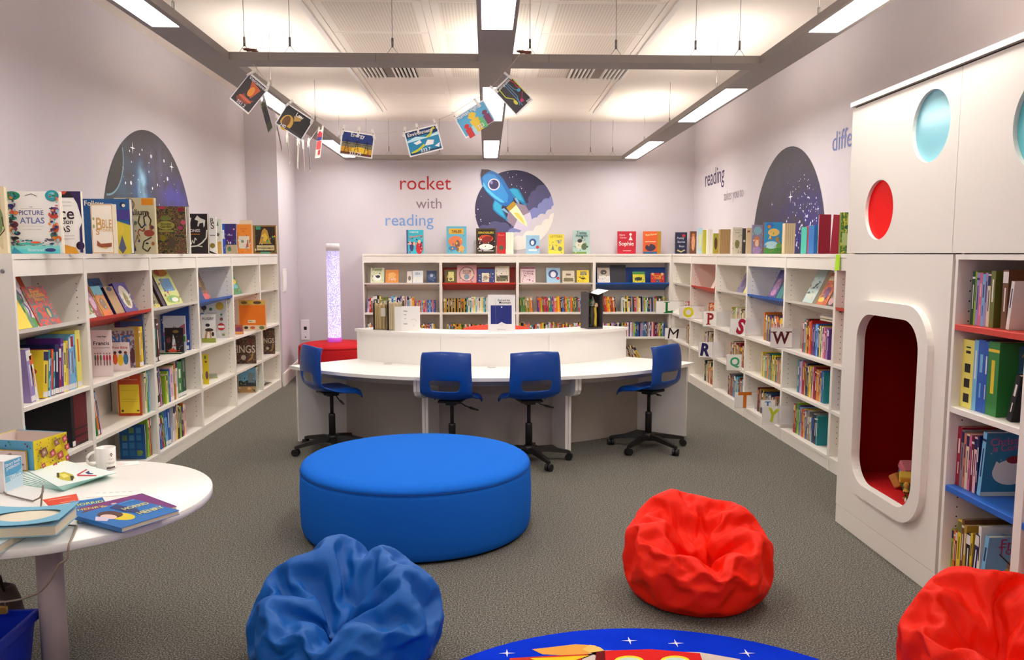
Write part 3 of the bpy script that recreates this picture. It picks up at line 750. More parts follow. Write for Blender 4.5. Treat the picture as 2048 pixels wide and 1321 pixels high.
for k, (a, b_) in enumerate(((A0, A1), (A1, A2), (A2, A3))):
    g = 0.05
    d = empty('curved_desk', None, label=LBL[k], category='desk')
    ring(RF, RM - 0.02, a + g, b_ - g, HD - 0.026, HD, DW).build('desktop', d)
    ring(RM, RM - 0.02, a + g, b_ - g, HD, HR - 0.024, DW).build('riser_panel', d)
    ring(RM + 0.02, RI, a + g, b_ - g, HR - 0.024, HR, DW).build('upper_shelf', d)
    ring(RI + 0.06, RI + 0.04, a + g, b_ - g, 0.0, HR - 0.024, DW).build('rear_panel', d)
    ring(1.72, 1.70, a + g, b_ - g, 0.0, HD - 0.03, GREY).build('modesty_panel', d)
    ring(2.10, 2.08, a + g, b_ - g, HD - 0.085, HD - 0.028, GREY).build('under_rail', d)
    for s_, aa in ((0, a), (1, b_)):
        end = (k == 0 and s_ == 0) or (k == 2 and s_ == 1)
        u = (math.sin(R(aa)), -math.cos(R(aa))); nrm = (u[1] * -1, u[0]); sgn = 1 if s_ == 0 else -1
        # board thickness sits inside the section
        tang = Vector((math.cos(R(aa)), math.sin(R(aa)), 0)) * sgn
        def slab(prof, th, name):
            t = MB(); n = len(prof)
            A_ = [Vector((DC[0] + u[0] * r_, DC[1] + u[1] * r_, z)) + tang * 0.002 for r_, z in prof]
            B_ = [p + tang * th for p in A_]
            t.add(A_ + B_, [tuple(range(n)), tuple(range(2 * n - 1, n - 1, -1))] + [(i, n + i, n + (i + 1) % n, (i + 1) % n) for i in range(n)], DW)
            t.build(name, d)
        if end: slab([(RI + 0.03, 0), (2.19, 0), (2.19, HD - 0.027), (RI + 0.03, HD - 0.027)], 0.026, 'end_panel')
        else:
            prof = [(RI + 0.05, 0.0), (1.99, 0.0), (1.99, HD - 0.2)]
            prof += [(1.99 + 0.19 * math.sin(R(q)), HD - 0.2 + 0.075 * (1 - math.cos(R(q)))) for q in (30, 60, 90)]
            prof += [(2.18, HD - 0.027), (RI + 0.05, HD - 0.027)]
            slab(prof, 0.024, 'support_panel')
    if k < 2:
        am = (-32, 0.5)[k]
        t = MB(); t.lathe([(0.0, HD + 0.0005), (0.034, HD + 0.0005), (0.038, HD + 0.004), (0.03, HD + 0.005), (0, HD + 0.005)], M((226, 222, 216), 0.4), 20, (DC[0] + (RM + 0.07) * math.sin(R(am)), DC[1] - (RM + 0.07) * math.cos(R(am))))
        t.build('cable_grommet', d)

# ================================================================== CHAIRS
def make_chair(label, group):
    o = empty('swivel_chair', None, label=label, category='chair', group=group)
    prof = [(-0.190, 0.868, 0.186), (-0.206, 0.845, 0.190), (-0.216, 0.80, 0.193), (-0.222, 0.73, 0.196), (-0.216, 0.662, 0.199), (-0.208, 0.625, 0.200), (-0.196, 0.585, 0.200),
            (-0.178, 0.55, 0.200), (-0.150, 0.522, 0.199), (-0.110, 0.508, 0.198), (-0.05, 0.506, 0.199), (0.03, 0.514, 0.201), (0.11, 0.519, 0.203), (0.165, 0.512, 0.203), (0.195, 0.495, 0.20), (0.205, 0.47, 0.192)]
    us = [-1, -0.965, -0.88, -0.74, -0.58, -0.4, -0.2, 0, 0.2, 0.4, 0.58, 0.74, 0.88, 0.965, 1]
    vs = []; fs = []
    n = len(prof); m_ = len(us)
    for i, (y, z, hw) in enumerate(prof):
        back = max(0, min(1, (7.5 - i) / 3)); seat = max(0, min(1, (i - 9) / 2)); mid = max(0, 1 - abs(i - 8.5) / 3.5)
        for u in us:
            e = max(0, abs(u) - 0.86) / 0.14
            slotw = 1.0
            if i == 4 and abs(abs(u) - 0.58) < 0.01: slotw = 1.06
            if i == 6 and abs(abs(u) - 0.58) < 0.01: slotw = 0.90
            xx = u * hw * slotw
            yy = y + back * (0.035 * u * u + 0.022 * e) - (0.02 * seat * u * u if i >= 13 else 0) + mid * 0.012 * u * u
            zz = z + (0.014 * (1 - u * u) if i < 2 else 0) + mid * 0.03 * u * u - seat * 0.03 * e + seat * 0.012 * u * u * (1 - e) + mid * 0.012 * e
            if 0.2 < abs(u) and i in (4,): zz += 0
            vs.append((xx, yy, zz))
    for i in range(n - 1):
        for j in range(m_ - 1):
            if i in (4, 5) and 4 <= j <= 9: continue
            fs.append((i * m_ + j, i * m_ + j + 1, (i + 1) * m_ + j + 1, (i + 1) * m_ + j))
    def shell(name, keep):
        t = MB(); t.add(vs, [f for f in fs if keep(f[0] // m_)], MAT['chairblue'], True)
        s_ = t.build(name, o)
        md = s_.modifiers.new('thick', 'SOLIDIFY'); md.thickness = 0.013; md.offset = 0
        md = s_.modifiers.new('smooth', 'SUBSURF'); md.levels = 1; md.render_levels = 2
        return s_
    shell('backrest', lambda i: i < 8)
    shell('seat', lambda i: i >= 8)
    BK = MAT['black']
    t = MB(); t.rbox(-0.085, 0.085, -0.10, 0.10, 0.478, 0.498, BK, 0.006); t.rbox(-0.04, 0.04, -0.05, 0.05, 0.455, 0.48, BK, 0.006); t.build('seat_plate', o)
    t = MB(); t.tube([(0, 0, 0.30), (0, 0, 0.47)], 0.0145, BK, 14); t.build('gas_lift', o)
    t = MB(); t.lathe([(0.027, 0.10), (0.027, 0.29), (0.0255, 0.305), (0.016, 0.308)], BK, 18); t.build('sleeve', o)
    t = MB(); t.tube([(0.03, 0.0, 0.468), (0.075, 0.01, 0.462), (0.10, 0.012, 0.445), (0.13, 0.014, 0.433)], 0.0045, BK, 7); t.tube([(0.125, 0.014, 0.435), (0.15, 0.015, 0.427), (0.205, 0.018, 0.412)], [0.006, 0.010, 0.006], BK, 8); t.build('lever', o)
    base = empty('base', None); base.parent = o
    t = MB(); t.lathe([(0.0, 0.07), (0.045, 0.07), (0.05, 0.10), (0.045, 0.125), (0.03, 0.135), (0, 0.135)], BK, 20); t.build('hub', base)
    for k in range(5):
        a = R(72 * k); c_, s_ = math.cos(a), math.sin(a)
        t = MB(); st = [(0.03, 0.118, 0.030, 0.040), (0.12, 0.118, 0.026, 0.036), (0.22, 0.100, 0.021, 0.030), (0.30, 0.084, 0.017, 0.024), (0.325, 0.076, 0.012, 0.018)]
        v_ = []
        for (r_, z, hw, hh) in st:
            for (dx, dz) in ((-hw, -hh), (hw, -hh), (hw * 0.7, 0), (-hw * 0.7, 0)):
                v_.append((r_ * c_ - dx * s_, r_ * s_ + dx * c_, z + dz))
        f_ = [(3, 2, 1, 0), (16, 17, 18, 19)]
        for q in range(4):
            for e in range(4): f_.append((q * 4 + e, q * 4 + (e + 1) % 4, q * 4 + 4 + (e + 1) % 4, q * 4 + 4 + e))
        t.add(v_, f_, BK); t.build('arm', base)
        t = MB(); cx, cy = 0.318 * c_, 0.318 * s_; q = R(72 * k + 40 * (k % 3) + 30); ax, ay = math.cos(q), math.sin(q)
        t.tube([(cx, cy, 0.04), (cx, cy, 0.07)], 0.008, BK, 8)
        for s2 in (-1, 1):
            nn = 16; a1, a2 = (0.004, 0.024)
            vv = []
            for off in (a1 * s2, a2 * s2):
                for e in range(nn):
                    w_ = 2 * PI * e / nn; vv.append((cx + ax * off - ay * 0.028 * math.cos(w_), cy + ay * off + ax * 0.028 * math.cos(w_), 0.028 + 0.028 * math.sin(w_)))
            t.add(vv, [tuple(range(nn)), tuple(range(2 * nn - 1, nn - 1, -1))] + [(e, nn + e, nn + (e + 1) % nn, (e + 1) % nn) for e in range(nn)], BK)
        t.build('castor', base)
    return o
G = 'blue swivel chairs at the curved desk'
ch = make_chair('blue swivel chair by the bubble-tube end of the desk', G)
def put(o, x, y, face, base_deg):
    o.location = (x, y, 0); o.rotation_euler = (0, 0, R(-face))       # face = degrees clockwise from +Y
    for c_ in o.children:
        if c_.name.startswith('base'): c_.rotation_euler = (0, 0, R(base_deg + face))
chairs = [(-1.26, 6.665, 57, 216 - 360, None),
          (-0.265, 6.24, 13, -60, 'blue swivel chair behind the round blue pouffe, its foot hidden by it'),
          (0.325, 6.24, -14, -65, 'blue swivel chair, mid desk, with two castors showing beside the blue pouffe'),
          (1.335, 6.66, -44, -58, 'blue swivel chair at the end of the desk near the letter cards')]
for i, (x, y, f_, bd, lab) in enumerate(chairs):
    c_ = ch if i == 0 else dup(ch)
    put(c_, x, y, f_, bd)
    if lab: c_['label'] = lab

# ================================================================== POUFFES, TUBE
def pouffe(name, x, y, r, h, mat, label, seam=True):
    o = empty(name, yawm((x, y, 0), 0), label=label, category='pouffe')
    t = MB(); t.lathe([(0, 0), (r - 0.03, 0), (r - 0.03, 0.02)], MAT['black'], 48); t.build('base', o)
    hs = h - 0.045
    prof = [(r - 0.022, 0.012), (r - 0.01, 0.022), (r, 0.055), (r + 0.004, 0.15), (r + 0.004, h * 0.6), (r, hs - 0.03), (r - 0.004, hs)]
    t = MB(); t.lathe(prof, mat, 96); t.build('side_cover', o)
    prof = [(r - 0.004, hs), (r - 0.0015, hs + 0.006), (r - 0.008, hs + 0.022), (r - 0.03, h - 0.008), (r - 0.08, h + 0.002), (r * 0.6, h + 0.012), (r * 0.3, h + 0.017), (0, h + 0.018)]
    t = MB(); t.lathe(prof, mat, 96); t.build('top_cover', o)
    t = MB(); t.lathe([(r - 0.003, hs - 0.0025), (r + 0.0012, hs), (r - 0.003, hs + 0.0025)], M((20, 70, 150) if mat is MAT['ottblue'] else (150, 8, 16), 0.8), 96); t.build('seam', o)
    return o
pouffe('round_pouffe', -0.412, 4.775, 0.67, 0.418, MAT['ottblue'], 'large round blue felt pouffe standing on the carpet before the desk')
pouffe('round_pouffe', -1.93, 10.55, 0.46, 0.47, MAT['ottred'], 'round red pouffe in the corner under the bubble tube')
pouffe('round_pouffe', 0.12, 9.75, 0.40, 0.735, M((232, 52, 24), 0.8, name='orange_red_felt'), 'orange-red round seat behind the curved desk, only its top showing')
bt = empty('bubble_tube', yawm((-1.925, 10.5, 0.489), 0), label='glowing lilac bubble tube standing on the round red pouffe', category='lamp')
t = MB(); t.lathe([(0.088, 0), (0.088, 0.05), (0.083, 0.055)], clear_mat('magenta_base', (190, 90, 200), 0.9, 0.2, 0.25), 28); t.build('base', bt)
bm_ = bpy.data.materials.new('bubble_water'); bm_.use_nodes = True; nt = bm_.node_tree; N = nt.nodes; L = nt.links; pb = N['Principled BSDF']
tc = N.new('ShaderNodeTexCoord'); mp = N.new('ShaderNodeMapping'); mp.inputs['Scale'].default_value = (1, 1, 0.75)
vo = N.new('ShaderNodeTexVoronoi'); vo.inputs['Scale'].default_value = 95; L.new(tc.outputs['Object'], mp.inputs[0]); L.new(mp.outputs[0], vo.inputs['Vector'])
cr = N.new('ShaderNodeValToRGB'); cr.color_ramp.elements[0].position = 0.25; cr.color_ramp.elements[0].color = (*lin((240, 236, 255)), 1); cr.color_ramp.elements[1].position = 0.6; cr.color_ramp.elements[1].color = (*lin((160, 150, 222)), 1)
L.new(vo.outputs['Distance'], cr.inputs[0]); L.new(cr.outputs[0], pb.inputs['Base Color']); L.new(cr.outputs[0], pb.inputs['Emission Color'])
sx_ = N.new('ShaderNodeSeparateXYZ'); L.new(tc.outputs['Object'], sx_.inputs[0])
mr = N.new('ShaderNodeMapRange'); mr.inputs[1].default_value = 0.0; mr.inputs[2].default_value = 1.1; mr.inputs[3].default_value = 0.75; mr.inputs[4].default_value = 0.22
L.new(sx_.outputs[2], mr.inputs[0]); L.new(mr.outputs[0], pb.inputs['Emission Strength']); pb.inputs['Roughness'].default_value = 0.2
al = N.new('ShaderNodeMapRange'); al.inputs[1].default_value = 0.5; al.inputs[2].default_value = 1.12; al.inputs[3].default_value = 0.95; al.inputs[4].default_value = 0.45
L.new(sx_.outputs[2], al.inputs[0]); L.new(al.outputs[0], pb.inputs['Alpha'])
t = MB(); t.lathe([(0.082, 0.055), (0.082, 1.15)], bm_, 36); t.build('tube', bt)
t = MB(); t.lathe([(0.0, 1.15), (0.084, 1.15), (0.084, 1.235), (0.08, 1.24), (0, 1.24)], M((240, 236, 240), 0.35), 28); t.build('cap', bt)

# ================================================================== RUG
rc = (0.575, 2.29)
rg = empty('round_rug', yawm((rc[0], rc[1], 0), 0), label='round bright blue rug with rocket and star print on the carpet', category='rug')
t = MB(); t.lathe([(1.056, 0.001), (1.056, 0.012), (1.05, 0.015), (0, 0.015)], noise_mat('rug_blue', [(4, 40, 190), (12, 60, 220)], scale=6, rough=0.95, bump=0.3, bscale=500, spec=0.05), 120); t.build('pile', rg)
art = MB()
def fl(pts, col, k):
    P = [atZ(x, y, 0.015) for x, y in pts]; art.add([(p.x - rc[0], p.y - rc[1], 0.0156 + 0.0003 * k) for p in P], [tuple(range(len(P)))], M(col, 0.95, spec=0.05))
fl([(1064, 1300), (1150, 1290), (1190, 1292), (1205, 1306), (1150, 1313), (1085, 1310)], (226, 160, 74), 1)
fl([(1165, 1300), (1180, 1291), (1200, 1296), (1214, 1306), (1190, 1312)], (240, 188, 104), 2)
fl([(1020, 1318), (1100, 1313), (1190, 1309), (1140, 1330), (1010, 1345)], (196, 60, 40), 2)
fl([(1060, 1318), (1110, 1316), (1180, 1312), (1150, 1322), (1090, 1330)], (236, 196, 40), 3)
fl([(1180, 1307), (1212, 1302), (1400, 1306), (1480, 1320), (1500, 1360), (1150, 1360), (1165, 1318)], (206, 190, 180), 2)
fl([(1196, 1306), (1212, 1303), (1300, 1300), (1400, 1308), (1410, 1340), (1190, 1340)], (212, 40, 38), 3)
fl([(1192, 1306), (1210, 1304), (1212, 1345), (1188, 1345)], (110, 30, 30), 4)
for cx in (1258, 1350):
    fl([(cx + 30 * math.cos(a), 1324 + 11 * math.sin(a)) for a in [PI * 2 * i / 20 for i in range(20)]], (240, 214, 60), 4)
    fl([(cx + 24 * math.cos(a), 1325 + 8 * math.sin(a)) for a in [PI * 2 * i / 20 for i in range(20)]], (190, 214, 200), 5)
for (x, y, s_) in ((1014, 1308, 1), (1259, 1283, 1), (1352, 1288, 1), (1494, 1308, 1)):
    P0 = atZ(x, y, 0.0156)
    px_, py_ = P0.x - rc[0], P0.y - rc[1]; pts = []
    for i in range(8):
        a = PI * i / 4; q = 0.034 if i % 2 == 0 else 0.006; pts.append((px_ + q * math.cos(a), py_ + q * math.sin(a) , 0.0172))
    art.add([(px_, py_, 0.0172)] + pts, [(0, 1 + i, 1 + (i + 1) % 8) for i in range(8)], M((232, 232, 255), 0.95))
# lower half of the print (out of frame, seen from other places)
fl([(900, 1500), (1180, 1420), (1500, 1420), (1650, 1500), (1500, 1650), (1000, 1650)], (212, 60, 38), 1)
art.build('print', rg)

# ================================================================== BEAN BAGS (cloth relaxed over the bean mass)
def icosphere(n):
    t=(1+5**.5)/2
    V=np.array([(-1,t,0),(1,t,0),(-1,-t,0),(1,-t,0),(0,-1,t),(0,1,t),(0,-1,-t),(0,1,-t),(t,0,-1),(t,0,1),(-t,0,-1),(-t,0,1)],float)
    V/=np.linalg.norm(V[0])
    F=np.array([(0,11,5),(0,5,1),(0,1,7),(0,7,10),(0,10,11),(1,5,9),(5,11,4),(11,10,2),(10,7,6),(7,1,8),(3,9,4),(3,4,2),(3,2,6),(3,6,8),(3,8,9),(4,9,5),(2,4,11),(6,2,10),(8,6,7),(9,8,1)])
    for _ in range(n):
        E=np.sort(np.vstack([F[:,[0,1]],F[:,[1,2]],F[:,[2,0]]]),axis=1)
        U,inv=np.unique(E,axis=0,return_inverse=True); inv=inv.ravel()
        M=V[U[:,0]]+V[U[:,1]];M/=np.linalg.norm(M,axis=1)[:,None]
        k=len(F);m=len(V)+inv;ab,bc,ca=m[:k],m[k:2*k],m[2*k:]
        V=np.vstack([V,M]);a,b,c=F.T
        F=np.vstack([np.c_[a,ab,ca],np.c_[b,bc,ab],np.c_[c,ca,bc],np.c_[ab,bc,ca]])
    return V,F
def bag(R=.33,H=.44,front=.55,seed=1,excess=.16,folds=(),iters=240,sub=5,bend=.25,pull=.05,crater=(0.0,-.05,.24),nsm=14,amp0=.02,lim=.05,bit=1):
    V,F=icosphere(sub);n=len(V)
    rng=np.random.RandomState(seed)
    th=np.arccos(np.clip(V[:,2],-1,1))/np.pi      # 0 top .. 1 bottom
    ph=np.arctan2(V[:,1],V[:,0])
    # meridian: crater centre -> rim -> side -> floor
    prof=np.array([(0,.0,.50),(.08,.10,.54),(.16,.26,.68),(.23,.44,.88),(.30,.60,1.0),(.38,.80,.93),(.48,.95,.68),(.58,1.0,.42),(.68,.98,.20),(.75,.90,.04),(.80,.82,0),(1,0,0)])
    rr=np.interp(th,prof[:,0],prof[:,1]);zz=np.interp(th,prof[:,0],prof[:,2])
    # smooth the profile
    fr=(1-np.sin(ph))/2                            # 1 at -Y (front)
    lip=1-(1-front)*fr**1.3*np.clip((.62-th)/.3,0,1)
    k=np.clip((.30-th)/.30,0,1)
    G=np.c_[R*rr*np.cos(ph)+crater[0]*k,R*rr*np.sin(ph)+crater[1]*k,H*zz*lip]
    fl=np.interp(th,[0,.1,.3,.45,.6],[0,1,1,.5,0])
    for (a,w,amp) in folds:                        # deep pleats running into the hollow
        d=np.angle(np.exp(1j*(ph-np.radians(a))));g=np.exp(-np.abs(d)/w)
        G[:,2]-=amp*g*fl; s=1-amp*.6*g*fl/ R; G[:,0]*=s;G[:,1]*=s
    E=np.sort(np.vstack([F[:,[0,1]],F[:,[1,2]],F[:,[2,0]]]),axis=1)
    order=np.lexsort((E[:,1],E[:,0]));Es=E[order];opp=np.r_[F[:,2],F[:,0],F[:,1]][order]
    B=np.c_[opp[0::2],opp[1::2]];E=Es[0::2]
    # relax the guide a little
    def acc(idx,val): return np.stack([np.bincount(idx,val[:,c],n) for c in range(3)],1)
    deg=np.bincount(E.ravel(),minlength=n)[:,None]
    def smooth(X,m,lam=.5):
        for _ in range(m): X=X+lam*((acc(E[:,0],X[E[:,1]])+acc(E[:,1],X[E[:,0]]))/deg-X)
        return X
    G=smooth(G,6); G[:,2]=np.maximum(G[:,2],0)
    ex=1+excess*np.interp(th,[0,.12,.35,.5,.62,.75,1],[.9,1.25,1.1,.5,.35,.2,0])
    L0=np.linalg.norm(G[E[:,0]]-G[E[:,1]],axis=1)*ex[E].mean(1)
    LB=np.linalg.norm(G[B[:,0]]-G[B[:,1]],axis=1)*ex[B].mean(1)
    # normals of the guide
    fn=np.cross(G[F[:,1]]-G[F[:,0]],G[F[:,2]]-G[F[:,0]]);N=acc(F[:,0],fn)+acc(F[:,1],fn)+acc(F[:,2],fn);N/=np.linalg.norm(N,axis=1)[:,None]+1e-12
    nz=rng.randn(n,1);nz=smooth(np.repeat(nz,3,1),nsm)[:,:1];nz/=nz.std()
    X=G+N*nz*amp0
    vel=np.zeros_like(X)
    degB=np.bincount(B.ravel(),minlength=n)[:,None]
    for it in range(iters):
        Xo=X.copy();X=X+vel*.9
        for s in range(2):
            d=X[E[:,0]]-X[E[:,1]];l=np.linalg.norm(d,axis=1)[:,None]+1e-9
            c=d*(l-L0[:,None])/l*.5;X=X-(acc(E[:,0],c)-acc(E[:,1],c))/deg*1.6
            d=X[B[:,0]]-X[B[:,1]];l=np.linalg.norm(d,axis=1)[:,None]+1e-9
            c=d*(l-LB[:,None])/l*.5*bend;X=X-(acc(B[:,0],c)-acc(B[:,1],c))/degB*1.6
        off=((X-G)*N).sum(1)[:,None]
        X=X-N*np.where(off>0,off*pull*.6,off*pull)-N*(np.clip(off,lim,None)-lim)*.5-N*(np.clip(off,None,-lim)+lim)*.5
        X=X-(X-G)*.01
        X[:,2]=np.maximum(X[:,2],0)
        vel=X-Xo
    return X,F

def refine(X,F,ex=.05,amp=.004,lim=.012,pull=.03,bend=.3,iters=120,seed=5,nsm=6):
    """finer creases on top of the big folds: one subdivision, then the cloth is relaxed again"""
    E=np.sort(np.vstack([F[:,[0,1]],F[:,[1,2]],F[:,[2,0]]]),axis=1)
    U,inv=np.unique(E,axis=0,return_inverse=True);inv=inv.ravel()
    k=len(F);m=len(X)+inv;ab,bc,ca=m[:k],m[k:2*k],m[2*k:]
    G=np.vstack([X,(X[U[:,0]]+X[U[:,1]])/2]);a,b,c=F.T
    F=np.vstack([np.c_[a,ab,ca],np.c_[b,bc,ab],np.c_[c,ca,bc],np.c_[ab,bc,ca]])
    n=len(G);rng=np.random.RandomState(seed)
    E=np.sort(np.vstack([F[:,[0,1]],F[:,[1,2]],F[:,[2,0]]]),axis=1)
    order=np.lexsort((E[:,1],E[:,0]));Es=E[order];opp=np.r_[F[:,2],F[:,0],F[:,1]][order];B=np.c_[opp[0::2],opp[1::2]];E=Es[0::2]
    def acc(idx,val): return np.stack([np.bincount(idx,val[:,c],n) for c in range(3)],1)
    deg=np.bincount(E.ravel(),minlength=n)[:,None];degB=np.bincount(B.ravel(),minlength=n)[:,None]
    def smooth(X,m,lam=.5):
        for _ in range(m): X=X+lam*((acc(E[:,0],X[E[:,1]])+acc(E[:,1],X[E[:,0]]))/deg-X)
        return X
    fn=np.cross(G[F[:,1]]-G[F[:,0]],G[F[:,2]]-G[F[:,0]]);N=acc(F[:,0],fn)+acc(F[:,1],fn)+acc(F[:,2],fn);N/=np.linalg.norm(N,axis=1)[:,None]+1e-12
    up=np.clip(G[:,2]/G[:,2].max(),0,1);w=1+ex*np.clip(up*1.3,.25,1)
    L0=np.linalg.norm(G[E[:,0]]-G[E[:,1]],axis=1)*w[E].mean(1);LB=np.linalg.norm(G[B[:,0]]-G[B[:,1]],axis=1)*w[B].mean(1)
    nz=smooth(np.repeat(rng.randn(n,1),3,1),nsm)[:,:1];nz/=nz.std();X=G+N*nz*amp;vel=0*X
    for it in range(iters):
        Xo=X.copy();X=X+vel*.9
        for s in range(2):
            d=X[E[:,0]]-X[E[:,1]];l=np.linalg.norm(d,axis=1)[:,None]+1e-9;c=d*(l-L0[:,None])/l*.5;X=X-(acc(E[:,0],c)-acc(E[:,1],c))/deg*1.6
            d=X[B[:,0]]-X[B[:,1]];l=np.linalg.norm(d,axis=1)[:,None]+1e-9;c=d*(l-LB[:,None])/l*.5*bend;X=X-(acc(B[:,0],c)-acc(B[:,1],c))/degB*1.6
        off=((X-G)*N).sum(1)[:,None];X=X-N*off*pull-N*(np.clip(off,lim,None)-lim)*.5-N*(np.clip(off,None,-lim)+lim)*.5;X=X-(X-G)*.01
        X[:,2]=np.maximum(X[:,2],0);vel=X-Xo
    return X,F
def beanbag(x, y, rot, mat, label, **kw):
    P, F = bag(**kw); P, F = refine(P, F, ex=.06)
    me = bpy.data.meshes.new('bean_bag'); me.from_pydata([tuple(v) for v in P], [], [tuple(int(q) for q in f) for f in F])
    me.polygons.foreach_set('use_smooth', [True] * len(F)); me.materials.append(mat); me.update()
    o = bpy.data.objects.new('bean_bag', me); COL.objects.link(o)
    o.location = (x, y, 0.0); o.rotation_euler = (0, 0, R(rot)); o['label'] = label; o['category'] = 'bean bag'
    md = o.modifiers.new('s', 'SUBSURF'); md.levels = 1; md.render_levels = 1
    return o
beanbag(0.985, 3.71, 0, MAT['bagred'], 'crumpled red bean bag in the middle of the carpet with a sunken seat', sub=3, nsm=2, bend=.15, pull=.01, excess=.30, amp0=.03, lim=.07, seed=1, R=.335, H=.435, front=.55, folds=((62, .12, .10), (150, .2, .05), (-90, .3, .05), (10, .15, .03)))
beanbag(-0.555, 3.12, -8, MAT['bagblue'], 'crumpled blue bean bag in front of the round blue pouffe', sub=3, nsm=2, bend=.15, pull=.01, excess=.34, amp0=.03, lim=.075, seed=4, R=.365, H=.40, front=.6, folds=((80, .12, .09), (40, .15, .05), (190, .2, .06), (-80, .3, .05)))
beanbag(1.745, 2.60, -45, MAT['bagred'], 'red bean bag cut off by the frame, beside the cabinet shelves', sub=3, nsm=2, bend=.15, pull=.01, excess=.30, amp0=.03, lim=.07, seed=8, R=.32, H=.49, front=.6, folds=((100, .15, .07), (-60, .3, .05)))

# ================================================================== BOOKS
V = {'red': (196, 40, 38), 'crimson': (158, 24, 50), 'orange': (226, 112, 34), 'yellow': (232, 200, 48), 'lemon': (236, 226, 110), 'green': (52, 130, 62), 'olive': (110, 116, 50), 'lime': (150, 190, 50),
     'teal': (30, 130, 140), 'sky': (120, 184, 222), 'blue': (38, 90, 180), 'navy': (28, 34, 84), 'purple': (94, 46, 130), 'lilac': (160, 140, 196), 'pink': (214, 110, 150), 'rose': (232, 186, 190),
     'white': (232, 228, 220), 'cream': (226, 212, 176), 'grey': (130, 130, 134), 'brown': (110, 70, 42), 'maroon': (104, 24, 34), 'black': (26, 24, 28), 'gold': (180, 140, 50), 'salmon': (206, 120, 100), 'dkgreen': (20, 74, 48)}
NAMEC = {'dkgreen': 'dark green', 'sky': 'light blue', 'rose': 'pale pink'}
def cname(c): return NAMEC.get(c, c)
def mcol(c): return c if isinstance(c, bpy.types.Material) else M(V[c] if isinstance(c, str) else c, 0.42)
_labels = set()
ORD = 'first second third fourth fifth sixth seventh eighth ninth tenth eleventh twelfth thirteenth fourteenth fifteenth sixteenth seventeenth eighteenth nineteenth twentieth'.split()
ORD += ['twenty-' + o_ for o_ in ORD[:9]] + ['thirtieth'] + ['thirty-' + o_ for o_ in ORD[:9]]
SP = []      # all spine-out books, sorted later by how large they show

def spine_mesh(t, x0, z_, d, h, col, accent, kind, mtx):
    """cover boards, spine and title marks; local x thickness, y depth, z height; spine at y=0"""
    c = mcol(col)
    b = 0.0022
    t.box(x0, x0 + b, 0, d, 0, h, c, mtx); 
    return t
def add_spine(fr, x, z, t, h, d, col, lean=0.0, accent=None, kind=0, row='', end='', cover=None, side=-1, y0=0.03, lab=None):
    """fr: bay frame. x along the front, z shelf height; lean in degrees (+ = top towards +x)"""
    m = fr @ Matrix.Translation((x, y0, z + 0.0008)) @ Matrix.Rotation(R(lean), 4, 'Y')
    SP.append(dict(m=m, t=t, h=h, d=d, col=col, acc=accent, kind=kind, row=row, end=end, cover=cover, side=side, lab=lab))
rb = random.Random(11)
def row(fr, x, z, specs, rowname, end, d=0.2, y0=0.03, side=-1, **k):
    """specs: (colour, thickness, height[, lean[, accent]]); returns x"""
    prev = 0
    for s_ in specs:
        if s_[0] is None: x += s_[1]; prev = 0; continue
        c, t, h = s_[:3]; ln = s_[3] if len(s_) > 3 else 0; acc = s_[4] if len(s_) > 4 else None
        opt = s_[5] if len(s_) > 5 else {}
        dd = opt.get('d', d)
        a = R(abs(ln))
        if ln > 0:
            if prev <= 0: pass
            step = t / math.cos(a) + 0.001
            add_spine(fr, x, z + t * math.sin(a), t, h, dd, c, ln, acc, opt.get('kind', rb.randint(0, 3)), rowname, end, opt.get('cover'), side, y0, opt.get('lab'))
        elif ln < 0:
            if prev >= 0: x += h * math.sin(a) * (1 if prev == 0 else 1.0)
            step = t / math.cos(a) + 0.001
            add_spine(fr, x, z, t, h, dd, c, ln, acc, opt.get('kind', rb.randint(0, 3)), rowname, end, opt.get('cover'), side, y0, opt.get('lab'))
        else:
            if prev > 0: x += 0.008
            step = t + 0.001
            add_spine(fr, x, z, t, h, dd, c, 0, acc, opt.get('kind', rb.randint(0, 3)), rowname, end, opt.get('cover'), side, y0, opt.get('lab'))
        if ln > 0: x += step; last = (h, a)
        else: x += step
        prev = ln
    return x
def rnd(pal, n, t=(0.012, 0.024), h=(0.18, 0.21), lean=None, seed=None):
    r_ = random.Random(seed if seed is not None else rb.random())
    out = []; prev = None
    for i in range(n):
        c = r_.choice(pal)
        while c == prev and len(set(pal)) > 1: c = r_.choice(pal)
        prev = c
        out.append((c, r_.uniform(*t), r_.uniform(*h), 0 if lean is None else lean))
    return out
MIX = ['red', 'orange', 'yellow', 'green', 'blue', 'navy', 'purple', 'white', 'cream', 'sky', 'teal', 'black', 'pink', 'brown', 'crimson', 'grey', 'lime']

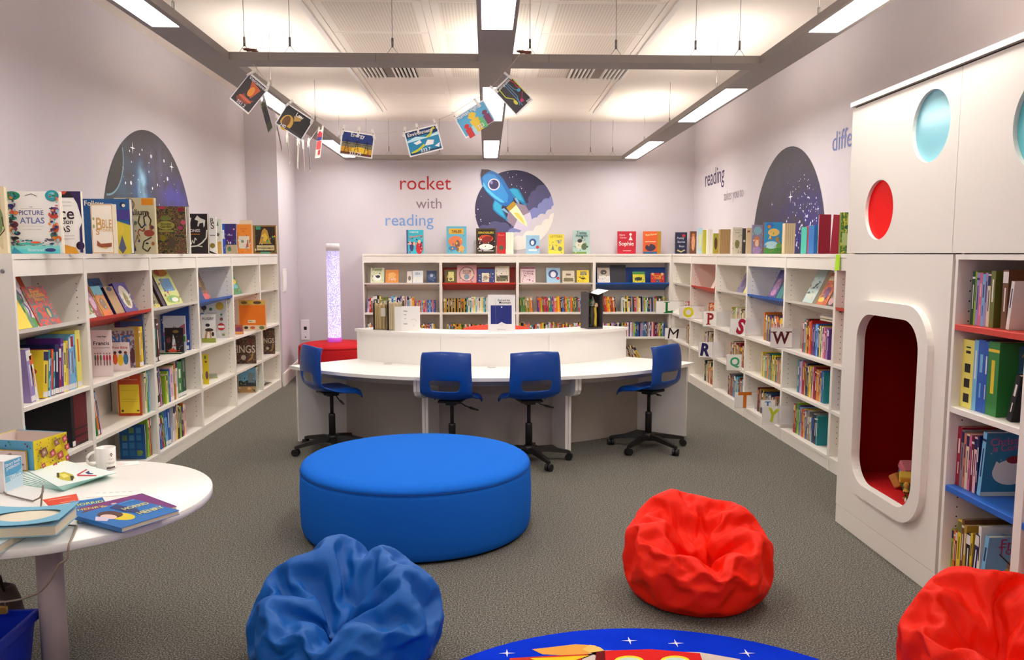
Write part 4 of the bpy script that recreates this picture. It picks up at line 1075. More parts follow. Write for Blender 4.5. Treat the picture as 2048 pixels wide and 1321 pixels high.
NOBUSY = ('bible', 'picture atlas', 'large white', 'handwritten', 'dark blue square', 'yellow panel', 'orange book back', 'rugby', 'page edges', 'picture-grid', 'grid of', 'space atlas', 'grey book dotted', 'cream book standing', 'story book for boys', 'spine', 'black book of white', 'light blue round', 'round blue picture', 'capital letters')
def face_book(fr, w, h, t, col, cmds, label, tilt=0, yaw=0, spine=None, group=None, x=0, y=0, z=0, name='book', pic=None):
    """book standing face out; fr local frame, its lower corner at x,y,z; returns root"""
    m = fr @ Matrix.Translation((x, y, z)) @ Matrix.Rotation(R(yaw), 4, 'Z') @ Matrix.Rotation(R(-tilt), 4, 'X')
    c = mcol(col); b = min(0.003, t * 0.2)
    mb = MB()
    mb.box(0, w, 0, b, 0, h, c); mb.box(0, w, t - b, t, 0, h, c); mb.box(0, b, b, t - b, 0, h, mcol(spine) if spine else c)
    kw = dict(label=label, category='book')
    if group: kw['group'] = group
    o = mb.build(name, None, m, **kw)
    if t > 0.008: p = MB(); p.box(b, w - 0.003, b, t - b, 0.003, h - 0.003, MAT['pages']); p.build('pages', o)
    if cmds and not pic and w * h > .015 and not any(q in label for q in NOBUSY):
        rz = random.Random(sum(ord(q) for q in label)); pal = [q[-1] for q in cmds if q[0] in 'cepr' and isinstance(q[-1], tuple)] or [(90, 90, 100)]
        ex = []
        for _ in range(26):
            k = rz.choice(pal); k = tuple(max(10, min(245, v_ + rz.randint(-34, 34)) // 6 * 6) for v_ in k); u, v, r1 = rz.uniform(.06, .94), rz.uniform(.05, .72), rz.uniform(.015, .05)
            if rz.random() < .5: ex.append(('e', u, v, r1, r1 * rz.uniform(.4, 1.2), k))
            else: ex.append(('p', [(u - r1, v - r1 * rz.uniform(0, 1)), (u + r1 * rz.uniform(.3, 1), v - r1 * .6), (u + r1 * .3, v + r1), (u - r1 * .6, v + r1 * .5)], k))
        cmds = [q for q in cmds if q[0] != 't'] + ex + [q for q in cmds if q[0] == 't']
    if cmds or pic:
        a = MB()
        if pic: a.art([('r', 0.0, 0.0, 1, 1, pic)], w, h)
        a.art([cc for cc in cmds], w, h, -0.0002)
        a.build('cover_print', o)
    return o
# ---- books standing on top of the cases: (px0, px1, py_top, Xc, thickness, colour, art, label, extras)
def top_book(x0, x1, yt, Xc, t, col, cmds, label, yaw=0, Y=None, spine=None, pic=None, z=1.6005):
    pc = (x0 + x1) / 2
    if Y is None: Y = atX(pc, 480, Xc).y
    A, B_ = atY(x0, 480, Y), atY(x1, 480, Y); h = atY(pc, yt, Y).z - 1.6
    wd = (B_.x - A.x) / math.cos(R(yaw))
    return face_book(yawm((A.x, Y, 0), 0), wd, h, t, col, cmds, label, yaw=yaw, spine=spine, pic=pic, z=z)
W_ = (238, 234, 228); K_ = (30, 26, 28)
rb0 = random.Random(31)
flora = illus('flora_print', [(40, 44, 34), (70, 96, 50), (140, 60, 70), (60, 66, 40), (150, 130, 60), (90, 60, 46), (44, 60, 40)], 26)
top_book(-60, 14, 373, -2.70, 0.03, (222, 206, 170), [('r', .1, .1, .9, .9, (208, 196, 150)), ('e', .8, .5, .14, .2, (120, 140, 90)), ('l', [(.7, .2), (.95, .35), (.9, .55)], .006, (70, 60, 40))], 'beige map-like picture book cut off by the frame, on the nearest bookcase', Y=4.62, spine='brown')
top_book(60, 166, 383, -2.62, 0.022, W_, [('r', .0, .9, 1, 1, K_), ('p', [(.45, 1), (.75, 1), (.7, .95), (.5, .95)], (200, 60, 40)), ('p', [(.8, 1), (1, 1), (1, .55), (.93, .8)], (50, 30, 80)), ('t', 'Space', .5, .62, .72, (50, 30, 44)), ('t', 'exploration', .52, .505, .62, K_), ('t', 'ATLAS', .52, .40, .5, K_),
    ('l', [(.5, .83), (.82, .83)], .002, (170, 160, 150)), ('l', [(.5, .77), (.82, .77)], .002, (170, 160, 150)), ('l', [(.5, .29), (.85, .29)], .002, (170, 160, 150)), ('l', [(.5, .24), (.85, .24)], .002, (170, 160, 150)),
    ('p', [(.55, 0), (.6, .16), (.86, .1), (.92, 0)], (226, 160, 50)), ('c', .95, .13, .08, (50, 24, 40)), ('p', [(.94, .02), (1, .02), (1, .5), (.95, .4)], (48, 40, 96)), ('r', .52, .93, .66, .96, (70, 160, 100))], 'white space atlas with black lettering, half behind the picture atlas', Y=4.98)
top_book(18, 124, 383, -2.62, 0.025, W_, [
    ('e', .10, .93, .16, .07, (30, 140, 110)), ('e', .86, .93, .13, .09, (40, 150, 160)), ('e', .87, .94, .08, .05, (90, 196, 200)), ('e', .07, .76, .07, .04, (46, 54, 130)), ('e', .13, .66, .09, .03, (220, 110, 80)), ('e', .10, .57, .08, .03, (60, 130, 110)), ('e', .12, .47, .08, .05, (120, 60, 56)), ('e', .10, .38, .06, .04, (226, 130, 50)), ('e', .17, .33, .06, .03, (50, 60, 90)),
    ('e', .90, .70, .08, .05, (130, 70, 120)), ('e', .88, .60, .08, .04, (200, 70, 50)), ('e', .90, .42, .06, .08, (210, 90, 40)), ('e', .86, .30, .07, .05, (60, 140, 120)), ('e', .94, .24, .06, .05, (220, 110, 50)), ('l', [(.36, .93), (.48, .96), (.58, .92)], .003, K_),
    ] + [('e', rb0.choice([rb0.uniform(.02, .2), rb0.uniform(.8, .98)]), rb0.uniform(.14, .98), rb0.uniform(.012, .04), rb0.uniform(.008, .03), rb0.choice([(60, 150, 150), (46, 54, 110), (206, 90, 70), (120, 60, 90), (70, 140, 110), (226, 140, 60), (60, 50, 60), (150, 190, 200)])) for _ in range(90)] + [('e', rb0.uniform(.1, .9), rb0.uniform(.12, .24), rb0.uniform(.01, .05), rb0.uniform(.006, .014), rb0.choice([(60, 150, 150), (206, 90, 70), (60, 60, 90), (150, 200, 204)])) for _ in range(24)] + [
    ('r', .0, .0, 1, .07, (90, 196, 204)), ('r', .0, .07, 1, .13, (120, 206, 200)), ('p', [(.08, .0), (.14, .11), (.3, .0)], (60, 150, 180)), ('e', .45, .16, .24, .02, (60, 170, 160)), ('e', .55, .18, .1, .018, (220, 90, 60)), ('e', .82, .06, .10, .03, (50, 60, 120)),
    ('t', 'THE', .5, .745, .06, (100, 110, 160)), ('t', 'PICTURE', .5, .655, .46, (66, 76, 136)), ('t', 'ATLAS', .51, .53, .46, (80, 96, 156)), ('l', [(.3, .72), (.7, .72)], .0015, (190, 180, 170)), ('l', [(.32, .44), (.72, .44)], .0015, (190, 180, 170)), ('t', 'AN ILLUSTRATED JOURNEY', .5, .385, .34, (170, 160, 170)),
    ('e', .18, .25, .07, .025, K_), ('e', .84, .22, .07, .02, (90, 80, 90)), ('t', 'Illustrated', .55, .06, .3, (210, 236, 240))], 'large white picture atlas with blue letters ringed by animals, above the nearest bay', Y=4.72, spine=(60, 140, 150))
top_book(166, 262, 398, -2.6, 0.05, (40, 92, 150), [('r', 0, .0, .30, 1, (30, 84, 140)), ('p', [(.3, 0), (1, 0), (1, .52), (.66, .62), (.5, .5), (.3, .5)], (214, 196, 60)), ('e', .70, .45, .17, .13, (226, 200, 70)), ('p', [(.55, .4), (.68, .62), (.72, .3), (.6, .12)], (120, 80, 60)), ('p', [(.74, .1), (.82, .34), (.9, .1), (.82, .0)], (90, 96, 130)), ('t', 'Follow', .27, .92, .4, (236, 226, 200)), ('c', .86, .89, .06, (28, 44, 80)), ('c', .88, .88, .035, (226, 220, 200)), ('r', .3, .62, 1, .8, (70, 60, 140))], 'blue and yellow book reading Follow, behind the white bible stories book', Y=5.72, spine=(26, 72, 128))
top_book(184, 228, 408, -2.6, 0.055, (240, 230, 214), [('l', [(.03, .02), (.97, .02), (.97, .98), (.03, .98), (.03, .02)], .004, (206, 150, 60)), ('t', 'B', .36, .60, .26, (206, 160, 90), 0, 1.5), ('t', 'IBLE', .68, .60, .5, (206, 160, 90), 0, 1.9), ('t', 'STORIES', .64, .475, .62, (212, 170, 110), 0, 1.1), ('t', 'S', .28, .44, .16, (206, 160, 90)), ('e', .12, .7, .05, .03, (150, 170, 120)), ('e', .12, .55, .05, .04, (150, 170, 120)),
    ('p', [(.22, .16), (.24, .27), (.4, .2), (.9, .22), (.88, .14), (.4, .13)], (150, 80, 50)), ('p', [(.3, .13), (.6, .1), (.8, .13)], (214, 180, 100))], 'white bible stories book with gold edge in front of the blue book', Y=5.40, spine=(190, 146, 40))
top_book(232, 312, 396, -2.6, 0.03, (216, 204, 160), [('t', 'Animalium', .4, .745, .9, (60, 40, 28)), ('c', .35, .88, .16, (150, 116, 70)), ('c', .35, .88, .12, (216, 204, 160)), ('c', .35, .87, .07, (150, 116, 70)), ('r', .68, .87, .97, .99, (240, 150, 20)),
    ('c', .36, .60, .1, (84, 90, 100)), ('e', .12, .52, .1, .05, (110, 140, 120)), ('l', [(.62, .68), (.58, .56), (.66, .46), (.74, .52), (.72, .66), (.82, .7), (.9, .6), (.86, .5)], .010, (70, 64, 44)), ('e', .84, .37, .13, .06, (170, 76, 56)), ('l', [(.7, .4), (.6, .44), (.56, .38), (.6, .32)], .008, (180, 84, 60)),
    ('p', [(.18, .34), (.3, .28), (.42, .3), (.34, .24), (.22, .26)], (50, 34, 30)), ('p', [(.1, .16), (.44, .22), (.5, .12), (.44, .0), (.38, .0), (.34, .1), (.2, .08), (.16, 0), (.1, 0)], (176, 130, 60)), ('l', [(.46, .18), (.54, .3), (.6, .24)], .006, (176, 130, 60)), ('l', [(.9, .3), (.7, .22), (.66, .1), (.78, .04), (.86, .12)], .009, (70, 66, 44))], 'cream animal book with snake and flamingo and an orange sticker', Y=6.02)
top_book(311, 373, 413, -2.6, 0.03, (50, 50, 36), [('e', .36, .60, .28, .09, (170, 160, 70)), ('e', .36, .75, .18, .05, (120, 130, 60)), ('t', 'Wonder', .36, .63, .36, (40, 40, 24)), ('t', 'Garden', .36, .575, .36, (40, 40, 24)), ('r', .12, .46, .6, .5, (150, 150, 66)), ('c', .25, .33, .1, (140, 126, 40)), ('e', .53, .22, .12, .12, (90, 76, 60)), ('e', .82, .55, .08, .04, (190, 60, 110)), ('e', .92, .66, .08, .05, (210, 90, 120)), ('e', .25, .97, .12, .03, (200, 70, 90)), ('e', .85, .93, .1, .05, (150, 30, 60))], 'dark flowery garden book with a yellow title plate', Y=6.80, pic=flora)
top_book(374, 380, 414, -2.5, 0.02, W_, [], 'thin white book edge beside the flowery garden book', Y=7.05)
top_book(377, 416, 428, -2.6, 0.03, (44, 36, 36), [('t', 'BONES', .3, .58, .62, (236, 230, 220)), ('p', [(.35, .86), (.5, .96), (.62, .9), (.9, .84), (.86, .7), (.8, .66), (.78, .78), (.6, .76), (.54, .68), (.48, .7), (.54, .82)], (220, 216, 204)), ('l', [(.06, .3), (.14, .24), (.2, .34), (.28, .26), (.34, .4), (.42, .34)], .008, (220, 216, 204)), ('l', [(.96, .6), (.92, .4), (.7, .28), (.44, .2), (.1, .18)], .012, (220, 216, 204)), ('l', [(.44, .2), (.7, .18)], .008, (220, 216, 204)), ('r', .05, .48, .6, .5, (190, 120, 50)), ('p', [(.05, .9), (.2, .9), (.12, .76)], (220, 216, 204))], 'black book of white animal bones standing on the bookcase', Y=7.62)
top_book(412, 433, 434, -2.6, 0.02, W_, [('t', 'R', .66, .9, .35, (96, 84, 50)), ('t', 'S', .66, .76, .35, (96, 84, 50)), ('l', [(.4, .5), (.9, .5)], .006, K_), ('c', .6, .22, .25, (150, 130, 60)), ('p', [(.0, .12), (1, .0), (.6, .0), (.0, .06)], K_)], 'white book with olive capital letters, partly behind the bones book', Y=7.92)
top_book(430, 444, 438, -2.6, 0.02, (210, 214, 200), [('c', .4, .55, .25, (90, 80, 70)), ('r', .1, .0, .9, .35, (200, 160, 90)), ('p', [(.3, .8), (.5, .95), (.6, .8)], (90, 140, 110))], 'narrow pale picture book before the blue night-stories book', Y=8.2)
top_book(443, 473, 448, -2.6, 0.03, (54, 46, 104), [('r', .0, .0, .24, 1, (40, 90, 190)), ('r', .06, .5, .2, .8, (226, 226, 230)), ('r', .34, .38, .8, .78, (66, 30, 100)), ('t', 'STORIES', .57, .62, .36, (200, 180, 220)), ('r', .26, .0, 1, .3, (176, 160, 130)), ('c', .85, .82, .06, (200, 140, 160)), ('e', .5, .16, .14, .08, (90, 130, 90))], 'purple and blue storybook between pale and orange books', Y=8.52)
top_book(480, 504, 441, -2.7, 0.03, (226, 216, 190), [], 'plain cream book behind the orange one', Y=8.95)
top_book(473, 503, 449, -2.6, 0.03, (232, 140, 46), [('r', .14, .18, .86, .6, (226, 216, 196)), ('t', 'THE STORY', .5, .85, .5, (170, 80, 30)), ('t', 'OF', .5, .76, .15, (170, 80, 30)), ('p', [(.6, .22), (.76, .5), (.8, .22)], (180, 90, 60)), ('c', .4, .42, .1, (120, 150, 120))], 'orange book with a small framed picture on the bookcase top', Y=8.85)
top_book(506, 553, 451, -2.6, 0.045, (150, 110, 50), [('r', .1, .05, .94, .95, (46, 34, 30)), ('p', [(.26, .35), (.4, .82), (.5, .9), (.62, .82), (.76, .35)], (190, 150, 60)), ('e', .51, .58, .1, .14, (226, 186, 60)), ('r', .15, .12, .9, .3, (214, 200, 150)), ('t', 'TUTANKHAMUN', .52, .2, .68, (60, 44, 30)), ('t', 'THE STORY OF', .52, .27, .3, (60, 44, 30)), ('r', .3, .0, .72, .07, (100, 160, 130)), ('r', .14, .85, .34, .97, (60, 150, 120))], 'gold and brown book of the pharaoh mask at the far end', Y=9.62)
# rocket wall tops
def tb(x0, x1, yt, t, col, cmds, label, **k): return top_book(x0, x1, yt, 0, t, col, cmds, label, Y=11.33, **k)
tb(813, 847, 460, 0.03, (60, 180, 200), [('t', 'Adventures', .55, .74, .8, (226, 120, 60), 8), ('t', 'FAMOUS', .45, .9, .5, W_), ('e', .3, .3, .12, .2, (60, 60, 110)), ('e', .75, .25, .2, .28, (190, 40, 50)), ('e', .45, .42, .08, .08, (226, 180, 150)), ('e', .75, .5, .08, .08, (226, 180, 150)), ('r', 0, 0, .07, 1, (60, 40, 110)), ('e', .2, .45, .07, .07, (226, 180, 150))], 'turquoise adventure book with children, first on the rocket-wall case')
tb(893, 933, 453, 0.045, (96, 168, 190), [('r', .12, .72, .85, .92, (210, 170, 60)), ('t', 'TALES', .5, .82, .5, (90, 40, 20)), ('e', .45, .45, .36, .2, (214, 120, 80)), ('e', .55, .3, .12, .2, (120, 90, 80)), ('e', .3, .2, .2, .08, (70, 120, 160)), ('e', .75, .2, .14, .1, (226, 160, 90))], 'tall blue book with a gold title scroll on the rocket-wall case', spine='gold')
tb(952, 992, 457, 0.035, (70, 60, 34), [('r', .08, .04, .93, .95, (40, 30, 26)), ('t', 'DINOSAURS', .5, .83, .76, (220, 200, 50)), ('e', .5, .6, .36, .14, (206, 80, 40)), ('p', [(.2, .55), (.5, .7), (.85, .68), (.7, .45), (.4, .4)], (130, 40, 30)), ('e', .5, .27, .36, .12, (232, 228, 220)), ('r', .12, .1, .88, .13, (232, 228, 220))], 'dark framed dinosaur book below the rocket picture')
tb(994, 1011, 465, 0.03, (186, 34, 36), [('t', 'Beast', .5, .88, .7, (226, 110, 100)), ('c', .5, .28, .28, (70, 90, 70))], 'narrow red book beside the dinosaur book', spine='black')
tb(1012, 1027, 465, 0.05, (234, 226, 206), [('l', [(.2, 0), (.2, 1)], .004, (206, 196, 170)), ('l', [(.6, 0), (.6, 1)], .004, (206, 196, 170))], 'cream page edges of a book turned away, beside the narrow red book')
tb(1052, 1079, 471, 0.02, (150, 194, 220), [('e', .5, .62, .26, .2, (60, 90, 150)), ('e', .48, .6, .12, .12, (236, 236, 236)), ('r', .2, .16, .8, .24, W_), ('c', .85, .36, .12, (206, 70, 60))], 'light blue book with a round blue picture, top of the rocket-wall case')
tb(1097, 1128, 469, 0.02, (228, 214, 80), [('t', 'LETTERS', .5, .88, .76, (170, 150, 40)), ('e', .7, .6, .13, .1, (190, 190, 150)), ('p', [(.2, .2), (.28, .5), (.36, .2)], (110, 100, 120)), ('e', .75, .25, .14, .12, (140, 140, 100))], 'bright yellow book with sketches, top of the rocket-wall case')
tb(1146, 1180, 461, 0.045, (170, 196, 190), [('t', 'Twins', .5, .9, .6, (60, 110, 110)), ('t', 'Animals', .5, .78, .7, (60, 110, 110)), ('e', .4, .4, .26, .18, (214, 210, 190)), ('e', .65, .3, .16, .14, (90, 110, 80)), ('e', .4, .55, .14, .08, (60, 60, 60)), ('r', .0, .0, .8, .08, (110, 150, 60))], 'pale green animal book, top of the rocket-wall case')
tb(1235, 1272, 463, 0.02, (186, 34, 52), [('t', 'Here', .25, .84, .3, (232, 190, 190)), ('t', 'Comes', .3, .72, .36, (232, 190, 190)), ('t', 'Sophie', .48, .43, .8, (236, 226, 220)), ('c', .7, .86, .07, (232, 220, 210)), ('p', [(.6, .6), (.7, .8), (.82, .6)], (232, 220, 210)), ('r', .3, .12, .74, .15, (226, 180, 180))], 'plain red book with white handwritten title above the blue shelf')
tb(1287, 1322, 463, 0.05, (214, 92, 40), [('t', 'Red Rover', .45, .86, .66, (236, 216, 160), 6), ('r', .1, .52, .7, .56, (236, 190, 150)), ('e', .4, .28, .3, .16, (60, 50, 70)), ('e', .3, .42, .08, .08, (190, 90, 60)), ('r', .0, .0, .78, .1, (50, 90, 130)), ('r', .8, .0, 1, 1, (176, 130, 40))], 'thick orange book with gold spine nearest the room corner')
# night-sky wall tops
def tr(x0, x1, yt, t, col, cmds, label, **k): return top_book(x0, x1, yt, 2.70, t, col, cmds, label, **k)
tr(1351, 1374, 465, .03, (34, 40, 66), [('t', 'Funny', .45, .72, .6, (200, 210, 226)), ('t', 'Stories', .5, .56, .66, (200, 210, 226)), ('t', 'Boys', .55, .34, .44, (200, 210, 226)), ('c', .7, .84, .14, (190, 50, 60)), ('p', [(.15, .14), (.5, .06), (.85, .16), (.8, .2), (.5, .12), (.2, .2)], (214, 196, 130))], 'dark blue story book for boys in the room corner')
tr(1380, 1393, 463, .02, (110, 66, 44), [('e', .5, .5, .26, .36, (214, 160, 120)), ('c', .5, .84, .22, (196, 120, 60))], 'narrow brown bear book, second on the night-sky case')
tr(1395, 1405, 456, .02, (186, 214, 226), [('e', .5, .5, .2, .3, (230, 220, 150))], 'narrow light blue book, third on the night-sky case')
tr(1406, 1414, 460, .03, (190, 184, 60), [], 'thin yellow-green book standing beside white page edges')
tr(1415, 1425, 459, .05, (232, 228, 216), [('l', [(.5, 0), (.5, 1)], .003, (200, 190, 170))], 'white page edges of a book turned away on the night-sky case')
tr(1427, 1439, 467, .03, (170, 170, 60), [('e', .4, .5, .26, .3, (90, 60, 40)), ('t', 'ZOO', .5, .12, .7, (200, 60, 40))], 'small green monkey book before the brown page edges')
tr(1440, 1461, 459, .06, (176, 144, 96), [('l', [(u, 0), (u, 1)], .003, (130, 100, 60)) for u in (.1, .25, .4, .55, .7, .85)], 'thick brown page edges of an open old book')
tr(1465, 1484, 455, .03, (222, 212, 190), [('t', 'THE HEDGEHOG', .5, .9, .8, (110, 100, 90)), ('t', 'STORY', .5, .8, .5, (110, 100, 90)), ('e', .5, .36, .24, .16, (140, 130, 80))], 'tall cream book with an oval sketch on the night-sky case')
tr(1485, 1492, 457, .02, (70, 66, 64), [('c', .5, .5, .3, (220, 220, 216))], 'slim black and white book beside the tall cream book')
tr(1493, 1503, 456, .02, (214, 190, 150), [('t', 'M', .4, .86, .5, (150, 60, 50))], 'slim tan book next to the red-haired girl book')
tr(1504, 1526, 450, .02, (136, 126, 150), [('e', .5, .8, .38, .14, (130, 170, 180)), ('e', .45, .42, .26, .18, (206, 120, 60)), ('e', .45, .36, .16, .12, (232, 196, 170)), ('e', .45, .12, .36, .14, (170, 140, 190))], 'mauve book with a red-haired girl, before the night-sky mural')
tr(1528, 1566, 445, .045, (50, 140, 190), [('e', .3, .9, .2, .08, (60, 110, 180)), ('e', .5, .68, .3, .12, (226, 186, 100)), ('e', .7, .46, .1, .08, (200, 120, 70)), ('r', .0, .0, 1, .2, (80, 150, 70)), ('e', .4, .28, .36, .12, (170, 210, 214)), ('e', .8, .26, .16, .08, (110, 170, 80)), ('c', .25, .86, .09, (200, 130, 60))], 'bright blue sky picture book with a scroll, before the night-sky mural', spine='maroon')
tr(1569, 1590, 447, .06, (206, 186, 146), [('l', [(u, 0), (u, 1)], .003, (150, 126, 86)) for u in (.15, .35, .55, .75)], 'thick tan page edges right before the starry gap in the row')
tr(1613, 1621, 454, .12, (60, 180, 160), [], 'teal-green spine in the trio beside the open red book')
tr(1622, 1627, 452, .12, (206, 40, 66), [], 'crimson spine in the trio beside the open red book')
tr(1628, 1638, 451, .12, (30, 110, 180), [], 'blue spine in the trio beside the open red book')
# large open red book and green book
Yo = 6.42; a_, b2_, c2_ = atY(1640, 480, Yo), atY(1664, 480, Yo), atY(1690, 480, Yo); hh_ = atY(1660, 429, Yo).z - 1.6
ob = empty('open_book', yawm((b2_.x, Yo + 0.03, 1.6005), 0), label='large plain red book standing half open on the night-sky case', category='book')
t = MB(); t.box(-0.105, 0, 0, 0.004, 0, hh_, M((150, 20, 48), 0.5), Matrix.Rotation(R(12), 4, 'Z')); t.build('cover', ob)
t = MB(); t.box(0, 0.12, 0, 0.004, 0, hh_, M((176, 40, 66), 0.5), Matrix.Rotation(R(-16), 4, 'Z') @ Matrix.Rotation(R(3), 4, 'Y')); t.build('cover', ob)
t = MB(); t.box(-0.10, 0, 0.006, 0.016, 0.004, hh_ - 0.004, MAT['pages'], Matrix.Rotation(R(12), 4, 'Z')); t.build('pages', ob)
face_book(yawm((atY(1681, 480, 6.2).x, 6.2, 1.6005), 0), 0.10, 0.31, 0.03, (110, 130, 40), [('e', .7, .8, .3, .14, (190, 190, 60)), ('c', .7, .86, .12, (190, 70, 50)), ('r', .1, .2, .55, .5, (170, 190, 120)), ('e', .5, .64, .26, .05, (40, 90, 50))], 'green and yellow book next to the open red one by the cabinet', pic=illus('garden_print', [(120, 140, 40), (190, 190, 60), (60, 110, 40), (150, 160, 50)], 20))
# old book fanned page block at the near end of the planet-wall row

# ---- display shelves (books leaning back, face out)
FL = [frame((XL, LY[i], 0), (0, 1, 0), (-1, 0, 0)) for i in range(6)]
FB = [frame((BX[i], YB, 0), (1, 0, 0), (0, 1, 0)) for i in range(4)]
FR = [frame((XR, RY[i], 0), (0, -1, 0), (1, 0, 0)) for i in range(6)]
TN = math.tan(R(17))
def disp(fr, x, w, h, t, col, cmds, label, zs=S1, tilt=24, y=0.03, **k):
    return face_book(fr, w, h, t, col, cmds, label, tilt=tilt, x=x, y=y, z=zs - y * TN + 0.002 + t * 0.14, **k)
red_pic = illus('red_print', [(196, 60, 40), (206, 70, 46), (190, 50, 36), (60, 110, 120), (206, 70, 46)], 22)
# nearest bay
disp(FL[0], 0.03, 0.16, 0.30, 0.02, 'yellow', [], 'yellow book leaning at the near end of the first display shelf', y=0.02, tilt=26)
disp(FL[0], 0.05, 0.24, 0.33, 0.02, (70, 120, 130), [('e', .3, .9, .3, .1, (80, 60, 120)), ('e', .4, .2, .3, .14, (60, 90, 150)), ('e', .7, .3, .2, .1, (130, 170, 60))], 'blue-green picture book leaning behind the lilac one', y=0.10)
disp(FL[0], 0.07, 0.17, 0.33, 0.018, (90, 140, 110), [('e', .5, .24, .35, .13, (170, 190, 60)), ('e', .4, .6, .3, .1, (70, 120, 150)), ('l', [(.4, .3), (.5, .5)], .01, (200, 90, 60))], 'green reptile picture book, first on the nearest display shelf', y=0.03)
disp(FL[0], 0.21, 0.09, 0.30, 0.02, (226, 214, 222), [('e', .5, .1, .5, .1, (70, 140, 60)), ('l', [(.3, .8), (.6, .6), (.4, .5), (.7, .36), (.5, .2)], .014, (110, 60, 150))], 'lilac and white book with purple scribble on the nearest display shelf', y=0.035)
disp(FL[0], 0.22, 0.24, 0.33, 0.02, (206, 84, 40), [('t', 'Oxford', .5, .60, .5, (226, 196, 120)), ('e', .66, .8, .08, .07, (110, 90, 50))], 'orange reference book behind the red history book', y=0.09)
disp(FL[0], 0.29, 0.23, 0.24, 0.02, (200, 64, 38), [('t', 'First', .5, .86, .4, (226, 170, 60)), ('t', 'Encyclopedia', .5, .76, .72, (226, 170, 60)), ('t', 'History', .55, .66, .45, (226, 170, 60)), ('e', .68, .32, .15, .16, (60, 110, 116)), ('e', .2, .26, .1, .1, (60, 110, 116)), ('e', .66, .3, .06, .12, (200, 170, 100))], 'orange-red history encyclopedia leaning on the nearest display shelf', y=0.03, pic=red_pic)
# red-shelf bay
disp(FL[1], 0.03, 0.16, 0.30, 0.02, (60, 60, 110), [], 'dark blue book at the back of the red display shelf', y=0.11)
disp(FL[1], 0.02, 0.16, 0.22, 0.02, (100, 150, 60), [('e', .5, .4, .3, .3, (226, 190, 150)), ('p', [(0, .06), (1, .14), (1, 0), (0, 0)], (200, 214, 206))], 'green-edged cartoon book, first on the red display shelf', y=0.03)
disp(FL[1], 0.17, 0.10, 0.22, 0.03, (150, 60, 60), [('e', .5, .5, .3, .3, (206, 170, 190)), ('r', 0, .9, 1, 1, (190, 40, 40))], 'pink and red book, second on the red display shelf', y=0.03)
disp(FL[1], 0.20, 0.22, 0.29, 0.03, (196, 160, 110), [('e', .5, .7, .18, .16, (130, 90, 60)), ('r', 0, .9, 1, 1, (150, 40, 40))], 'tan book standing tall behind others on the red shelf', y=0.09, spine='brown')
disp(FL[1], 0.29, 0.13, 0.21, 0.02, (206, 130, 60), [('r', 0, .7, 1, 1, (110, 180, 200)), ('e', .5, .4, .3, .2, (150, 110, 70)), ('r', 0, 0, 1, .15, (226, 120, 40))], 'orange book with sky band, third on the red display shelf', y=0.03, spine='lemon')
disp(FL[1], 0.42, 0.20, 0.28, 0.03, (70, 110, 160), [('t', 'Space', .5, .84, .5, (30, 60, 100)), ('e', .5, .4, .3, .1, (206, 214, 220))], 'blue book with white swirl behind on the red display shelf', y=0.09, spine='sky')
disp(FL[1], 0.47, 0.13, 0.20, 0.025, (176, 140, 96), [('e', .5, .9, .3, .08, (60, 50, 90))], 'small tan book with navy spine, fourth on the red display shelf', y=0.03, spine='navy')
disp(FL[1], 0.62, 0.20, 0.22, 0.03, (80, 66, 140), [('e', .5, .5, .36, .40, (222, 214, 196)), ('e', .5, .4, .16, .24, (150, 140, 90)), ('l', [(.5, .7), (.4, .4), (.6, .3)], .006, (90, 80, 50))], 'purple book with cream cover panel at the end of the red shelf', y=0.03, spine=(60, 40, 130))
# third bay
disp(FL[2], 0.02, 0.14, 0.31, 0.03, (70, 72, 60), [], 'dark olive book at the back of the third display shelf', y=0.10)
disp(FL[2], 0.03, 0.20, 0.28, 0.02, (120, 110, 70), [('e', .5, .8, .3, .1, (200, 196, 160)), ('e', .5, .3, .3, .2, (80, 60, 40)), ('r', 0, 0, 1, .1, (200, 180, 90))], 'khaki animal book, first on the third display shelf', y=0.03, spine='brown')
disp(FL[2], 0.30, 0.06, 0.36, 0.03, (60, 40, 50), [], 'narrow dark maroon book leaning on the third display shelf', y=0.035)
disp(FL[2], 0.37, 0.34, 0.33, 0.03, (200, 206, 130), [('r', .2, .35, .85, .68, (90, 140, 190)), ('e', .5, .84, .4, .1, (200, 130, 60)), ('e', .3, .85, .12, .08, (170, 60, 60)), ('e', .5, .14, .4, .1, (140, 180, 80)), ('e', .6, .12, .2, .06, (220, 220, 210))], 'large pale green busy picture book with blue panel, third display shelf', y=0.03, spine='purple')
# blue-shelf bay
disp(FL[3], 0.03, 0.14, 0.31, 0.02, (200, 160, 90), [], 'sandy book at the back of the blue display shelf', y=0.08)
disp(FL[3], 0.03, 0.22, 0.19, 0.02, (30, 60, 110), [], 'navy book low on the blue display shelf', y=0.025)
disp(FL[3], 0.20, 0.26, 0.29, 0.03, (120, 90, 60), [('r', .1, .3, .9, .95, (90, 70, 50)), ('e', .6, .1, .35, .1, (206, 90, 90)), ('e', .5, .6, .2, .2, (150, 120, 70))], 'brown book with red foot leaning on the blue display shelf', y=0.04, spine='gold')
# bay with the orange book: green book
disp(FL[4], 0.02, 0.12, 0.31, 0.02, (60, 150, 120), [], 'teal book behind the green landscape book', y=0.06)
disp(FL[4], 0.14, 0.27, 0.28, 0.02, (70, 140, 80), [('e', .3, .7, .25, .14, (226, 150, 60)), ('e', .5, .5, .4, .12, (226, 206, 60)), ('e', .5, .3, .36, .08, (90, 180, 200)), ('r', .5, .85, 1, 1, (90, 90, 50))], 'green landscape book alone on its display shelf', y=0.03, spine=(30, 40, 50))
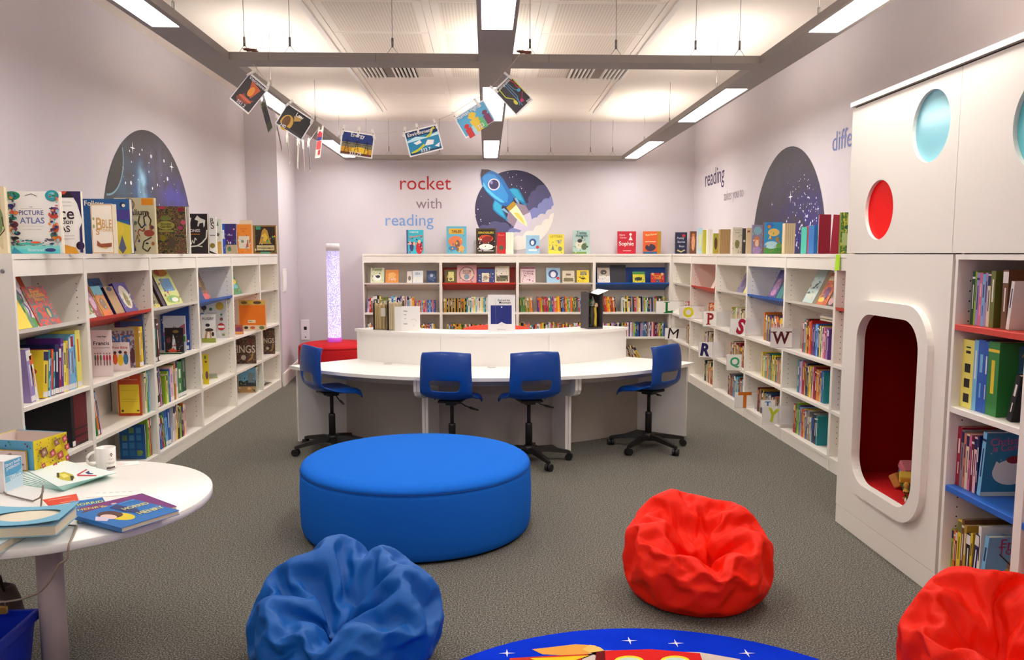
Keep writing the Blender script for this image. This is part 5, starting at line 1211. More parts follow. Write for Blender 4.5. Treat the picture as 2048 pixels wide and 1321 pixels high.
# rocket-wall display books
def bd(i, x0, x1, yt, t, col, cmds, label, **k):
    A, B_ = atY(x0, 560, YB + 0.04), atY(x1, 560, YB + 0.04); h = (563 - yt) / 1650 * (YB + 0.06) / math.cos(R(16))
    return disp(FB[i], A.x - BX[i], B_.x - A.x, h, t, col, cmds, label, zs=1.212, tilt=16, y=0.03, **k)
bd(0, 741, 768, 533, .02, (206, 210, 170), [('t', 'Funny', .5, .86, .7, (90, 110, 60)), ('e', .5, .35, .3, .22, (240, 240, 230)), ('e', .55, .42, .16, .1, (40, 40, 40))], 'pale green book, first on the white display shelf by the tube')
bd(0, 771, 797, 537, .02, (222, 140, 60), [('e', .5, .6, .3, .2, (236, 180, 100)), ('t', 'Tails', .5, .3, .6, (246, 226, 200))], 'orange book, second on the white display shelf by the tube')
bd(0, 814, 824, 540, .02, (216, 208, 200), [('e', .5, .4, .3, .2, (120, 110, 100))], 'narrow pale book, third on the display shelf by the tube')
bd(0, 825, 846, 539, .02, (214, 220, 224), [('r', .1, .1, .9, .5, (226, 226, 220)), ('t', 'SEA', .5, .75, .5, (120, 140, 160))], 'whitish book, fourth on the display shelf by the tube')
bd(0, 853, 873, 539, .02, (40, 56, 90), [('e', .5, .5, .35, .3, (70, 90, 130)), ('c', .5, .6, .15, (170, 180, 190))], 'dark blue book, last on the display shelf by the tube')
bd(1, 889, 914, 537, .02, (90, 80, 40), [('r', .3, .15, .75, .85, (214, 210, 130)), ('e', .5, .3, .14, .1, (110, 90, 50))], 'olive book with a yellow jar, first on the red shelf of the rocket wall')
bd(1, 914, 953, 528, .02, (206, 150, 150), [('c', .5, .5, .4, (150, 110, 110)), ('c', .5, .5, .34, (214, 180, 170)), ('e', .5, .35, .14, .16, (120, 140, 150)), ('t', 'Secret', .5, .68, .4, (110, 60, 60)), ('t', 'Garden', .5, .56, .4, (110, 60, 60))], 'ornate pink garden book on the red display shelf')
bd(1, 955, 990, 535, .02, (36, 52, 120), [('r', .25, .06, .66, .7, (214, 206, 180)), ('c', .46, .36, .13, (150, 130, 110))], 'navy book with a small cream panel on the red display shelf')
bd(1, 990, 1019, 530, .02, (206, 196, 170), [('r', .1, .1, .9, .45, (100, 96, 70)), ('r', .1, .45, .9, .9, (222, 214, 200)), ('r', .2, .3, .8, .42, (60, 60, 40))], 'cream landscape book, last on the red display shelf')
bd(2, 1041, 1071, 531, .02, (226, 200, 204), [('t', 'Once Upon', .55, .7, .7, (150, 80, 110)), ('t', 'A Story', .55, .56, .5, (150, 80, 110)), ('r', 0, .86, 1, .98, (150, 90, 110)), ('l', [(.1, .1), (.25, .5), (.2, .8)], .004, (120, 90, 60))], 'pale pink book with script title on the third display shelf')
bd(2, 1093, 1120, 533, .02, (160, 200, 226), [('e', .5, .58, .36, .28, (60, 80, 140)), ('e', .5, .55, .2, .2, (232, 232, 236)), ('c', .85, .3, .12, (200, 60, 60))], 'light blue round-picture book on the third display shelf')
bd(2, 1125, 1149, 539, .02, (214, 204, 176), [('r', .1, .1, .9, .4, (120, 110, 80)), ('r', .3, .6, .7, .75, (130, 110, 100))], 'cream book with dark scenery on the third display shelf')
bd(2, 1154, 1178, 538, .02, (236, 206, 40), [('t', 'Little', .55, .85, .5, (80, 120, 150)), ('t', 'Bird', .55, .7, .5, (80, 120, 150)), ('l', [(.5, .4), (.5, .15)], .004, K_), ('e', .5, .35, .2, .05, K_)], 'bright yellow book with thin black figure, third display shelf')
bd(3, 1195, 1220, 533, .02, (190, 176, 160), [('r', 0, 0, 1, .45, (226, 222, 214)), ('e', .5, .7, .25, .16, (80, 70, 60))], 'grey and white photograph book, first on the blue shelf')
bd(3, 1221, 1252, 528, .02, (28, 28, 38), [], 'plain black book on the blue display shelf')
bd(3, 1266, 1290, 541, .02, (216, 206, 50), [('r', 0, .75, 1, 1, (70, 140, 60)), ('e', .45, .35, .32, .16, (50, 50, 40)), ('l', [(.6, .4), (.7, .15)], .006, (50, 50, 40))], 'yellow elephant book on the blue display shelf')
bd(3, 1302, 1329, 544, .02, (196, 40, 30), [('t', 'Goodnight', .5, .72, .7, (226, 170, 60)), ('t', 'Tales', .5, .5, .5, (226, 170, 60)), ('c', .5, .15, .13, (60, 80, 120)), ('c', .15, .9, .1, (226, 190, 120)), ('c', .85, .9, .1, (226, 190, 120))], 'red tales book with gold letters, last on the blue shelf')
# night-sky wall display books
def rd(i, p0, p1, h, t, col, cmds, label, **k):
    x0 = RY[i] - atX(p0, 600, XR + 0.02).y; x1 = RY[i] - atX(p1, 600, XR + 0.02).y
    return disp(FR[i], x0, min(x1, RY[i] - RY[i + 1] - 0.022) - x0, h, t, col, cmds, label, zs=1.215, tilt=26, **k)
rd(4, 1602, 1622, .30, .035, (180, 200, 196), [('p', [(.3, .4), (.5, .55), (.8, .6), (.6, .5), (.5, .42)], (60, 70, 80)), ('e', .5, .2, .4, .1, (200, 206, 190))], 'pale blue-grey bird book leaning at an angle, wide display shelf')
rd(4, 1630, 1649, .27, .03, (206, 96, 50), [('r', .05, .75, .95, .9, (214, 190, 150)), ('e', .5, .35, .3, .2, (120, 60, 110)), ('e', .3, .15, .3, .08, (226, 190, 70))], 'orange book with purple figures on the wide display shelf', spine='tan' if False else 'brown')
rd(4, 1651, 1663, .27, .03, (60, 46, 30), [('e', .5, .6, .4, .12, (214, 180, 50)), ('e', .5, .85, .3, .08, (206, 170, 50)), ('e', .4, .15, .4, .12, (200, 150, 160))], 'black and gold book at the near end of the wide display shelf')
rd(3, 1532, 1548, .27, .03, (66, 60, 120), [('e', .5, .4, .3, .3, (140, 100, 140)), ('e', .5, .16, .3, .1, (190, 130, 170))], 'violet picture book leaning on the blue display shelf')
rd(3, 1549, 1560, .33, .03, (30, 110, 110), [], 'dark teal folder at the near end of the blue display shelf')
rd(2, 1470, 1482, .28, .03, (110, 104, 140), [('t', 'Wolf', .5, .8, .6, (190, 180, 190)), ('e', .5, .4, .3, .2, (80, 60, 100))], 'grey-violet book on the white display shelf of the night-sky wall')
rd(2, 1484, 1492, .24, .03, (214, 206, 130), [], 'pale yellow book at the end of the white display shelf')
rd(1, 1419, 1425, .24, .02, (214, 190, 180), [], 'thin pale book on the red display shelf of the night-sky wall')
rd(1, 1426, 1431, .27, .02, (190, 90, 80), [], 'thin salmon book at the end of the red display shelf')
rd(0, 1376, 1381, .22, .02, (170, 170, 60), [], 'thin green book on the corner display shelf')

# ---- spine-out rows, planet-mural wall
Yx = lambda px, X, y: atX(px, y, X).y
PN = ['nearest planet-wall bay', 'red-shelf planet-wall bay', 'third planet-wall bay', 'blue-shelf planet-wall bay', 'fifth planet-wall bay', 'last planet-wall bay']
RN = {2: 'second shelf', 3: 'third shelf', 4: 'bottom shelf'}
def lrow(i, rw, x, specs, **k): return row(FL[i], x, {2: S2, 3: S3, 4: S4}[rw], specs, '%s, %s' % (RN[rw], PN[i]), 'near', **k)
yel_cover = [('t', 'Jolly', .45, .86, .4, (120, 150, 40)), ('e', .5, .75, .3, .1, (240, 200, 60)), ('e', .75, .55, .1, .06, (170, 60, 40)), ('l', [(.2, .5), (.5, .5)], .004, (200, 190, 120))]
lrow(0, 2, 0.12, [('lilac', .045, .30, -6, 'white'), ('white', .03, .27, -10, 'orange'), (None, .04), ('yellow', .05, .27, 8, None, dict(cover=yel_cover, d=.24)), ('teal', .02, .27, 8), ('sky', .015, .22, 7), ('red', .02, .27, 7, 'orange'), ('teal', .02, .25, 7), ('navy', .045, .29, 6),
    ('crimson', .022, .27, 6), ('purple', .03, .32, 5, 'lilac'), ('lemon', .03, .29, 5), ('yellow', .025, .30, 4), ('lilac', .02, .28, 3), ('sky', .025, .32, 2, 'white'), ('sky', .03, .33, 1, 'crimson'), ('sky', .022, .33, 1, 'blue'), ('lemon', .06, .35, 0, 'orange', dict(d=.26))], d=.2)
# tall dark books behind the row
for (x, w_, h_, c, lb) in ((0.12, .30, .33, (56, 26, 60), 'tall dark plum book standing behind the second-shelf row'), (0.40, .26, .36, (96, 116, 130), 'tall slate-blue picture book standing behind the second-shelf row')):
    face_book(FL[0], w_, h_, .02, c, [('e', .5, .9, .3, .04, (50, 50, 60))], lb, x=x, y=.26, z=S2 + .001)
lrow(0, 3, 0.025, [('dkgreen', .03, .22, -6), ('green', .02, .22, -7), ('teal', .012, .24, -8)], d=.22)
lrow(0, 3, 0.565, [('black', .036, .325, 0, None, dict(d=.28, kind=5, lab='tall black volume showing its cover beside the brown-red set'))] + [('maroon', .031, .325, 0, 'black', dict(kind=9, d=.27))] * 5, d=.25)
lrow(0, 4, 0.05, rnd(MIX, 12, (.02, .035), (.22, .28), seed=5), d=.2)
# red-shelf bay
lrow(1, 2, 0.02, [('salmon', .02, .26, -8)], d=.2)
face_book(yawm((-2.627, 5.529, S2 + .001), 0), 0.134, .31, .012, (232, 220, 218), [('t', 'Dear Pope', .55, .86, .42, K_), ('t', 'Francis', .52, .72, .74, K_), ('l', [(.12, .62), (.9, .62)], .002, K_)] + [('e', u, .40, .045, .07, c) for u, c in ((.2, (60, 120, 100)), (.32, (190, 60, 50)), (.46, (70, 110, 60)), (.62, (206, 40, 90)), (.76, (200, 40, 60)), (.9, (190, 50, 60)))] + [('c', u, .50, .028, (110, 60, 40)) for u in (.2, .32, .46, .62, .76, .9)] + [('l', [(u, .34), (u, .24)], .006, (90, 60, 60)) for u in (.2, .32, .46, .62, .76, .9)], 'white book with drawn people and handwritten title on the second shelf', yaw=4)
face_book(yawm((-2.612, 5.793, S2 + .001), 0), 0.119, .20, .012, (228, 214, 210), [('t', 'First Bible', .5, .82, .84, (190, 60, 60)), ('e', .2, .42, .14, .2, (220, 90, 40)), ('e', .5, .38, .16, .2, (226, 190, 40)), ('e', .8, .42, .14, .2, (60, 120, 160)), ('c', .2, .64, .09, (90, 50, 40)), ('c', .5, .66, .1, (40, 30, 30)), ('c', .8, .64, .09, (110, 60, 40))], 'small first bible book with children before the blue-lettered one', yaw=4)
face_book(yawm((-2.683, 5.950, S2 + .001), 0), 0.162, .29, .02, (150, 140, 150), [('t', 'NG', .42, .7, .8, (30, 110, 190)), ('r', 0, .92, 1, 1, (180, 176, 150)), ('e', .9, .3, .1, .2, (90, 50, 60))], 'grey book with thick blue letters on the second shelf', yaw=4, pic=illus('grey_print', [(150, 140, 150), (120, 90, 100), (176, 170, 180)], 40))
lrow(1, 2, 0.80, [('gold', .03, .29), ('yellow', .035, .29, 0, 'gold')], d=.10)
face_book(yawm((-2.726, 6.120, S2 + .001), 0), 0.204, .375, .02, (70, 96, 150), [('r', 0, .1, .2, 1, (90, 50, 100)), ('r', .1, .86, .9, .9, (150, 90, 60)), ('t', 'HISTORY', .5, .7, .5, (50, 60, 110)), ('r', .72, .02, .96, .08, (220, 220, 220))], 'tall blue book at the back of the second shelf beside the gold books', yaw=2)
lrow(1, 3, 0.06, [('green', .012, .27, -9), ('orange', .025, .29, -10), ('navy', .015, .30, -11, 'sky'), ('rose', .012, .28, -12)], d=.2)
face_book(yawm((-2.652, 5.953, S3 + .001), 0), 0.159, .30, .014, (190, 70, 36), [('r', .07, .06, .93, .76, (232, 206, 50)), ('e', .17, .12, .06, .03, (90, 50, 30)), ('e', .85, .12, .06, .02, (90, 50, 30)), ('t', 'LIBRARY OF WORLD BOOKS', .5, .88, .76, (220, 190, 170)), ('l', [(.15, .62), (.85, .62)], .002, (170, 150, 40)), ('l', [(.15, .4), (.85, .4)], .002, (170, 150, 40)), ('l', [(.15, .34), (.85, .34)], .002, (170, 150, 40)), ('c', .5, .94, .04, (226, 150, 110))], 'red book with a big yellow panel turned to the room', yaw=2)
face_book(yawm((-2.773, 6.100, S3 + .001), 0), 0.226, .35, .014, (222, 212, 196), [('l', [(.02, .02), (.02, .98)], .006, (90, 50, 40))], 'cream book standing behind the red and yellow one', yaw=2)
lrow(1, 3, 0.855, [('cream', .03, .30), ('lime', .015, .33, 0, 'white'), ('green', .02, .34), ('sky', .02, .33)], d=.2)
lrow(1, 4, 0.06, [('black', .04, .25, 0), ('brown', .03, .26), ('black', .04, .24)], d=.18)
face_book(yawm((-2.674, 5.987, S4 + .001), 0), 0.181, .255, .02, (24, 80, 140), [('r', .1 + .28 * (i % 3), .1 + .22 * (i // 3), .3 + .28 * (i % 3), .26 + .22 * (i // 3), ((40, 110, 160), (30, 96, 150), (90, 130, 90), (60, 120, 170))[i % 4]) for i in range(12)] + [('e', .8, .2, .1, .06, (120, 140, 60))], 'dark blue book with a grid of pictures on the bottom shelf', yaw=2)
face_book(yawm((-2.715, 6.120, S4 + .001), 0), 0.208, .31, .014, (150, 190, 180), [('e', .9, .5, .08, .2, (120, 180, 90))], 'pale green book behind the blue picture-grid book', yaw=2)
lrow(1, 4, 0.87, [('lime', .02, .29), ('green', .012, .28), ('orange', .02, .30, 0, 'red'), ('dkgreen', .014, .29)], d=.2)
# third bay
lrow(2, 2, 0.02, [('white', .04, .30, 0), ('white', .02, .30, 0), ('dkgreen', .045, .32, 0, 'teal'), ('maroon', .03, .32, -3)], d=.24)
face_book(yawm((-2.637, 6.821, S2 + .001), 0), 0.145, .21, .014, (30, 26, 30), [('p', [(.35, .1), (.45, .75), (.55, .55), (.6, .1)], (200, 206, 214)), ('e', .6, .85, .16, .06, (130, 100, 50)), ('e', .4, .1, .25, .06, (206, 80, 50)), ('e', .2, .5, .12, .1, (110, 50, 60))], 'black football book with a white player on the second shelf', yaw=6, spine=(226, 220, 214))
face_book(yawm((-2.684, 6.920, S2 + .001), 0), 0.176, .30, .02, (196, 200, 214), [('p', [(0, .55), (.5, .6), (1, .8), (1, .5), (0, .42)], (170, 90, 110)), ('r', 0, .28, 1, .44, (70, 150, 200)), ('r', .76, .28, 1, .44, (60, 150, 60)), ('t', 'SPORTS', .3, .36, .45, (226, 236, 240))], 'pale sports book with a green corner behind the black one', yaw=4)
face_book(yawm((-2.760, 7.060, S2 + .001), 0), 0.240, .375, .02, (36, 70, 150), [('e', .2, .95, .14, .05, (140, 40, 50)), ('t', 'ABC', .8, .3, .2, (150, 180, 226)), ('r', .7, .02, .95, .1, (220, 220, 220))], 'tall royal blue book at the end of the second shelf', yaw=2)
lrow(2, 3, 0.06, [('dkgreen', .05, .31, -5), ('crimson', .02, .22, -6), ('lilac', .02, .30, -7), ('maroon', .015, .30, -8), (None, .05), ('lime', .03, .22, 0, 'red'), ('cream', .02, .23), ('lime', .02, .25), ('blue', .03, .26, 0, 'sky'), ('rose', .06, .27, 0, 'lilac', dict(d=.24)), ('cream', .015, .28), ('olive', .02, .29), ('orange', .02, .29), ('white', .02, .32, 0), ('white', .02, .32), ('green', .09, .29, 0, 'white'), ('dkgreen', .09, .36, 0, 'grey')], d=.2)
lrow(2, 4, 0.08, [('blue', .03, .26, -8), ('crimson', .035, .24, -9, 'sky'), ('lime', .015, .26, -10), ('dkgreen', .015, .25, -10), ('sky', .05, .29, -5, 'blue'), ('blue', .05, .30, -2, 'white'), (None, .03), ('white', .04, .29, 8), ('rose', .02, .30, 9), ('cream', .02, .30, 9), ('yellow', .03, .31, 9, 'brown'), ('black', .03, .30, 4), ('brown', .02, .28, 3), ('lime', .03, .26, 2, 'purple'), ('black', .02, .26), ('purple', .02, .24), ('orange', .02, .27), ('cream', .02, .26), ('rose', .02, .25)], d=.2)
# blue-shelf bay
face_book(yawm((-2.768, 8.040, S2 + .001), 0), 0.258, .37, .03, (206, 204, 200), [('c', .17, .8, .1, (70, 60, 70)), ('c', .75, .84, .15, (196, 160, 60)), ('c', .42, .76, .06, (60, 110, 80)), ('c', .1, .62, .07, (60, 110, 170)), ('c', .78, .3, .14, (190, 50, 50)), ('r', .66, .27, .9, .33, (236, 230, 224)), ('c', .8, .5, .06, (120, 70, 60)), ('c', .8, .62, .04, (60, 130, 90)), ('t', 'WORLD OF SPORT', .45, .66, .4, (120, 120, 130)), ('r', .8, .06, .9, .12, (110, 130, 70)), ('l', [(.17, .92), (.17, .68)], .008, (70, 60, 70))], 'large grey book dotted with round sports pictures behind the rugby book', yaw=3)
face_book(yawm((-2.618, 7.645, S2 + .001), 0), 0.125, .26, .012, (232, 228, 222), [('t', 'RUGBY', .5, .85, .84, (44, 40, 84)), ('r', .0, .0, 1, .16, (150, 160, 60)), ('e', .45, .62, .16, .06, (40, 34, 34)), ('e', .55, .45, .3, .06, (60, 44, 36)), ('p', [(.3, .4), (.2, .15), (.35, .15), (.45, .4)], (190, 140, 100)), ('p', [(.55, .4), (.6, .15), (.7, .15), (.66, .4)], (190, 140, 100)), ('e', .8, .3, .1, .08, (50, 44, 40))], 'white rugby book in front of the large grey sports book', yaw=3)
face_book(yawm((-2.538, 7.400, S3 + .001), 0), 0.049, .27, .014, (226, 206, 40), [('c', .6, .75, .2, (160, 80, 30)), ('e', .7, .3, .25, .14, (120, 80, 90)), ('e', .5, .9, .2, .06, (110, 150, 60))], 'bright yellow book alone at the near end of its shelf', yaw=3)
fm = empty('leaflet', yawm((-2.68, 7.72, S3 + .001), 20), label='yellow-backed leaflet lying flat on the empty shelf', category='leaflet')
t = MB(); t.box(0, .16, 0, .22, 0, .004, M((190, 180, 50))); t.build('cover', fm); t = MB(); t.box(0.002, .158, 0, .218, .004, .012, M((150, 160, 140))); t.build('pages', fm)
# fifth bay
face_book(yawm((-2.643, 8.900, S2 + .001), 0), 0.275, .32, .03, (228, 118, 24), [('r', 0, .84, 1, 1, (200, 170, 90)), ('e', .2, .92, .12, .05, (110, 80, 40)), ('e', .7, .92, .16, .05, (90, 60, 40)), ('e', .45, .93, .1, .05, (226, 190, 60)), ('r', .33, .24, .62, .34, (236, 216, 170)), ('t', 'ISBN', .42, .29, .14, K_), ('r', 0, .0, 1, .16, (216, 200, 170)), ('e', .25, .08, .08, .05, (50, 40, 36)), ('e', .5, .08, .1, .05, (190, 90, 60)), ('e', .85, .08, .1, .06, (110, 120, 60))], 'large orange book back with animal borders on the second shelf', yaw=2, pic=None)
face_book(yawm((-2.552, 8.420, S2 + .001), 0), 0.082, .095, .03, (170, 80, 60), [('e', .5, .5, .36, .3, (120, 60, 100)), ('r', 0, 0, 1, .3, (226, 150, 90))], 'small round-topped red book before the orange book', yaw=2)
vik = illus('dark_metal_print', [(50, 36, 34), (90, 60, 50), (40, 28, 30), (120, 90, 70), (60, 40, 36)], 24)
def vikings(x, y, w_, lab, txt):
    face_book(yawm((x, y, S3 + .001), 0), w_, .30, .02, (54, 38, 36), [('t', txt, .5, .52, .95, (206, 190, 170), 0, 1.3), ('c', .35, .22, .13, (190, 180, 170)), ('l', [(.6, .1), (.8, .2), (.85, .4)], .02, (150, 120, 70)), ('c', .75, .8, .12, (110, 60, 50))], lab, yaw=2, pic=vik)
vikings(-2.655, 8.80, .20, 'dark book with pale capitals INGS on the third shelf', 'INGS')
vikings(-2.60, 9.66, .128, 'dark book with pale capitals NGS in the last bay', 'NGS')
lrow(4, 3, 0.04, [('sky', .012, .22, -5), ('teal', .02, .21, -6), ('lime', .012, .20, -6), ('orange', .01, .18, -7)], d=.2)
face_book(yawm((-2.676, 8.903, S4 + .001), 0), 0.183, .27, .02, (110, 170, 206), [('r', 0, 0, 1, .25, (190, 150, 100)), ('p', [(0, .25), (0, .45), (.15, .5), (.3, .42), (.5, .5), (.8, .44), (1, .5), (1, .25)], (50, 60, 70)), ('r', .55, .4, .95, .8, (120, 140, 150)), ('e', .6, .16, .1, .06, (236, 200, 140)), ('e', .3, .9, .2, .05, (190, 206, 220))], 'blue castle landscape book on the bottom shelf of the fifth bay', yaw=2)
lrow(4, 4, 0.80, [('cream', .02, .27), ('brown', .012, .28), ('white', .02, .27), ('green', .012, .29)], d=.2)
# last bay
lrow(5, 2, 0.10, [('purple', .02, .25, -14), ('lilac', .02, .24, -15), ('white', .015, .22, -16), ('navy', .03, .20, -18), ('purple', .015, .19, -18), ('navy', .02, .20, -18)], d=.2)
lrow(5, 3, 0.03, [('cream', .015, .26, 0)], d=.2)
for k, (lb, z_, c) in enumerate((('loose magazines lying flat, uppermost on the last bottom shelf', S4 + .02, (150, 140, 120)), ('loose magazine lying flat beneath another on the last bottom shelf', S4 + .001, (196, 190, 170)))):
    mg = empty('magazine', yawm((-2.70, 9.22 + .03 * k, z_), 10 - 14 * k), label=lb, category='magazine', group='magazines on the last bottom shelf')
    t = MB(); t.box(0, .20, 0, .28, 0, .016, M(c)); t.build('pages', mg)
    t = MB(); t.box(0, .20, 0, .28, .0162, .018, M((70, 64, 60) if k else (206, 206, 200))); t.build('cover', mg)

# ---- rocket-wall rows
def brow(i, rw, x, specs, **k): return row(FB[i], x, {2: B2, 3: B3, 4: S4}[rw], specs, '%s, rocket-wall %s' % (RN[rw], ('tube-end bay', 'red-shelf bay', 'third bay', 'corner bay')[i]), 'tube', **k)
def fill(i, rw, x0, x1, pal, t, h, seed, lean=0):
    r_ = random.Random(seed); sp = []; x = x0; pc = None
    while x < x1:
        tt = r_.uniform(*t); c = r_.choice(pal)
        if c == pc: c = r_.choice(pal)
        pc = c; sp.append((c, tt, r_.uniform(*h), lean, r_.choice([None, 'white', 'yellow', 'orange', 'black'])) ); x += tt + .001
    return brow(i, rw, x0, sp, d=.14, y0=.04)
x = brow(0, 2, 0.04, [('lilac', .018, .19, 4), ('white', .012, .19, 3), ('red', .02, .20), ('brown', .02, .20), ('white', .02, .215), ('dkgreen', .04, .23), ('black', .03, .225), ('lemon', .02, .22)] + [('olive', .016, .20)] * 8 + [('sky', .035, .22), ('teal', .02, .21), ('white', .02, .21), ('navy', .045, .20), ('purple', .02, .22), ('white', .02, .22), ('cream', .02, .22)], d=.14, y0=.04)
fill(0, 2, x + .01, .68, ['yellow', 'blue', 'grey', 'cream', 'white', 'brown', 'rose', 'sky'], (.014, .03), (.19, .22), 21)
fill(0, 2, .69, .96, ['red', 'pink', 'blue', 'sky', 'salmon', 'grey'], (.016, .024), (.16, .17), 22)
fill(1, 2, .035, .33, ['black', 'gold', 'black'], (.018, .022), (.185, .19), 23)
fill(1, 2, .345, .96, ['white', 'cream', 'sky', 'lemon', 'blue', 'white', 'teal'], (.016, .022), (.19, .21), 24)
fill(2, 2, .03, .18, ['green', 'orange', 'olive', 'gold'], (.014, .024), (.19, .21), 25, -5)
fill(2, 2, .27, .99, MIX, (.014, .026), (.19, .215), 26, -3)
fill(3, 2, .03, .28, ['black', 'yellow', 'orange', 'red', 'brown'], (.014, .026), (.19, .215), 27, -6)
fill(3, 2, .38, .96, ['lilac', 'red', 'white', 'black', 'dkgreen', 'lime', 'yellow', 'teal', 'black', 'orange'], (.014, .026), (.18, .215), 28, -2)
fill(0, 3, .05, .96, ['red', 'orange', 'white', 'brown', 'cream', 'yellow', 'blue'], (.016, .028), (.16, .20), 29)
fill(1, 3, .08, .96, ['red', 'orange', 'green', 'blue', 'yellow', 'white', 'black', 'brown'], (.014, .026), (.16, .19), 30)
fill(2, 3, .03, .99, ['crimson', 'yellow', 'grey', 'pink', 'white', 'teal', 'maroon', 'orange', 'olive'], (.014, .026), (.16, .20), 31)
fill(3, 3, .03, .98, ['blue', 'purple', 'white', 'rose', 'green', 'lime', 'lilac', 'yellow', 'crimson', 'navy', 'grey', 'teal'], (.014, .024), (.18, .20), 32)
brow(3, 4, .30, [('red', .05, .21, -8), ('red', .04, .21, -10), ('brown', .02, .24, -18), ('cream', .02, .24, -19)] + [('grey', .018, .25, -20, 'yellow'), ('brown', .018, .26, -21), ('cream', .02, .25, -21), ('maroon', .018, .25, -22)] * 2 + [('gold', .02, .24, -26), ('yellow', .03, .24, -27)], d=.16, y0=.03)
# ---- night-sky wall rows: packed against the near side of each bay
NN = ['corner bay', 'red-shelf bay', 'third bay', 'blue-shelf bay', 'wide bay']
def rrow(i, rw, x0, pal, t, h, seed, n=None, specs=None, end_pad=.026):
    r_ = random.Random(seed); sp = specs or []
    if not specs:
        x = x0; W__ = RY[i] - RY[i + 1] - end_pad; pc = None
        while x < W__ - .03:
            tt = r_.uniform(*t); c = r_.choice(pal)
            if c == pc: c = r_.choice(pal)
            pc = c; sp.append((c, tt, r_.uniform(*h), 0, r_.choice([None, 'white', 'yellow', 'orange']))); x += tt + .0015
    return row(FR[i], x0, {2: RS[1], 3: RS[2], 4: S4}[rw], sp, '%s, night-sky-wall %s' % (RN[rw], NN[i]), 'far', d=.16, y0=.05, side=1)
xs = lambda i, px: RY[i] - atX(px, 700, XR + .05).y
wide2 = [('crimson', .03, .245, 0, 'rose'), ('teal', .035, .275), ('orange', .014, .27), ('yellow', .012, .265), ('maroon', .035, .28, 0, 'yellow'), ('orange', .025, .26, 0, 'cream'), ('red', .03, .27, 0, 'orange'), ('maroon', .02, .245), ('purple', .03, .245, 0, 'lilac'), ('navy', .02, .24), ('blue', .025, .255, 0, 'sky'), ('sky', .018, .25), ('blue', .02, .25), ('navy', .016, .24), ('yellow', .02, .245, 0, 'white'), ('green', .016, .24), ('white', .016, .24), ('rose', .018, .24), ('pink', .03, .235, 0, 'white'), ('crimson', .02, .235), ('lilac', .022, .235), ('purple', .02, .23)]
rrow(4, 2, xs(4, 1604), None, None, None, 0, specs=wide2)
wide3 = [('teal', .035, .27), ('purple', .02, .27, 0, 'lilac'), ('rose', .02, .265, 0, 'purple'), ('lilac', .025, .275, 0, 'sky'), ('crimson', .05, .27, 0, 'yellow'), ('yellow', .014, .26), ('navy', .045, .27, 0, 'gold'), ('olive', .02, .25), ('gold', .02, .255), ('yellow', .03, .25, 0, 'olive'), ('grey', .02, .24), ('rose', .02, .25), ('crimson', .035, .26, 0, 'pink'), ('maroon', .025, .25), ('orange', .02, .245, 0, 'yellow'), ('gold', .022, .245), ('salmon', .03, .24), ('yellow', .018, .24), ('blue', .03, .25, 0, 'sky'), ('teal', .02, .24)]
rrow(4, 3, xs(4, 1597), None, None, None, 0, specs=wide3)
wide4 = [('brown', .014, .24), ('red', .025, .24, 0, 'yellow'), ('maroon', .02, .24), ('green', .02, .25), ('lime', .04, .27, 0, 'green'), ('purple', .02, .25), ('sky', .02, .24), ('salmon', .025, .23), ('crimson', .02, .235, 0, 'yellow'), ('orange', .02, .235), ('yellow', .016, .24), ('blue', .022, .23), ('brown', .016, .24), ('grey', .05, .24, 0, 'white'), ('gold', .03, .2), ('sky', .02, .2), ('navy', .05, .235, 0, 'blue'), ('black', .03, .23), ('teal', .03, .235)]
rrow(4, 4, xs(4, 1592), None, None, None, 0, specs=wide4)
rrow(3, 2, xs(3, 1526), ['purple', 'orange', 'maroon', 'cream', 'navy', 'olive', 'gold'], (.02, .035), (.22, .26), 41)
rrow(3, 3, xs(3, 1524), ['yellow', 'orange', 'teal', 'brown', 'lime', 'grey', 'gold'], (.018, .03), (.20, .24), 42)
rrow(3, 4, xs(3, 1518), ['gold', 'navy', 'maroon', 'purple', 'grey', 'teal', 'black', 'salmon'], (.016, .028), (.20, .23), 43)
rrow(2, 2, xs(2, 1461), ['lilac', 'grey', 'lime', 'green', 'gold', 'cream', 'brown'], (.02, .035), (.20, .26), 44)
rrow(2, 3, xs(2, 1461), ['black', 'brown', 'cream', 'red', 'maroon', 'navy'], (.018, .03), (.20, .24), 45)
rrow(2, 4, xs(2, 1458), ['red', 'brown', 'teal', 'navy', 'sky', 'grey', 'orange'], (.016, .03), (.20, .24), 46)
rrow(1, 2, xs(1, 1415), ['salmon', 'rose', 'orange', 'maroon', 'red'], (.02, .03), (.20, .26), 47)
rrow(1, 3, xs(1, 1409), ['lilac', 'black', 'brown', 'dkgreen', 'cream'], (.02, .03), (.20, .25), 48)
rrow(1, 4, xs(1, 1409), ['red', 'orange', 'dkgreen', 'cream', 'black', 'grey'], (.018, .03), (.20, .25), 49)
rrow(0, 2, xs(0, 1368), ['red', 'white', 'crimson', 'maroon'], (.03, .04), (.17, .20), 50)
rrow(0, 3, xs(0, 1372), ['grey', 'brown', 'cream', 'maroon'], (.02, .03), (.20, .25), 51)
# two books lying on top of the wide-bay row
for (z_, c, lb) in ((RS[1] + .285, (70, 66, 70), 'dark book lying flat on the wide-bay row, lower one'), (RS[1] + .305, (200, 190, 186), 'pale book lying flat on top of the wide-bay row')):
    fb = empty('book', FR[4] @ Matrix.Translation((.62, .06, z_)), label=lb, category='book')
    t = MB(); t.box(0, .26, 0, .19, 0, .002, M(c)); t.box(0, .26, 0, .19, .016, .018, M(c)); t.box(0, .26, .188, .19, 0, .018, M(c)); t.build('cover', fb)
    t = MB(); t.box(.002, .258, .002, .187, .002, .016, MAT['pages']); t.build('pages', fb)
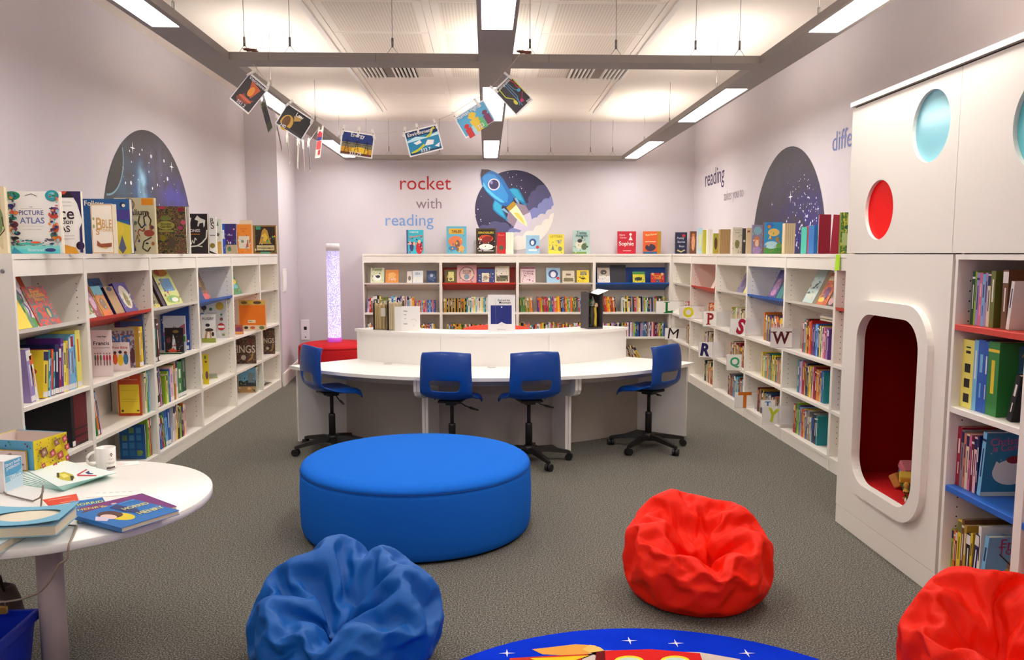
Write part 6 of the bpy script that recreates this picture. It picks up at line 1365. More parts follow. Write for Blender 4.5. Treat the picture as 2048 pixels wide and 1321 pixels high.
# books in the bay half hidden by the cabinet
row(FR[5], .14, RS[2], [('lilac', .02, .27), ('navy', .02, .25), ('sky', .03, .26), ('teal', .03, .30, 0, 'yellow')], 'third shelf, half-hidden bay', 'far', side=1)
# ---- cabinet shelves: spines face the room, last book's cover faces the camera side
FC = frame((XC, YBk - .045, 0), (0, -1, 0), (1, 0, 0))
def crow(z, x, specs, nm, **k): return row(FC, x, z, specs, nm + ' cabinet shelf', 'nook', d=.26, y0=.045, side=1, **k)
crow(1.288, .04, [('dkgreen', .02, .235), ('lime', .012, .235), ('lilac', .02, .23), ('pink', .02, .23, 0, 'rose'), ('sky', .018, .225), ('lilac', .018, .23), ('cream', .02, .225), ('olive', .03, .24, 0, None, dict(cover=[('e', .35, .6, .2, .22, (96, 60, 36)), ('e', .45, .35, .3, .25, (226, 220, 210)), ('e', .6, .4, .12, .1, (40, 90, 170)), ('e', .3, .2, .12, .14, (190, 180, 60))])),
    (None, .05), ('brown', .035, .245, 0, None, dict(d=.2)), ('white', .02, .20, 6, None, dict(d=.22, cover=[('t', 'Bella', .7, .86, .4, (70, 60, 110)), ('t', 'You', .5, .76, .3, (70, 60, 110)), ('t', 'Too', .8, .76, .3, (70, 60, 110)), ('e', .5, .4, .2, .2, (50, 40, 60)), ('c', .7, .25, .12, (200, 170, 110))]))], 'red')
crow(.915, .0, [('lemon', .085, .305, 0, 'black', dict(kind=7, lab='wide pale yellow spine with black drawings on the middle cabinet shelf')), ('sky', .03, .31, 0, 'white'), ('blue', .05, .315, 0, 'sky'), ('blue', .02, .31), ('green', .075, .315, 0, 'yellow', dict(d=.28, cover=[('r', .3, .05, 1, .95, (70, 130, 160)), ('r', .3, .05, 1, .35, (150, 150, 60)), ('e', .6, .55, .3, .12, (90, 160, 190)), ('e', .5, .3, .14, .12, (226, 170, 50)), ('e', .8, .62, .1, .07, (226, 220, 214)), ('t', 'Adventures', .62, .84, .56, (226, 190, 60)), ('t', 'Stories', .62, .76, .4, (226, 190, 60))])), (None, .07), ('black', .03, .2, 14, None, dict(cover=[('e', .5, .5, .3, .2, (60, 50, 50))]))], 'middle')
crow(.552, .0, [('crimson', .03, .27), ('grey', .02, .26), ('salmon', .018, .25), ('cream', .02, .25), ('pink', .016, .25), ('maroon', .02, .25), ('rose', .02, .25), ('navy', .014, .26), ('sky', .025, .285, 5, None, dict(d=.27, cover=[('r', 0, .0, 1, 1, (50, 120, 150)), ('t', 'Christmas', .42, .88, .7, (190, 90, 130), 4), ('t', 'is Coming', .42, .76, .6, (190, 90, 130), 4), ('e', .45, .38, .3, .20, (226, 222, 210)), ('p', [(.15, .4), (.2, .56), (.35, .45)], (226, 222, 210)), ('e', .48, .58, .12, .06, (140, 30, 40)), ('c', .86, .6, .1, (200, 190, 150)), ('r', .76, .44, .98, .50, (60, 120, 90)), ('r', 0, 0, 1, .07, (200, 206, 200)), ('e', .75, .08, .14, .04, (214, 170, 60))] + [('c', .1 + .17 * i, .68 - .1 * (i % 3), .01, (220, 226, 230)) for i in range(6)]))], 'blue')
crow(.142, .0, [('lime', .014, .2), ('orange', .014, .2), ('maroon', .012, .2), ('yellow', .03, .26, 0, 'olive'), ('brown', .018, .27), ('gold', .02, .25), ('black', .03, .22), ('yellow', .014, .23), ('navy', .03, .24, 5), ('white', .02, .28, 0, None, dict(d=.25, cover=[('t', 'The Winter', .6, .85, .5, (150, 140, 150))])), ('sky', .025, .255, 7, None, dict(d=.27, cover=[('r', 0, 0, 1, 1, (110, 150, 190)), ('t', 'Friends', .55, .88, .7, (150, 40, 80)), ('t', 'Together', .55, .74, .76, (150, 40, 80)), ('e', .45, .32, .16, .14, (220, 160, 60)), ('e', .45, .5, .1, .1, (170, 110, 70)), ('e', .8, .35, .1, .18, (150, 100, 80)), ('l', [(.2, .7), (.5, .4)], .006, (60, 40, 50)), ('r', 0, 0, 1, .1, (60, 110, 140))]))], 'lowest')
FC2 = frame((XC, YCk - .02, 0), (0, -1, 0), (1, 0, 0))
row(FC2, .02, .142, [('red', .03, .26, 0, None), ('brown', .02, .24), ('orange', .03, .28), ('navy', .03, .26)] + rnd(MIX, 8, (.02, .03), (.2, .27), seed=77), 'lowest frame-edge cabinet shelf', 'edge', d=.22, side=1)
row(FC2, .02, .552, [('maroon', .03, .26), ('crimson', .03, .25)] + rnd(MIX, 8, (.02, .03), (.2, .27), seed=78), 'blue frame-edge cabinet shelf', 'edge', d=.22, side=1)

# ---- build the spine books: the largest in view one by one, the rest as one mass
def spine_geo(mb, B, mtx, prints=True):
    t_, h_, d_ = B['t'], B['h'], B['d']; c = mcol(B['col']); e = 0.002
    mb.box(0, e, 0, d_, 0, h_, c, mtx); mb.box(t_ - e, t_, 0, d_, 0, h_, c, mtx); mb.box(e, t_ - e, 0, e, 0, h_, c, mtx)
    if not prints: return
    acc = mcol(B['acc']) if B['acc'] else mcol('white' if sum(V[B['col']] if isinstance(B['col'], str) else (90, 90, 90)) < 380 else 'navy')
    def bar(u0, u1, v0, v1, m_=acc): mb.box(t_ * u0, t_ * u1, -.0005, 0, h_ * v0, h_ * v1, m_, mtx)
    k = B['kind']
    if k == 0: bar(.35, .65, .45, .85)
    elif k == 1: bar(.3, .7, .55, .8); bar(.4, .6, .2, .4)
    elif k == 2: bar(.0, 1, .86, .9); bar(.35, .65, .3, .75)
    elif k == 3: bar(.0, 1, .78, .97); bar(.38, .62, .3, .7)
    elif k == 7:
        for v in (.08, .3, .52): bar(.25, .75, v, v + .13)
        bar(.3, .7, .8, .84); bar(.3, .7, .88, .9)
    elif k == 9: bar(0, 1, .30, .33); bar(0, 1, .16, .19); bar(.1, .9, .0, .05)
def footprint(B):
    m_ = B['m']; P = [m_ @ Vector(p) for p in ((0, 0, 0), (B['t'], 0, 0), (B['t'], 0, B['h']), (0, 0, B['h']))]
    q = []
    for p in P:
        v = p - _c; k = v.dot(_fw); q.append((1024 + F_PX * v.dot(_rt) / k, PY_PX - F_PX * v.dot(_up) / k))
    ar = abs(sum(q[i][0] * q[(i + 1) % 4][1] - q[(i + 1) % 4][0] * q[i][1] for i in range(4))) / 2
    cx = sum(a for a, _ in q) / 4; cy = sum(b_ for _, b_ in q) / 4
    if cx > 2050: ar *= .05
    if B['m'].translation.y > 11 and 700 < cx < 1250 and cy > 655: ar = 0    # behind the desk riser
    return ar
n_face = sum(1 for o in bpy.data.objects if o.parent is None and o.get('category') == 'book')
for B in SP: B['a'] = footprint(B)
SP.sort(key=lambda B: -B['a'])
keep = SP[:max(0, 300 - n_face)]; rest = SP[len(keep):]
kr = {}
for B in keep + rest: kr.setdefault(B['row'], []).append(B)
for r_, L_ in kr.items():      # order within the row, from its named end
    ax = 0 if 'rocket' in r_ else 1
    L_.sort(key=lambda B: B['m'].translation[ax] * (-1 if ('night' in r_ or 'cabinet' in r_ or 'frame-edge' in r_ or 'hidden' in r_) else 1))
    for k_, B in enumerate(L_): B['n'] = k_
ENDW = {'near': 'from its near end', 'tube': 'from tube end', 'far': 'from its far end', 'nook': 'from the nook side', 'edge': 'from the nook side'}
for B in keep:
    size = 'thick' if B['t'] > .032 else ('thin' if B['t'] < .017 else 'medium')
    lab = B['lab'] or '%s %s spine, %s %s, %s' % (size, cname(B['col']) if isinstance(B['col'], str) else 'coloured', ORD[B['n']], ENDW[B['end']].replace('its ', ''), B['row'])
    mb = MB(); spine_geo(mb, B, None)
    o = mb.build('book', None, B['m'], label=lab, category='book', group='spine-out books on the ' + B['row'])
    p = MB(); p.box(.002, B['t'] - .002, .002, B['d'] - .004, .003, B['h'] - .003, MAT['pages']); p.build('pages', o)
    if B['side'] < 0 and B['a'] > 260 and B['kind'] != 9:
        s_ = MB(); s_.box(.001, B['t'] - .001, -.0009, -.0005, .006, .036, M((226, 222, 220))); s_.build('spine_label', o)
    if B['cover']:
        a = MB(); a.art(B['cover'], B['d'], B['h'])
        if B['side'] > 0: mt = Matrix(((0, -1, 0, B['t']), (1, 0, 0, 0), (0, 0, 1, 0), (0, 0, 0, 1)))
        else: mt = Matrix(((0, 1, 0, 0), (-1, 0, 0, B['d']), (0, 0, 1, 0), (0, 0, 0, 1)))
        a.build('cover_print', o, mt)
mass = MB()
for B in rest:
    spine_geo(mass, B, B['m']); mass.box(.002, B['t'] - .002, .002, B['d'] - .004, .003, B['h'] - .003, MAT['pages'], B['m'])
if rest: mass.build('paperback_rows', label='dense rows of small colourful paperbacks filling the far bookcase shelves', category='books', kind='stuff')
print('BOOKS face', n_face, 'spine', len(SP), 'kept', len(keep), 'rest', len(rest), 'min area kept', keep[-1]['a'] if keep else 0)

# ================================================================== ALPHABET CARDS TAPED TO THE UPRIGHTS
film = MAT['clear']
def letter_card(ch, Y, x0, x1, y0, y1, col, lu, lw, style, lab, sq=1.0, sheetw=1.0):
    A = atY(x0, y1, Y); B_ = atY(x1, y0, Y); w_, h_ = B_.x - A.x, B_.z - A.z
    o = empty('letter_card', yawm((A.x, Y, A.z), 0), label=lab, category='letter card', group='alphabet cards on the night-sky bookcases')
    t = MB(); t.box(0, w_, 0, .002, 0, h_, film); t.build('laminate_film', o)
    t = MB(); t.box(.006, w_ * sheetw - .004, -.0006, 0, .006, h_ - .006, MAT['paper']); 
    t.build('sheet', o)
    a = MB(); cm = []
    if ch: cm.append(('t', ch, lu, .5, lw, col, style, sq, .045 if ch in 'ORSY' else (0 if ch == 'M' else .03)))
    if ch in ('L', 'P', 'T', 'W'):      # slab serifs
        hh = text_geo(ch)[2] * lw * sq * w_ / h_ / 2
        if ch == 'L': cm += [('r', lu - lw * .75, .5 + hh - .06, lu + lw * .1, .5 + hh, col), ('r', lu - lw * .75, .5 - hh, lu - lw * .2, .5 - hh + .08, col), ('r', lu + lw * .4, .5 - hh, lu + lw * .58, .5 - hh + .22, col)]
        if ch == 'P': cm += [('r', lu - lw * .72, .5 - hh, lu + lw * .0, .5 - hh + .07, col), ('r', lu - lw * .72, .5 + hh - .05, lu - lw * .2, .5 + hh, col)]
        if ch == 'W': cm += [('r', lu - lw * .62, .5 + hh - .05, lu - lw * .25, .5 + hh, col), ('r', lu + lw * .25, .5 + hh - .05, lu + lw * .62, .5 + hh, col)]
    a.art(cm, w_, h_, -.0008); a.build('letter', o)
GR, YE_, DR, CR, MN, DB, TL, OR_, LM = (24, 120, 50), (226, 220, 20), (150, 26, 34), (170, 20, 60), (90, 16, 26), (30, 30, 90), (50, 160, 120), (206, 112, 24), (196, 204, 40)
letter_card('L', 11.14, 1311, 1368, 602, 629, GR, .47, .24, 0, 'card with a green capital L, topmost at the room corner', 1.0)
letter_card('O', 10.13, 1358, 1410, 612, 638, YE_, .36, .42, 0, 'card with a yellow capital O, next to the green L', 1.0)
letter_card('P', 9.02, 1405, 1462, 622, 654, DR, .28, .22, 0, 'card with a dark red capital P', 1.2, .5)
letter_card('S', 7.93, 1459, 1522, 637, 670, CR, .36, .24, -14, 'card with a crimson capital S', 1.3, .52)
letter_card('W', 6.90, 1540, 1601, 655, 697, MN, .36, .58, 0, 'card with a maroon capital W, nearest of the upper row', 1.1, .75)
letter_card('M', 11.10, 1329, 1373, 656, 680, (40, 20, 24), .40, .46, -8, 'card with a black script capital M behind the blue chair', 1.0)
letter_card('R', 9.00, 1396, 1450, 684, 716, DB, .28, .36, -8, 'card with a navy capital R', 1.15, .55)
letter_card('Q', 7.90, 1452, 1484, 709, 742, TL, .55, .62, 0, 'card with a green looping capital Q', 1.0, 1.0)
letter_card('T', 7.86, 1468, 1537, 784, 817, OR_, .31, .40, 0, 'card with an orange capital T low by the carpet', 1.0, .95)
letter_card('T', 6.86, 1520, 1551, 800, 816, (20, 110, 190), .5, .4, 0, 'card with a blue letter mostly hidden by the lime Y card', .6, 1.0)
letter_card('Y', 6.84, 1523, 1590, 812, 850, LM, .33, .36, -10, 'card with a lime script capital Y, lowest and nearest', 1.2, .5)
sn = atX(1672, 517, XR - .004)
o = empty('sticky_note', frame((XR - .003, 6.0 - .07, 1.475), (0, -1, 0), (1, 0, 0)), label='lime green sticky note on the fascia next to the cabinet', category='sticky note')
t = MB(); t.add([(0, -.001, .12), (.075, -.001, .12), (.08, -.006, .01), (.015, -.012, 0)], [(0, 3, 2, 1)], M((176, 226, 20), 0.6)); t.build('paper', o)

# ================================================================== GARLANDS OF SUBJECT CARDS
PEG = M((226, 220, 212), 0.4, name='clear_peg')
def plane_card(tl, tr_, bl, Y, art, base, label, group, pegs=((.05, 18), (.93, -20)), name='picture_card'):
    A, B_, C_ = atY(*tl, Y), atY(*tr_, Y), atY(*bl, Y)
    u = (B_ - A).normalized(); w_ = (B_ - A).length; h_ = (C_ - A).length
    n = Vector((0, 1, 0)); z = u.cross(n)
    m = Matrix((u, n, z)).transposed().to_4x4(); m.translation = A - z * h_
    o = empty(name, m, label=label, category='picture card', group=group)
    t = MB(); t.box(0, w_, 0, .0015, 0, h_, MAT['paper']); t.build('card', o)
    a = MB(); a.art([('r', .035, .05, .965, .95, base)] + art, w_, h_); a.build('print', o)
    for (q, tilt) in pegs:
        p = MB(); mt = Matrix.Translation((w_ * q, 0, h_)) @ Matrix.Rotation(R(tilt), 4, 'Y')
        p.box(-.007, .007, -.008, .008, -.03, .035, PEG, mt); p.box(-.004, .004, -.010, .010, .0, .008, MAT['steel'], mt); p.build('peg', o)
    return o
GY = 5.52
GC = 'subject cards pegged on the front garland'
WH = (232, 230, 228)
plane_card((500, 145), (538, 177), (458, 197), GY, [('p', [(.28, .86), (.8, .98 - .2), (.66, .4), (.44, .5), (.4, .62)], (206, 90, 36)), ('e', .52, .58, .12, .16, (240, 150, 40)), ('p', [(.15, .2), (.35, .42), (.6, .3), (.85, .42), (.7, .2), (.3, .1)], (150, 60, 40)), ('e', .5, .3, .3, .05, (214, 100, 60)), ('r', .035, .86, .965, .95, (70, 60, 84)), ('t', 'Volcanoes', .52, .9, .84, WH), ('t', '551.2', .5, .12, .4, WH)], (44, 26, 32), 'tilted picture card reading Volcanoes, first of the front garland', GC)
plane_card((575, 206), (628, 241), (551, 248), GY, [('e', .3, .30, .2, .34, (206, 160, 60)), ('e', .27, .33, .12, .26, (110, 70, 20)), ('p', [(.4, .7), (.62, .85), (.66, .66), (.48, .5)], (190, 150, 80)), ('p', [(.52, .72), (.58, .86), (.64, .8)], (236, 226, 180)), ('r', .035, .05, .965, .16, (60, 56, 60)), ('t', 'Law', .56, .82, .26, WH), ('t', '340', .25, .12, .2, WH)], (32, 28, 30), 'tilted picture card reading Law with a wooden gavel', GC)
plane_card((684, 260), (750, 270), (678, 308), GY, [('r', .035, .05, .965, .35, (206, 150, 40)), ('r', .035, .35, .965, .55, (130, 120, 90)), ('e', .6, .26, .25, .14, (240, 196, 50)), ('r', .035, .05, .965, .14, (100, 50, 30))] + [c for u in (.2, .5, .8) for c in (('l', [(u - .07, .1), (u, .66), (u + .07, .1)], .003, (24, 22, 26)), ('l', [(u - .12, .5), (u + .12, .5)], .003, (24, 22, 26)), ('l', [(u - .09, .6), (u + .09, .6)], .003, (24, 22, 26)), ('l', [(u - .05, .25), (u + .05, .35)], .002, (24, 22, 26)))] + [('t', 'Energy', .5, .84, .42, WH), ('t', '333.79', .48, .11, .36, WH)], (36, 56, 120), 'picture card reading Energy with pylons at sunset', GC, pegs=((.04, 10), (.5, 0), (.95, -22)))
plane_card((807, 265), (874, 248), (820, 315), GY, [('r', .035, .72, .965, .95, (20, 50, 90)), ('p', [(.04, .62), (.3, .72), (.6, .62), (.96, .72), (.96, .6), (.04, .55)], (190, 226, 232)), ('p', [(.5, .3), (.62, .5), (.8, .44), (.75, .28)], WH), ('p', [(.2, .5), (.4, .56), (.44, .44), (.28, .4)], WH), ('p', [(.78, .2), (.95, .3), (.9, .12)], WH), ('l', [(.62, .6), (.75, .68), (.8, .85), (.9, .9)], .014, (200, 200, 40)), ('l', [(.08, .12), (.3, .2), (.5, .34)], .014, (200, 200, 40)), ('r', .035, .05, .965, .12, (14, 60, 90)), ('t', 'Environment', .46, .84, .74, WH), ('t', '333.7', .5, .14, .3, WH)], (30, 130, 170), 'picture card reading Environment with ice on blue sea', GC, pegs=((.02, 26), (.42, 0), (.96, -10)))
hand = lambda u, v, s_, c: [('l', [(u, v - .3 * s_ - .1), (u, v)], .03 * s_ * 1.4, c), ('e', u, v, .045 * s_, .08 * s_, c)] + [('l', [(u, v), (u + .1 * s_ * math.sin(R(a)), v + .2 * s_ * math.cos(R(a)))], .008 * s_ * 1.3, c) for a in (-50, -22, 0, 22, 46)]
plane_card((907, 236), (967, 199), (932, 277), GY, hand(.48, .52, 1.5, (226, 190, 40)) + hand(.2, .3, 1, (200, 40, 44)) + hand(.84, .42, 1, (120, 30, 80)) + hand(.66, .3, .8, (90, 180, 110)) + hand(.34, .18, .6, (160, 210, 220)) + [('t', 'Human rights', .44, .86, .8, WH), ('t', '323', .55, .12, .2, WH)], (80, 166, 206), 'tilted picture card reading Human rights with raised coloured hands', GC, pegs=((.04, 8), (.8, -8)))
plane_card((987, 181), (1020, 149), (1034, 231), GY, [('l', [(.2, .9), (.18, .6), (.4, .4), (.36, .3)], .006, (206, 206, 40)), ('e', .36, .3, .07, .08, (214, 200, 50)), ('l', [(.5, .9), (.5, .1)], .005, (80, 130, 170)), ('l', [(.58, .9), (.6, .4), (.4, .16)], .005, (80, 130, 170)), ('l', [(.64, .9), (.7, .6), (.82, .5)], .005, (80, 130, 170)), ('e', .82, .5, .08, .05, (60, 160, 200)), ('l', [(.8, .9), (.9, .75), (.85, .62), (.95, .5)], .006, (190, 40, 50)), ('e', .62, .22, .08, .05, (200, 30, 110)), ('l', [(.62, .22), (.9, .4)], .004, (200, 30, 110)), ('l', [(.95, .9), (.97, .3)], .006, (200, 200, 40)), ('t', 'Computers', .5, .9, .86, WH), ('t', '004', .85, .08, .24, WH)], (38, 24, 30), 'dark tilted picture card reading Computers near the middle beam', GC, pegs=((.05, -10), (.9, -8)))
pts2 = [(506, 128), (538, 168), (560, 185), (585, 204), (628, 232), (680, 254), (715, 262), (752, 268), (806, 262), (840, 252), (872, 243), (905, 228), (940, 205), (968, 190), (985, 172), (1015, 140), (1040, 108)]
t = MB(); t.tube([atY(a, b_, GY + .005) for a, b_ in pts2], .0016, M((206, 196, 186), 0.6), 5); t.build('string', label='thin pale string carrying the front row of picture cards', category='string')
GB = 'cards pegged on the garland running towards the pier'
cards2 = [(533, 232, 22, 60, 6.0, 14, (90, 100, 60), (40, 46, 60), 'second garland card with a green figure, seen almost edge on'), (559, 276, 12, 52, 6.5, 10, (120, 70, 70), (90, 60, 60), 'narrow brown-red card on the second garland'),
          (577, 301, 11, 48, 7.0, 4, (130, 130, 100), (90, 90, 70), 'narrow olive card on the second garland'), (596, 312, 7, 50, 7.4, -3, (214, 206, 200), (190, 184, 180), 'narrow white card lowest on the second garland'),
          (608, 316, 8, 50, 7.7, 2, (222, 214, 208), (200, 194, 190), 'pale card between the white and dark ones, second garland'), (619, 315, 10, 54, 7.9, 2, (90, 100, 110), (60, 70, 80), 'dark blue-grey card on the second garland'),
          (638, 288, 17, 54, 8.2, -8, (226, 214, 200), (200, 70, 70), 'red and white card last on the second garland')]
sp_ = []
for (cx, cy, pw, ph, Y, rot, base, c2, lb) in cards2:
    C_ = atY(cx, cy, Y); h_ = ph / 1650 * Y; w_ = .19; yw = math.degrees(math.acos(min(1, pw / 1650 * Y / w_)))
    m = Matrix.Translation(C_) @ Matrix.Rotation(R(-rot), 4, 'Y') @ Matrix.Rotation(R(-yw), 4, 'Z') @ Matrix.Translation((-w_ / 2, 0, -h_ / 2))
    o = empty('picture_card', m, label=lb, category='picture card', group=GB)
    t = MB(); t.box(0, w_, 0, .0015, 0, h_, MAT['paper']); t.build('card', o)
    a = MB(); a.art([('r', .06, .05, .94, .95, base), ('r', .06, .3, .94, .6, c2), ('e', .5, .7, .2, .12, c2)], w_, h_)
    if cx == 638: a.art([('r', .06, .75, .94, .95, (190, 50, 60)), ('r', .06, .62, .94, .75, (50, 50, 110)), ('r', .5, .1, .94, .28, (190, 50, 60))], w_, h_, -.001)
    a.build('print', o)
    for q in (.15, .85):
        p = MB(); p.box(w_ * q - .007, w_ * q + .007, -.008, .008, h_ - .03, h_ + .035, PEG); p.build('peg', o)
    sp_.append(atY(cx, cy - ph / 2 - 6, Y))
t = MB(); t.tube([atY(512, 130, 5.7), atY(522, 176, 5.85)] + sp_ + [Vector((-1.72, 9.2, 2.86))], .0016, M((206, 196, 186), 0.6), 5); t.build('string', label='thin string of the second garland sagging towards the pier', category='string')

# ================================================================== THINGS ON THE UPPER DESK SHELF
zr = HR + .0008
def on_riser(px, py): return atZ(px, py, HR)
q = on_riser(1004, 664)
face_book(yawm((on_riser(976, 662).x, 7.08, zr), 0), .235, .315, .012, (232, 230, 230), [('r', .10, .20, .87, .71, (28, 40, 120)), ('p', [(.36, .199), (.44, .23), (.50, .26), (.58, .22), (.68, .199)], (236, 234, 234)), ('c', .5, .66, .025, W_), ('l', [(.3, .25), (.52, .6)], .001, (60, 76, 150)), ('l', [(.26, .9), (.28, .5), (.3, .2)], .001, (150, 150, 160)), ('t', 'Zed and the', .58, .85, .44, K_), ('t', 'Mountain', .62, .785, .42, K_), ('c', .5, .175, .012, (120, 120, 60)), ('t', 'illustrated story', .5, .05, .3, (150, 150, 150))], 'tall white book with a dark blue square standing on the upper desk shelf', tilt=4)
# black shadow box opened at the front
P0 = on_riser(1176, 659)
sb = empty('shadow_box', yawm((P0.x, P0.y, zr), 18), label='dark grey open book box with a paper tower scene and white paper roof', category='box')
BXM = M((70, 64, 66), 0.7); wB, dB, hB = .145, .16, .325
t = MB(); t.box(0, .008, 0, dB, 0, hB, BXM); t.build('side', sb)
t = MB(); t.box(wB - .008, wB, 0, dB, 0, hB, BXM); t.build('side', sb)
t = MB(); t.box(.008, wB - .008, dB - .006, dB, 0, hB, M((60, 54, 30), 0.7)); t.build('back', sb)
t = MB(); t.box(.008, wB - .008, 0, dB - .006, 0, .014, BXM); t.build('bottom', sb)
t = MB(); t.lathe([(.026, .014), (.022, .2)], M((110, 100, 84), 0.8), 14, (.085, .09)); t.lathe([(.038, .2), (0, .29)], M((180, 170, 160), 0.7), 14, (.085, .09)); t.build('paper_tower', sb)
t = MB(); t.tube([(.088, .05, .19), (.094, .045, .12), (.09, .04, .06), (.088, .035, .018)], [.014, .012, .013, .014], M((214, 184, 70), 0.7), 8); t.lathe([(0, .185), (.016, .195), (.018, .21), (.012, .225), (0, .23)], M((226, 190, 150), 0.7), 12, (.1, .05)); t.build('paper_figure', sb)
t = MB(); rg_ = random.Random(4)
for k in range(40):
    cx, cy, cz = rg_.uniform(.015, .05), rg_.uniform(.03, .12), rg_.uniform(.03, .26); r_ = rg_.uniform(.008, .016)
    a_ = rg_.uniform(0, 3); t.add([(cx + r_ * math.cos(a_ + i * 2.1), cy + r_ * math.sin(i * 2.1), cz + r_ * math.sin(a_ + i * 2.1)) for i in range(3)], [(0, 1, 2)], M((40, 110, 50) if cz > .12 else (60, 70, 76), 0.8))
t.build('paper_leaves', sb)
t = MB(); t.add([(-.005, -.05, hB + .004), (.075, -.045, hB - .02), (.17, -.06, hB + .02), (.25, -.03, hB + .008), (.01, .14, hB + .012), (.08, .14, hB - .012), (.16, .15, hB + .024), (.24, .13, hB + .012)], [(0, 1, 5, 4), (1, 2, 6, 5), (2, 3, 7, 6)], M((236, 236, 232), 0.6))
t.build('paper_roof', sb)
# two old open books fanned upright
for (px0, px1, Y, hb, yw, cov, pg, lb) in ((747, 778, 7.28, .235, 0, (70, 56, 44), (206, 180, 132), 'old brown open book standing fanned at the tube end of the upper desk shelf'), (775, 806, 7.20, .255, 0, (50, 30, 26), (222, 204, 168), 'old cream open book with dark cover standing beside the brown one')):
    A = atY(px0, 650, Y); wd = (px1 - px0) / 1650 * Y
    o = empty('old_book', yawm((A.x, Y, zr), yw), label=lb, category='book')
    t = MB(); t.box(0, .004, -.02, .12, 0, hb, M(cov, 0.7)); t.build('cover', o)
    t = MB(); t.box(wd - .004, wd, -.01, .12, 0, hb, M(cov, 0.7)); t.build('cover', o)
    t = MB(); n = 9
    for k in range(n):
        u = .006 + (wd - .014) * (k + .5) / n; j = .012 * math.sin(k * 2.1)
        t.box(u, u + (wd - .014) / n * .8, .0 + abs(j), .11, .004, hb - .008 - abs(j), M(pg if k % 2 else tuple(int(c * .93) for c in pg), 0.8))
    t.build('pages', o)
    t = MB(); t.box(wd * .5, wd * .8, -.0165, -.0145 + .02, hb * .5, hb * .8, M((226, 222, 206), 0.8)) if cov[0] == 70 else t.box(wd * .7, wd * .8, -.02, -.002, .02, hb * .62, MAT['black'])
    t.build('bookmark', o, label='paper slip' if cov[0] == 70 else 'black ribbon')
A = atY(803, 650, 7.12)
nb = empty('notebook', yawm((A.x, 7.12, zr), 0), label='white handwritten notebook standing open beside the old books', category='notebook')
t = MB(); t.box(0, .16, 0, .002, 0, .215, MAT['paper'], Matrix.Rotation(R(4), 4, 'Z')); t.build('page', nb)
t = MB(); t.box(-.07, 0, 0, .002, 0, .21, MAT['paper'], Matrix.Rotation(R(-30), 4, 'Z')); t.build('page', nb)
a = MB(); a.art([('t', 'Help', .22, .8, .2, (70, 66, 70)), ('t', 'me', .2, .66, .12, (90, 86, 90)), ('t', 'on', .2, .5, .1, (120, 116, 120)), ('t', 'look', .22, .3, .2, (50, 46, 50)), ('c', .66, .22, .05, (190, 186, 190)), ('c', .66, .22, .04, (236, 234, 232)), ('l', [(.5, .45), (.7, .5), (.8, .4)], .002, (170, 166, 170))], .16, .215); a.build('handwriting', nb, Matrix.Rotation(R(4), 4, 'Z'))

# ================================================================== ROUND TABLE AND WHAT LIES ON IT
TC, TR_, TZ = (-1.68, 3.155), 0.585, 0.66
tb_ = empty('round_table', yawm((TC[0], TC[1], 0), 0), label='round white table on a grey column, cut off by the frame', category='table')
t = MB(); t.lathe([(0, TZ - .030), (TR_ - .003, TZ - .030), (TR_, TZ - .027), (TR_, TZ - .003), (TR_ - .003, TZ), (0, TZ)], MAT['desk'], 96); t.build('tabletop', tb_)
t = MB(); t.lathe([(.045, .01), (.045, TZ - .05)], M((176, 160, 158), 0.5), 32, (.085, -.20)); t.build('column', tb_)
t = MB(); t.lathe([(.0, TZ - .05), (.10, TZ - .05), (.10, TZ - .031), (0, TZ - .031)], MAT['beam'], 32, (.085, -.20)); t.build('mounting_plate', tb_)
t = MB(); t.lathe([(0, 0), (.09, 0), (.09, .008), (.05, .014), (0, .014)], M((176, 160, 158), 0.5), 48, (.085, -.20)); t.build('base_plate', tb_)
def on_t(px, py, z=TZ): return atZ(px, py, z)
z0 = TZ + .0006
# mug
q = on_t(213, 938)
mg = empty('mug', yawm((q.x, q.y, z0), 0), label='white mug with a small dark cross emblem on the round table', category='mug')
hM, rM = .096, .0405
t = MB(); t.lathe([(0, .0), (rM - .003, 0), (rM, .004), (rM, hM - .001), (rM - .002, hM), (rM - .004, hM - .001), (rM - .004, .008), (0, .007)], M((240, 236, 230), 0.25, coat=.3), 40); t.build('cup', mg)
t = MB(); t.tube([(-rM * .93 - .028 * math.sin(a) * 1.1, -.012 - .018 * math.sin(a), .048 + .03 * math.cos(a)) for a in [PI * i / 12 for i in range(13)]], .006, M((240, 236, 230), 0.25, coat=.3), 10); t.build('handle', mg)
t = MB()
def on_cyl(cmds):      # wrap small print around the mug, centre facing the camera and a little towards +x
    a = MB(); a.art(cmds, .09, hM)
    a0 = math.atan2(-q.y, -q.x) + .10
    vs = []
    for (x, y, z) in a.v:
        th = a0 + (x - .045) / rM; rr = rM + .0004 - y * .5; vs.append((rr * math.cos(th), rr * math.sin(th), z))
    b_ = MB(); b_.v = vs; b_.f = a.f; b_.m = a.m; b_.mats = a.mats; b_.sm = a.sm; return b_
KM = (40, 24, 34)
bar = [('r', .46 + .06 * i, .06, .52 + .06 * i, .15, (96, 84, 84)) for i in range(7)]
on_cyl([('p', [(.70, .70), (.66, .78), (.74, .78)], KM), ('p', [(.70, .70), (.66, .62), (.74, .62)], KM), ('p', [(.70, .70), (.63, .735), (.63, .665)], KM), ('p', [(.70, .70), (.77, .735), (.77, .665)], KM), ('t', 'THE LIBRARY', .68, .5, .24, (120, 110, 110)), ('t', 'OF THE CITY SCHOOL', .68, .34, .5, (120, 110, 110)), ('t', 'FOUNDATION', .7, .29, .3, (120, 110, 110))] + bar).build('print', mg)
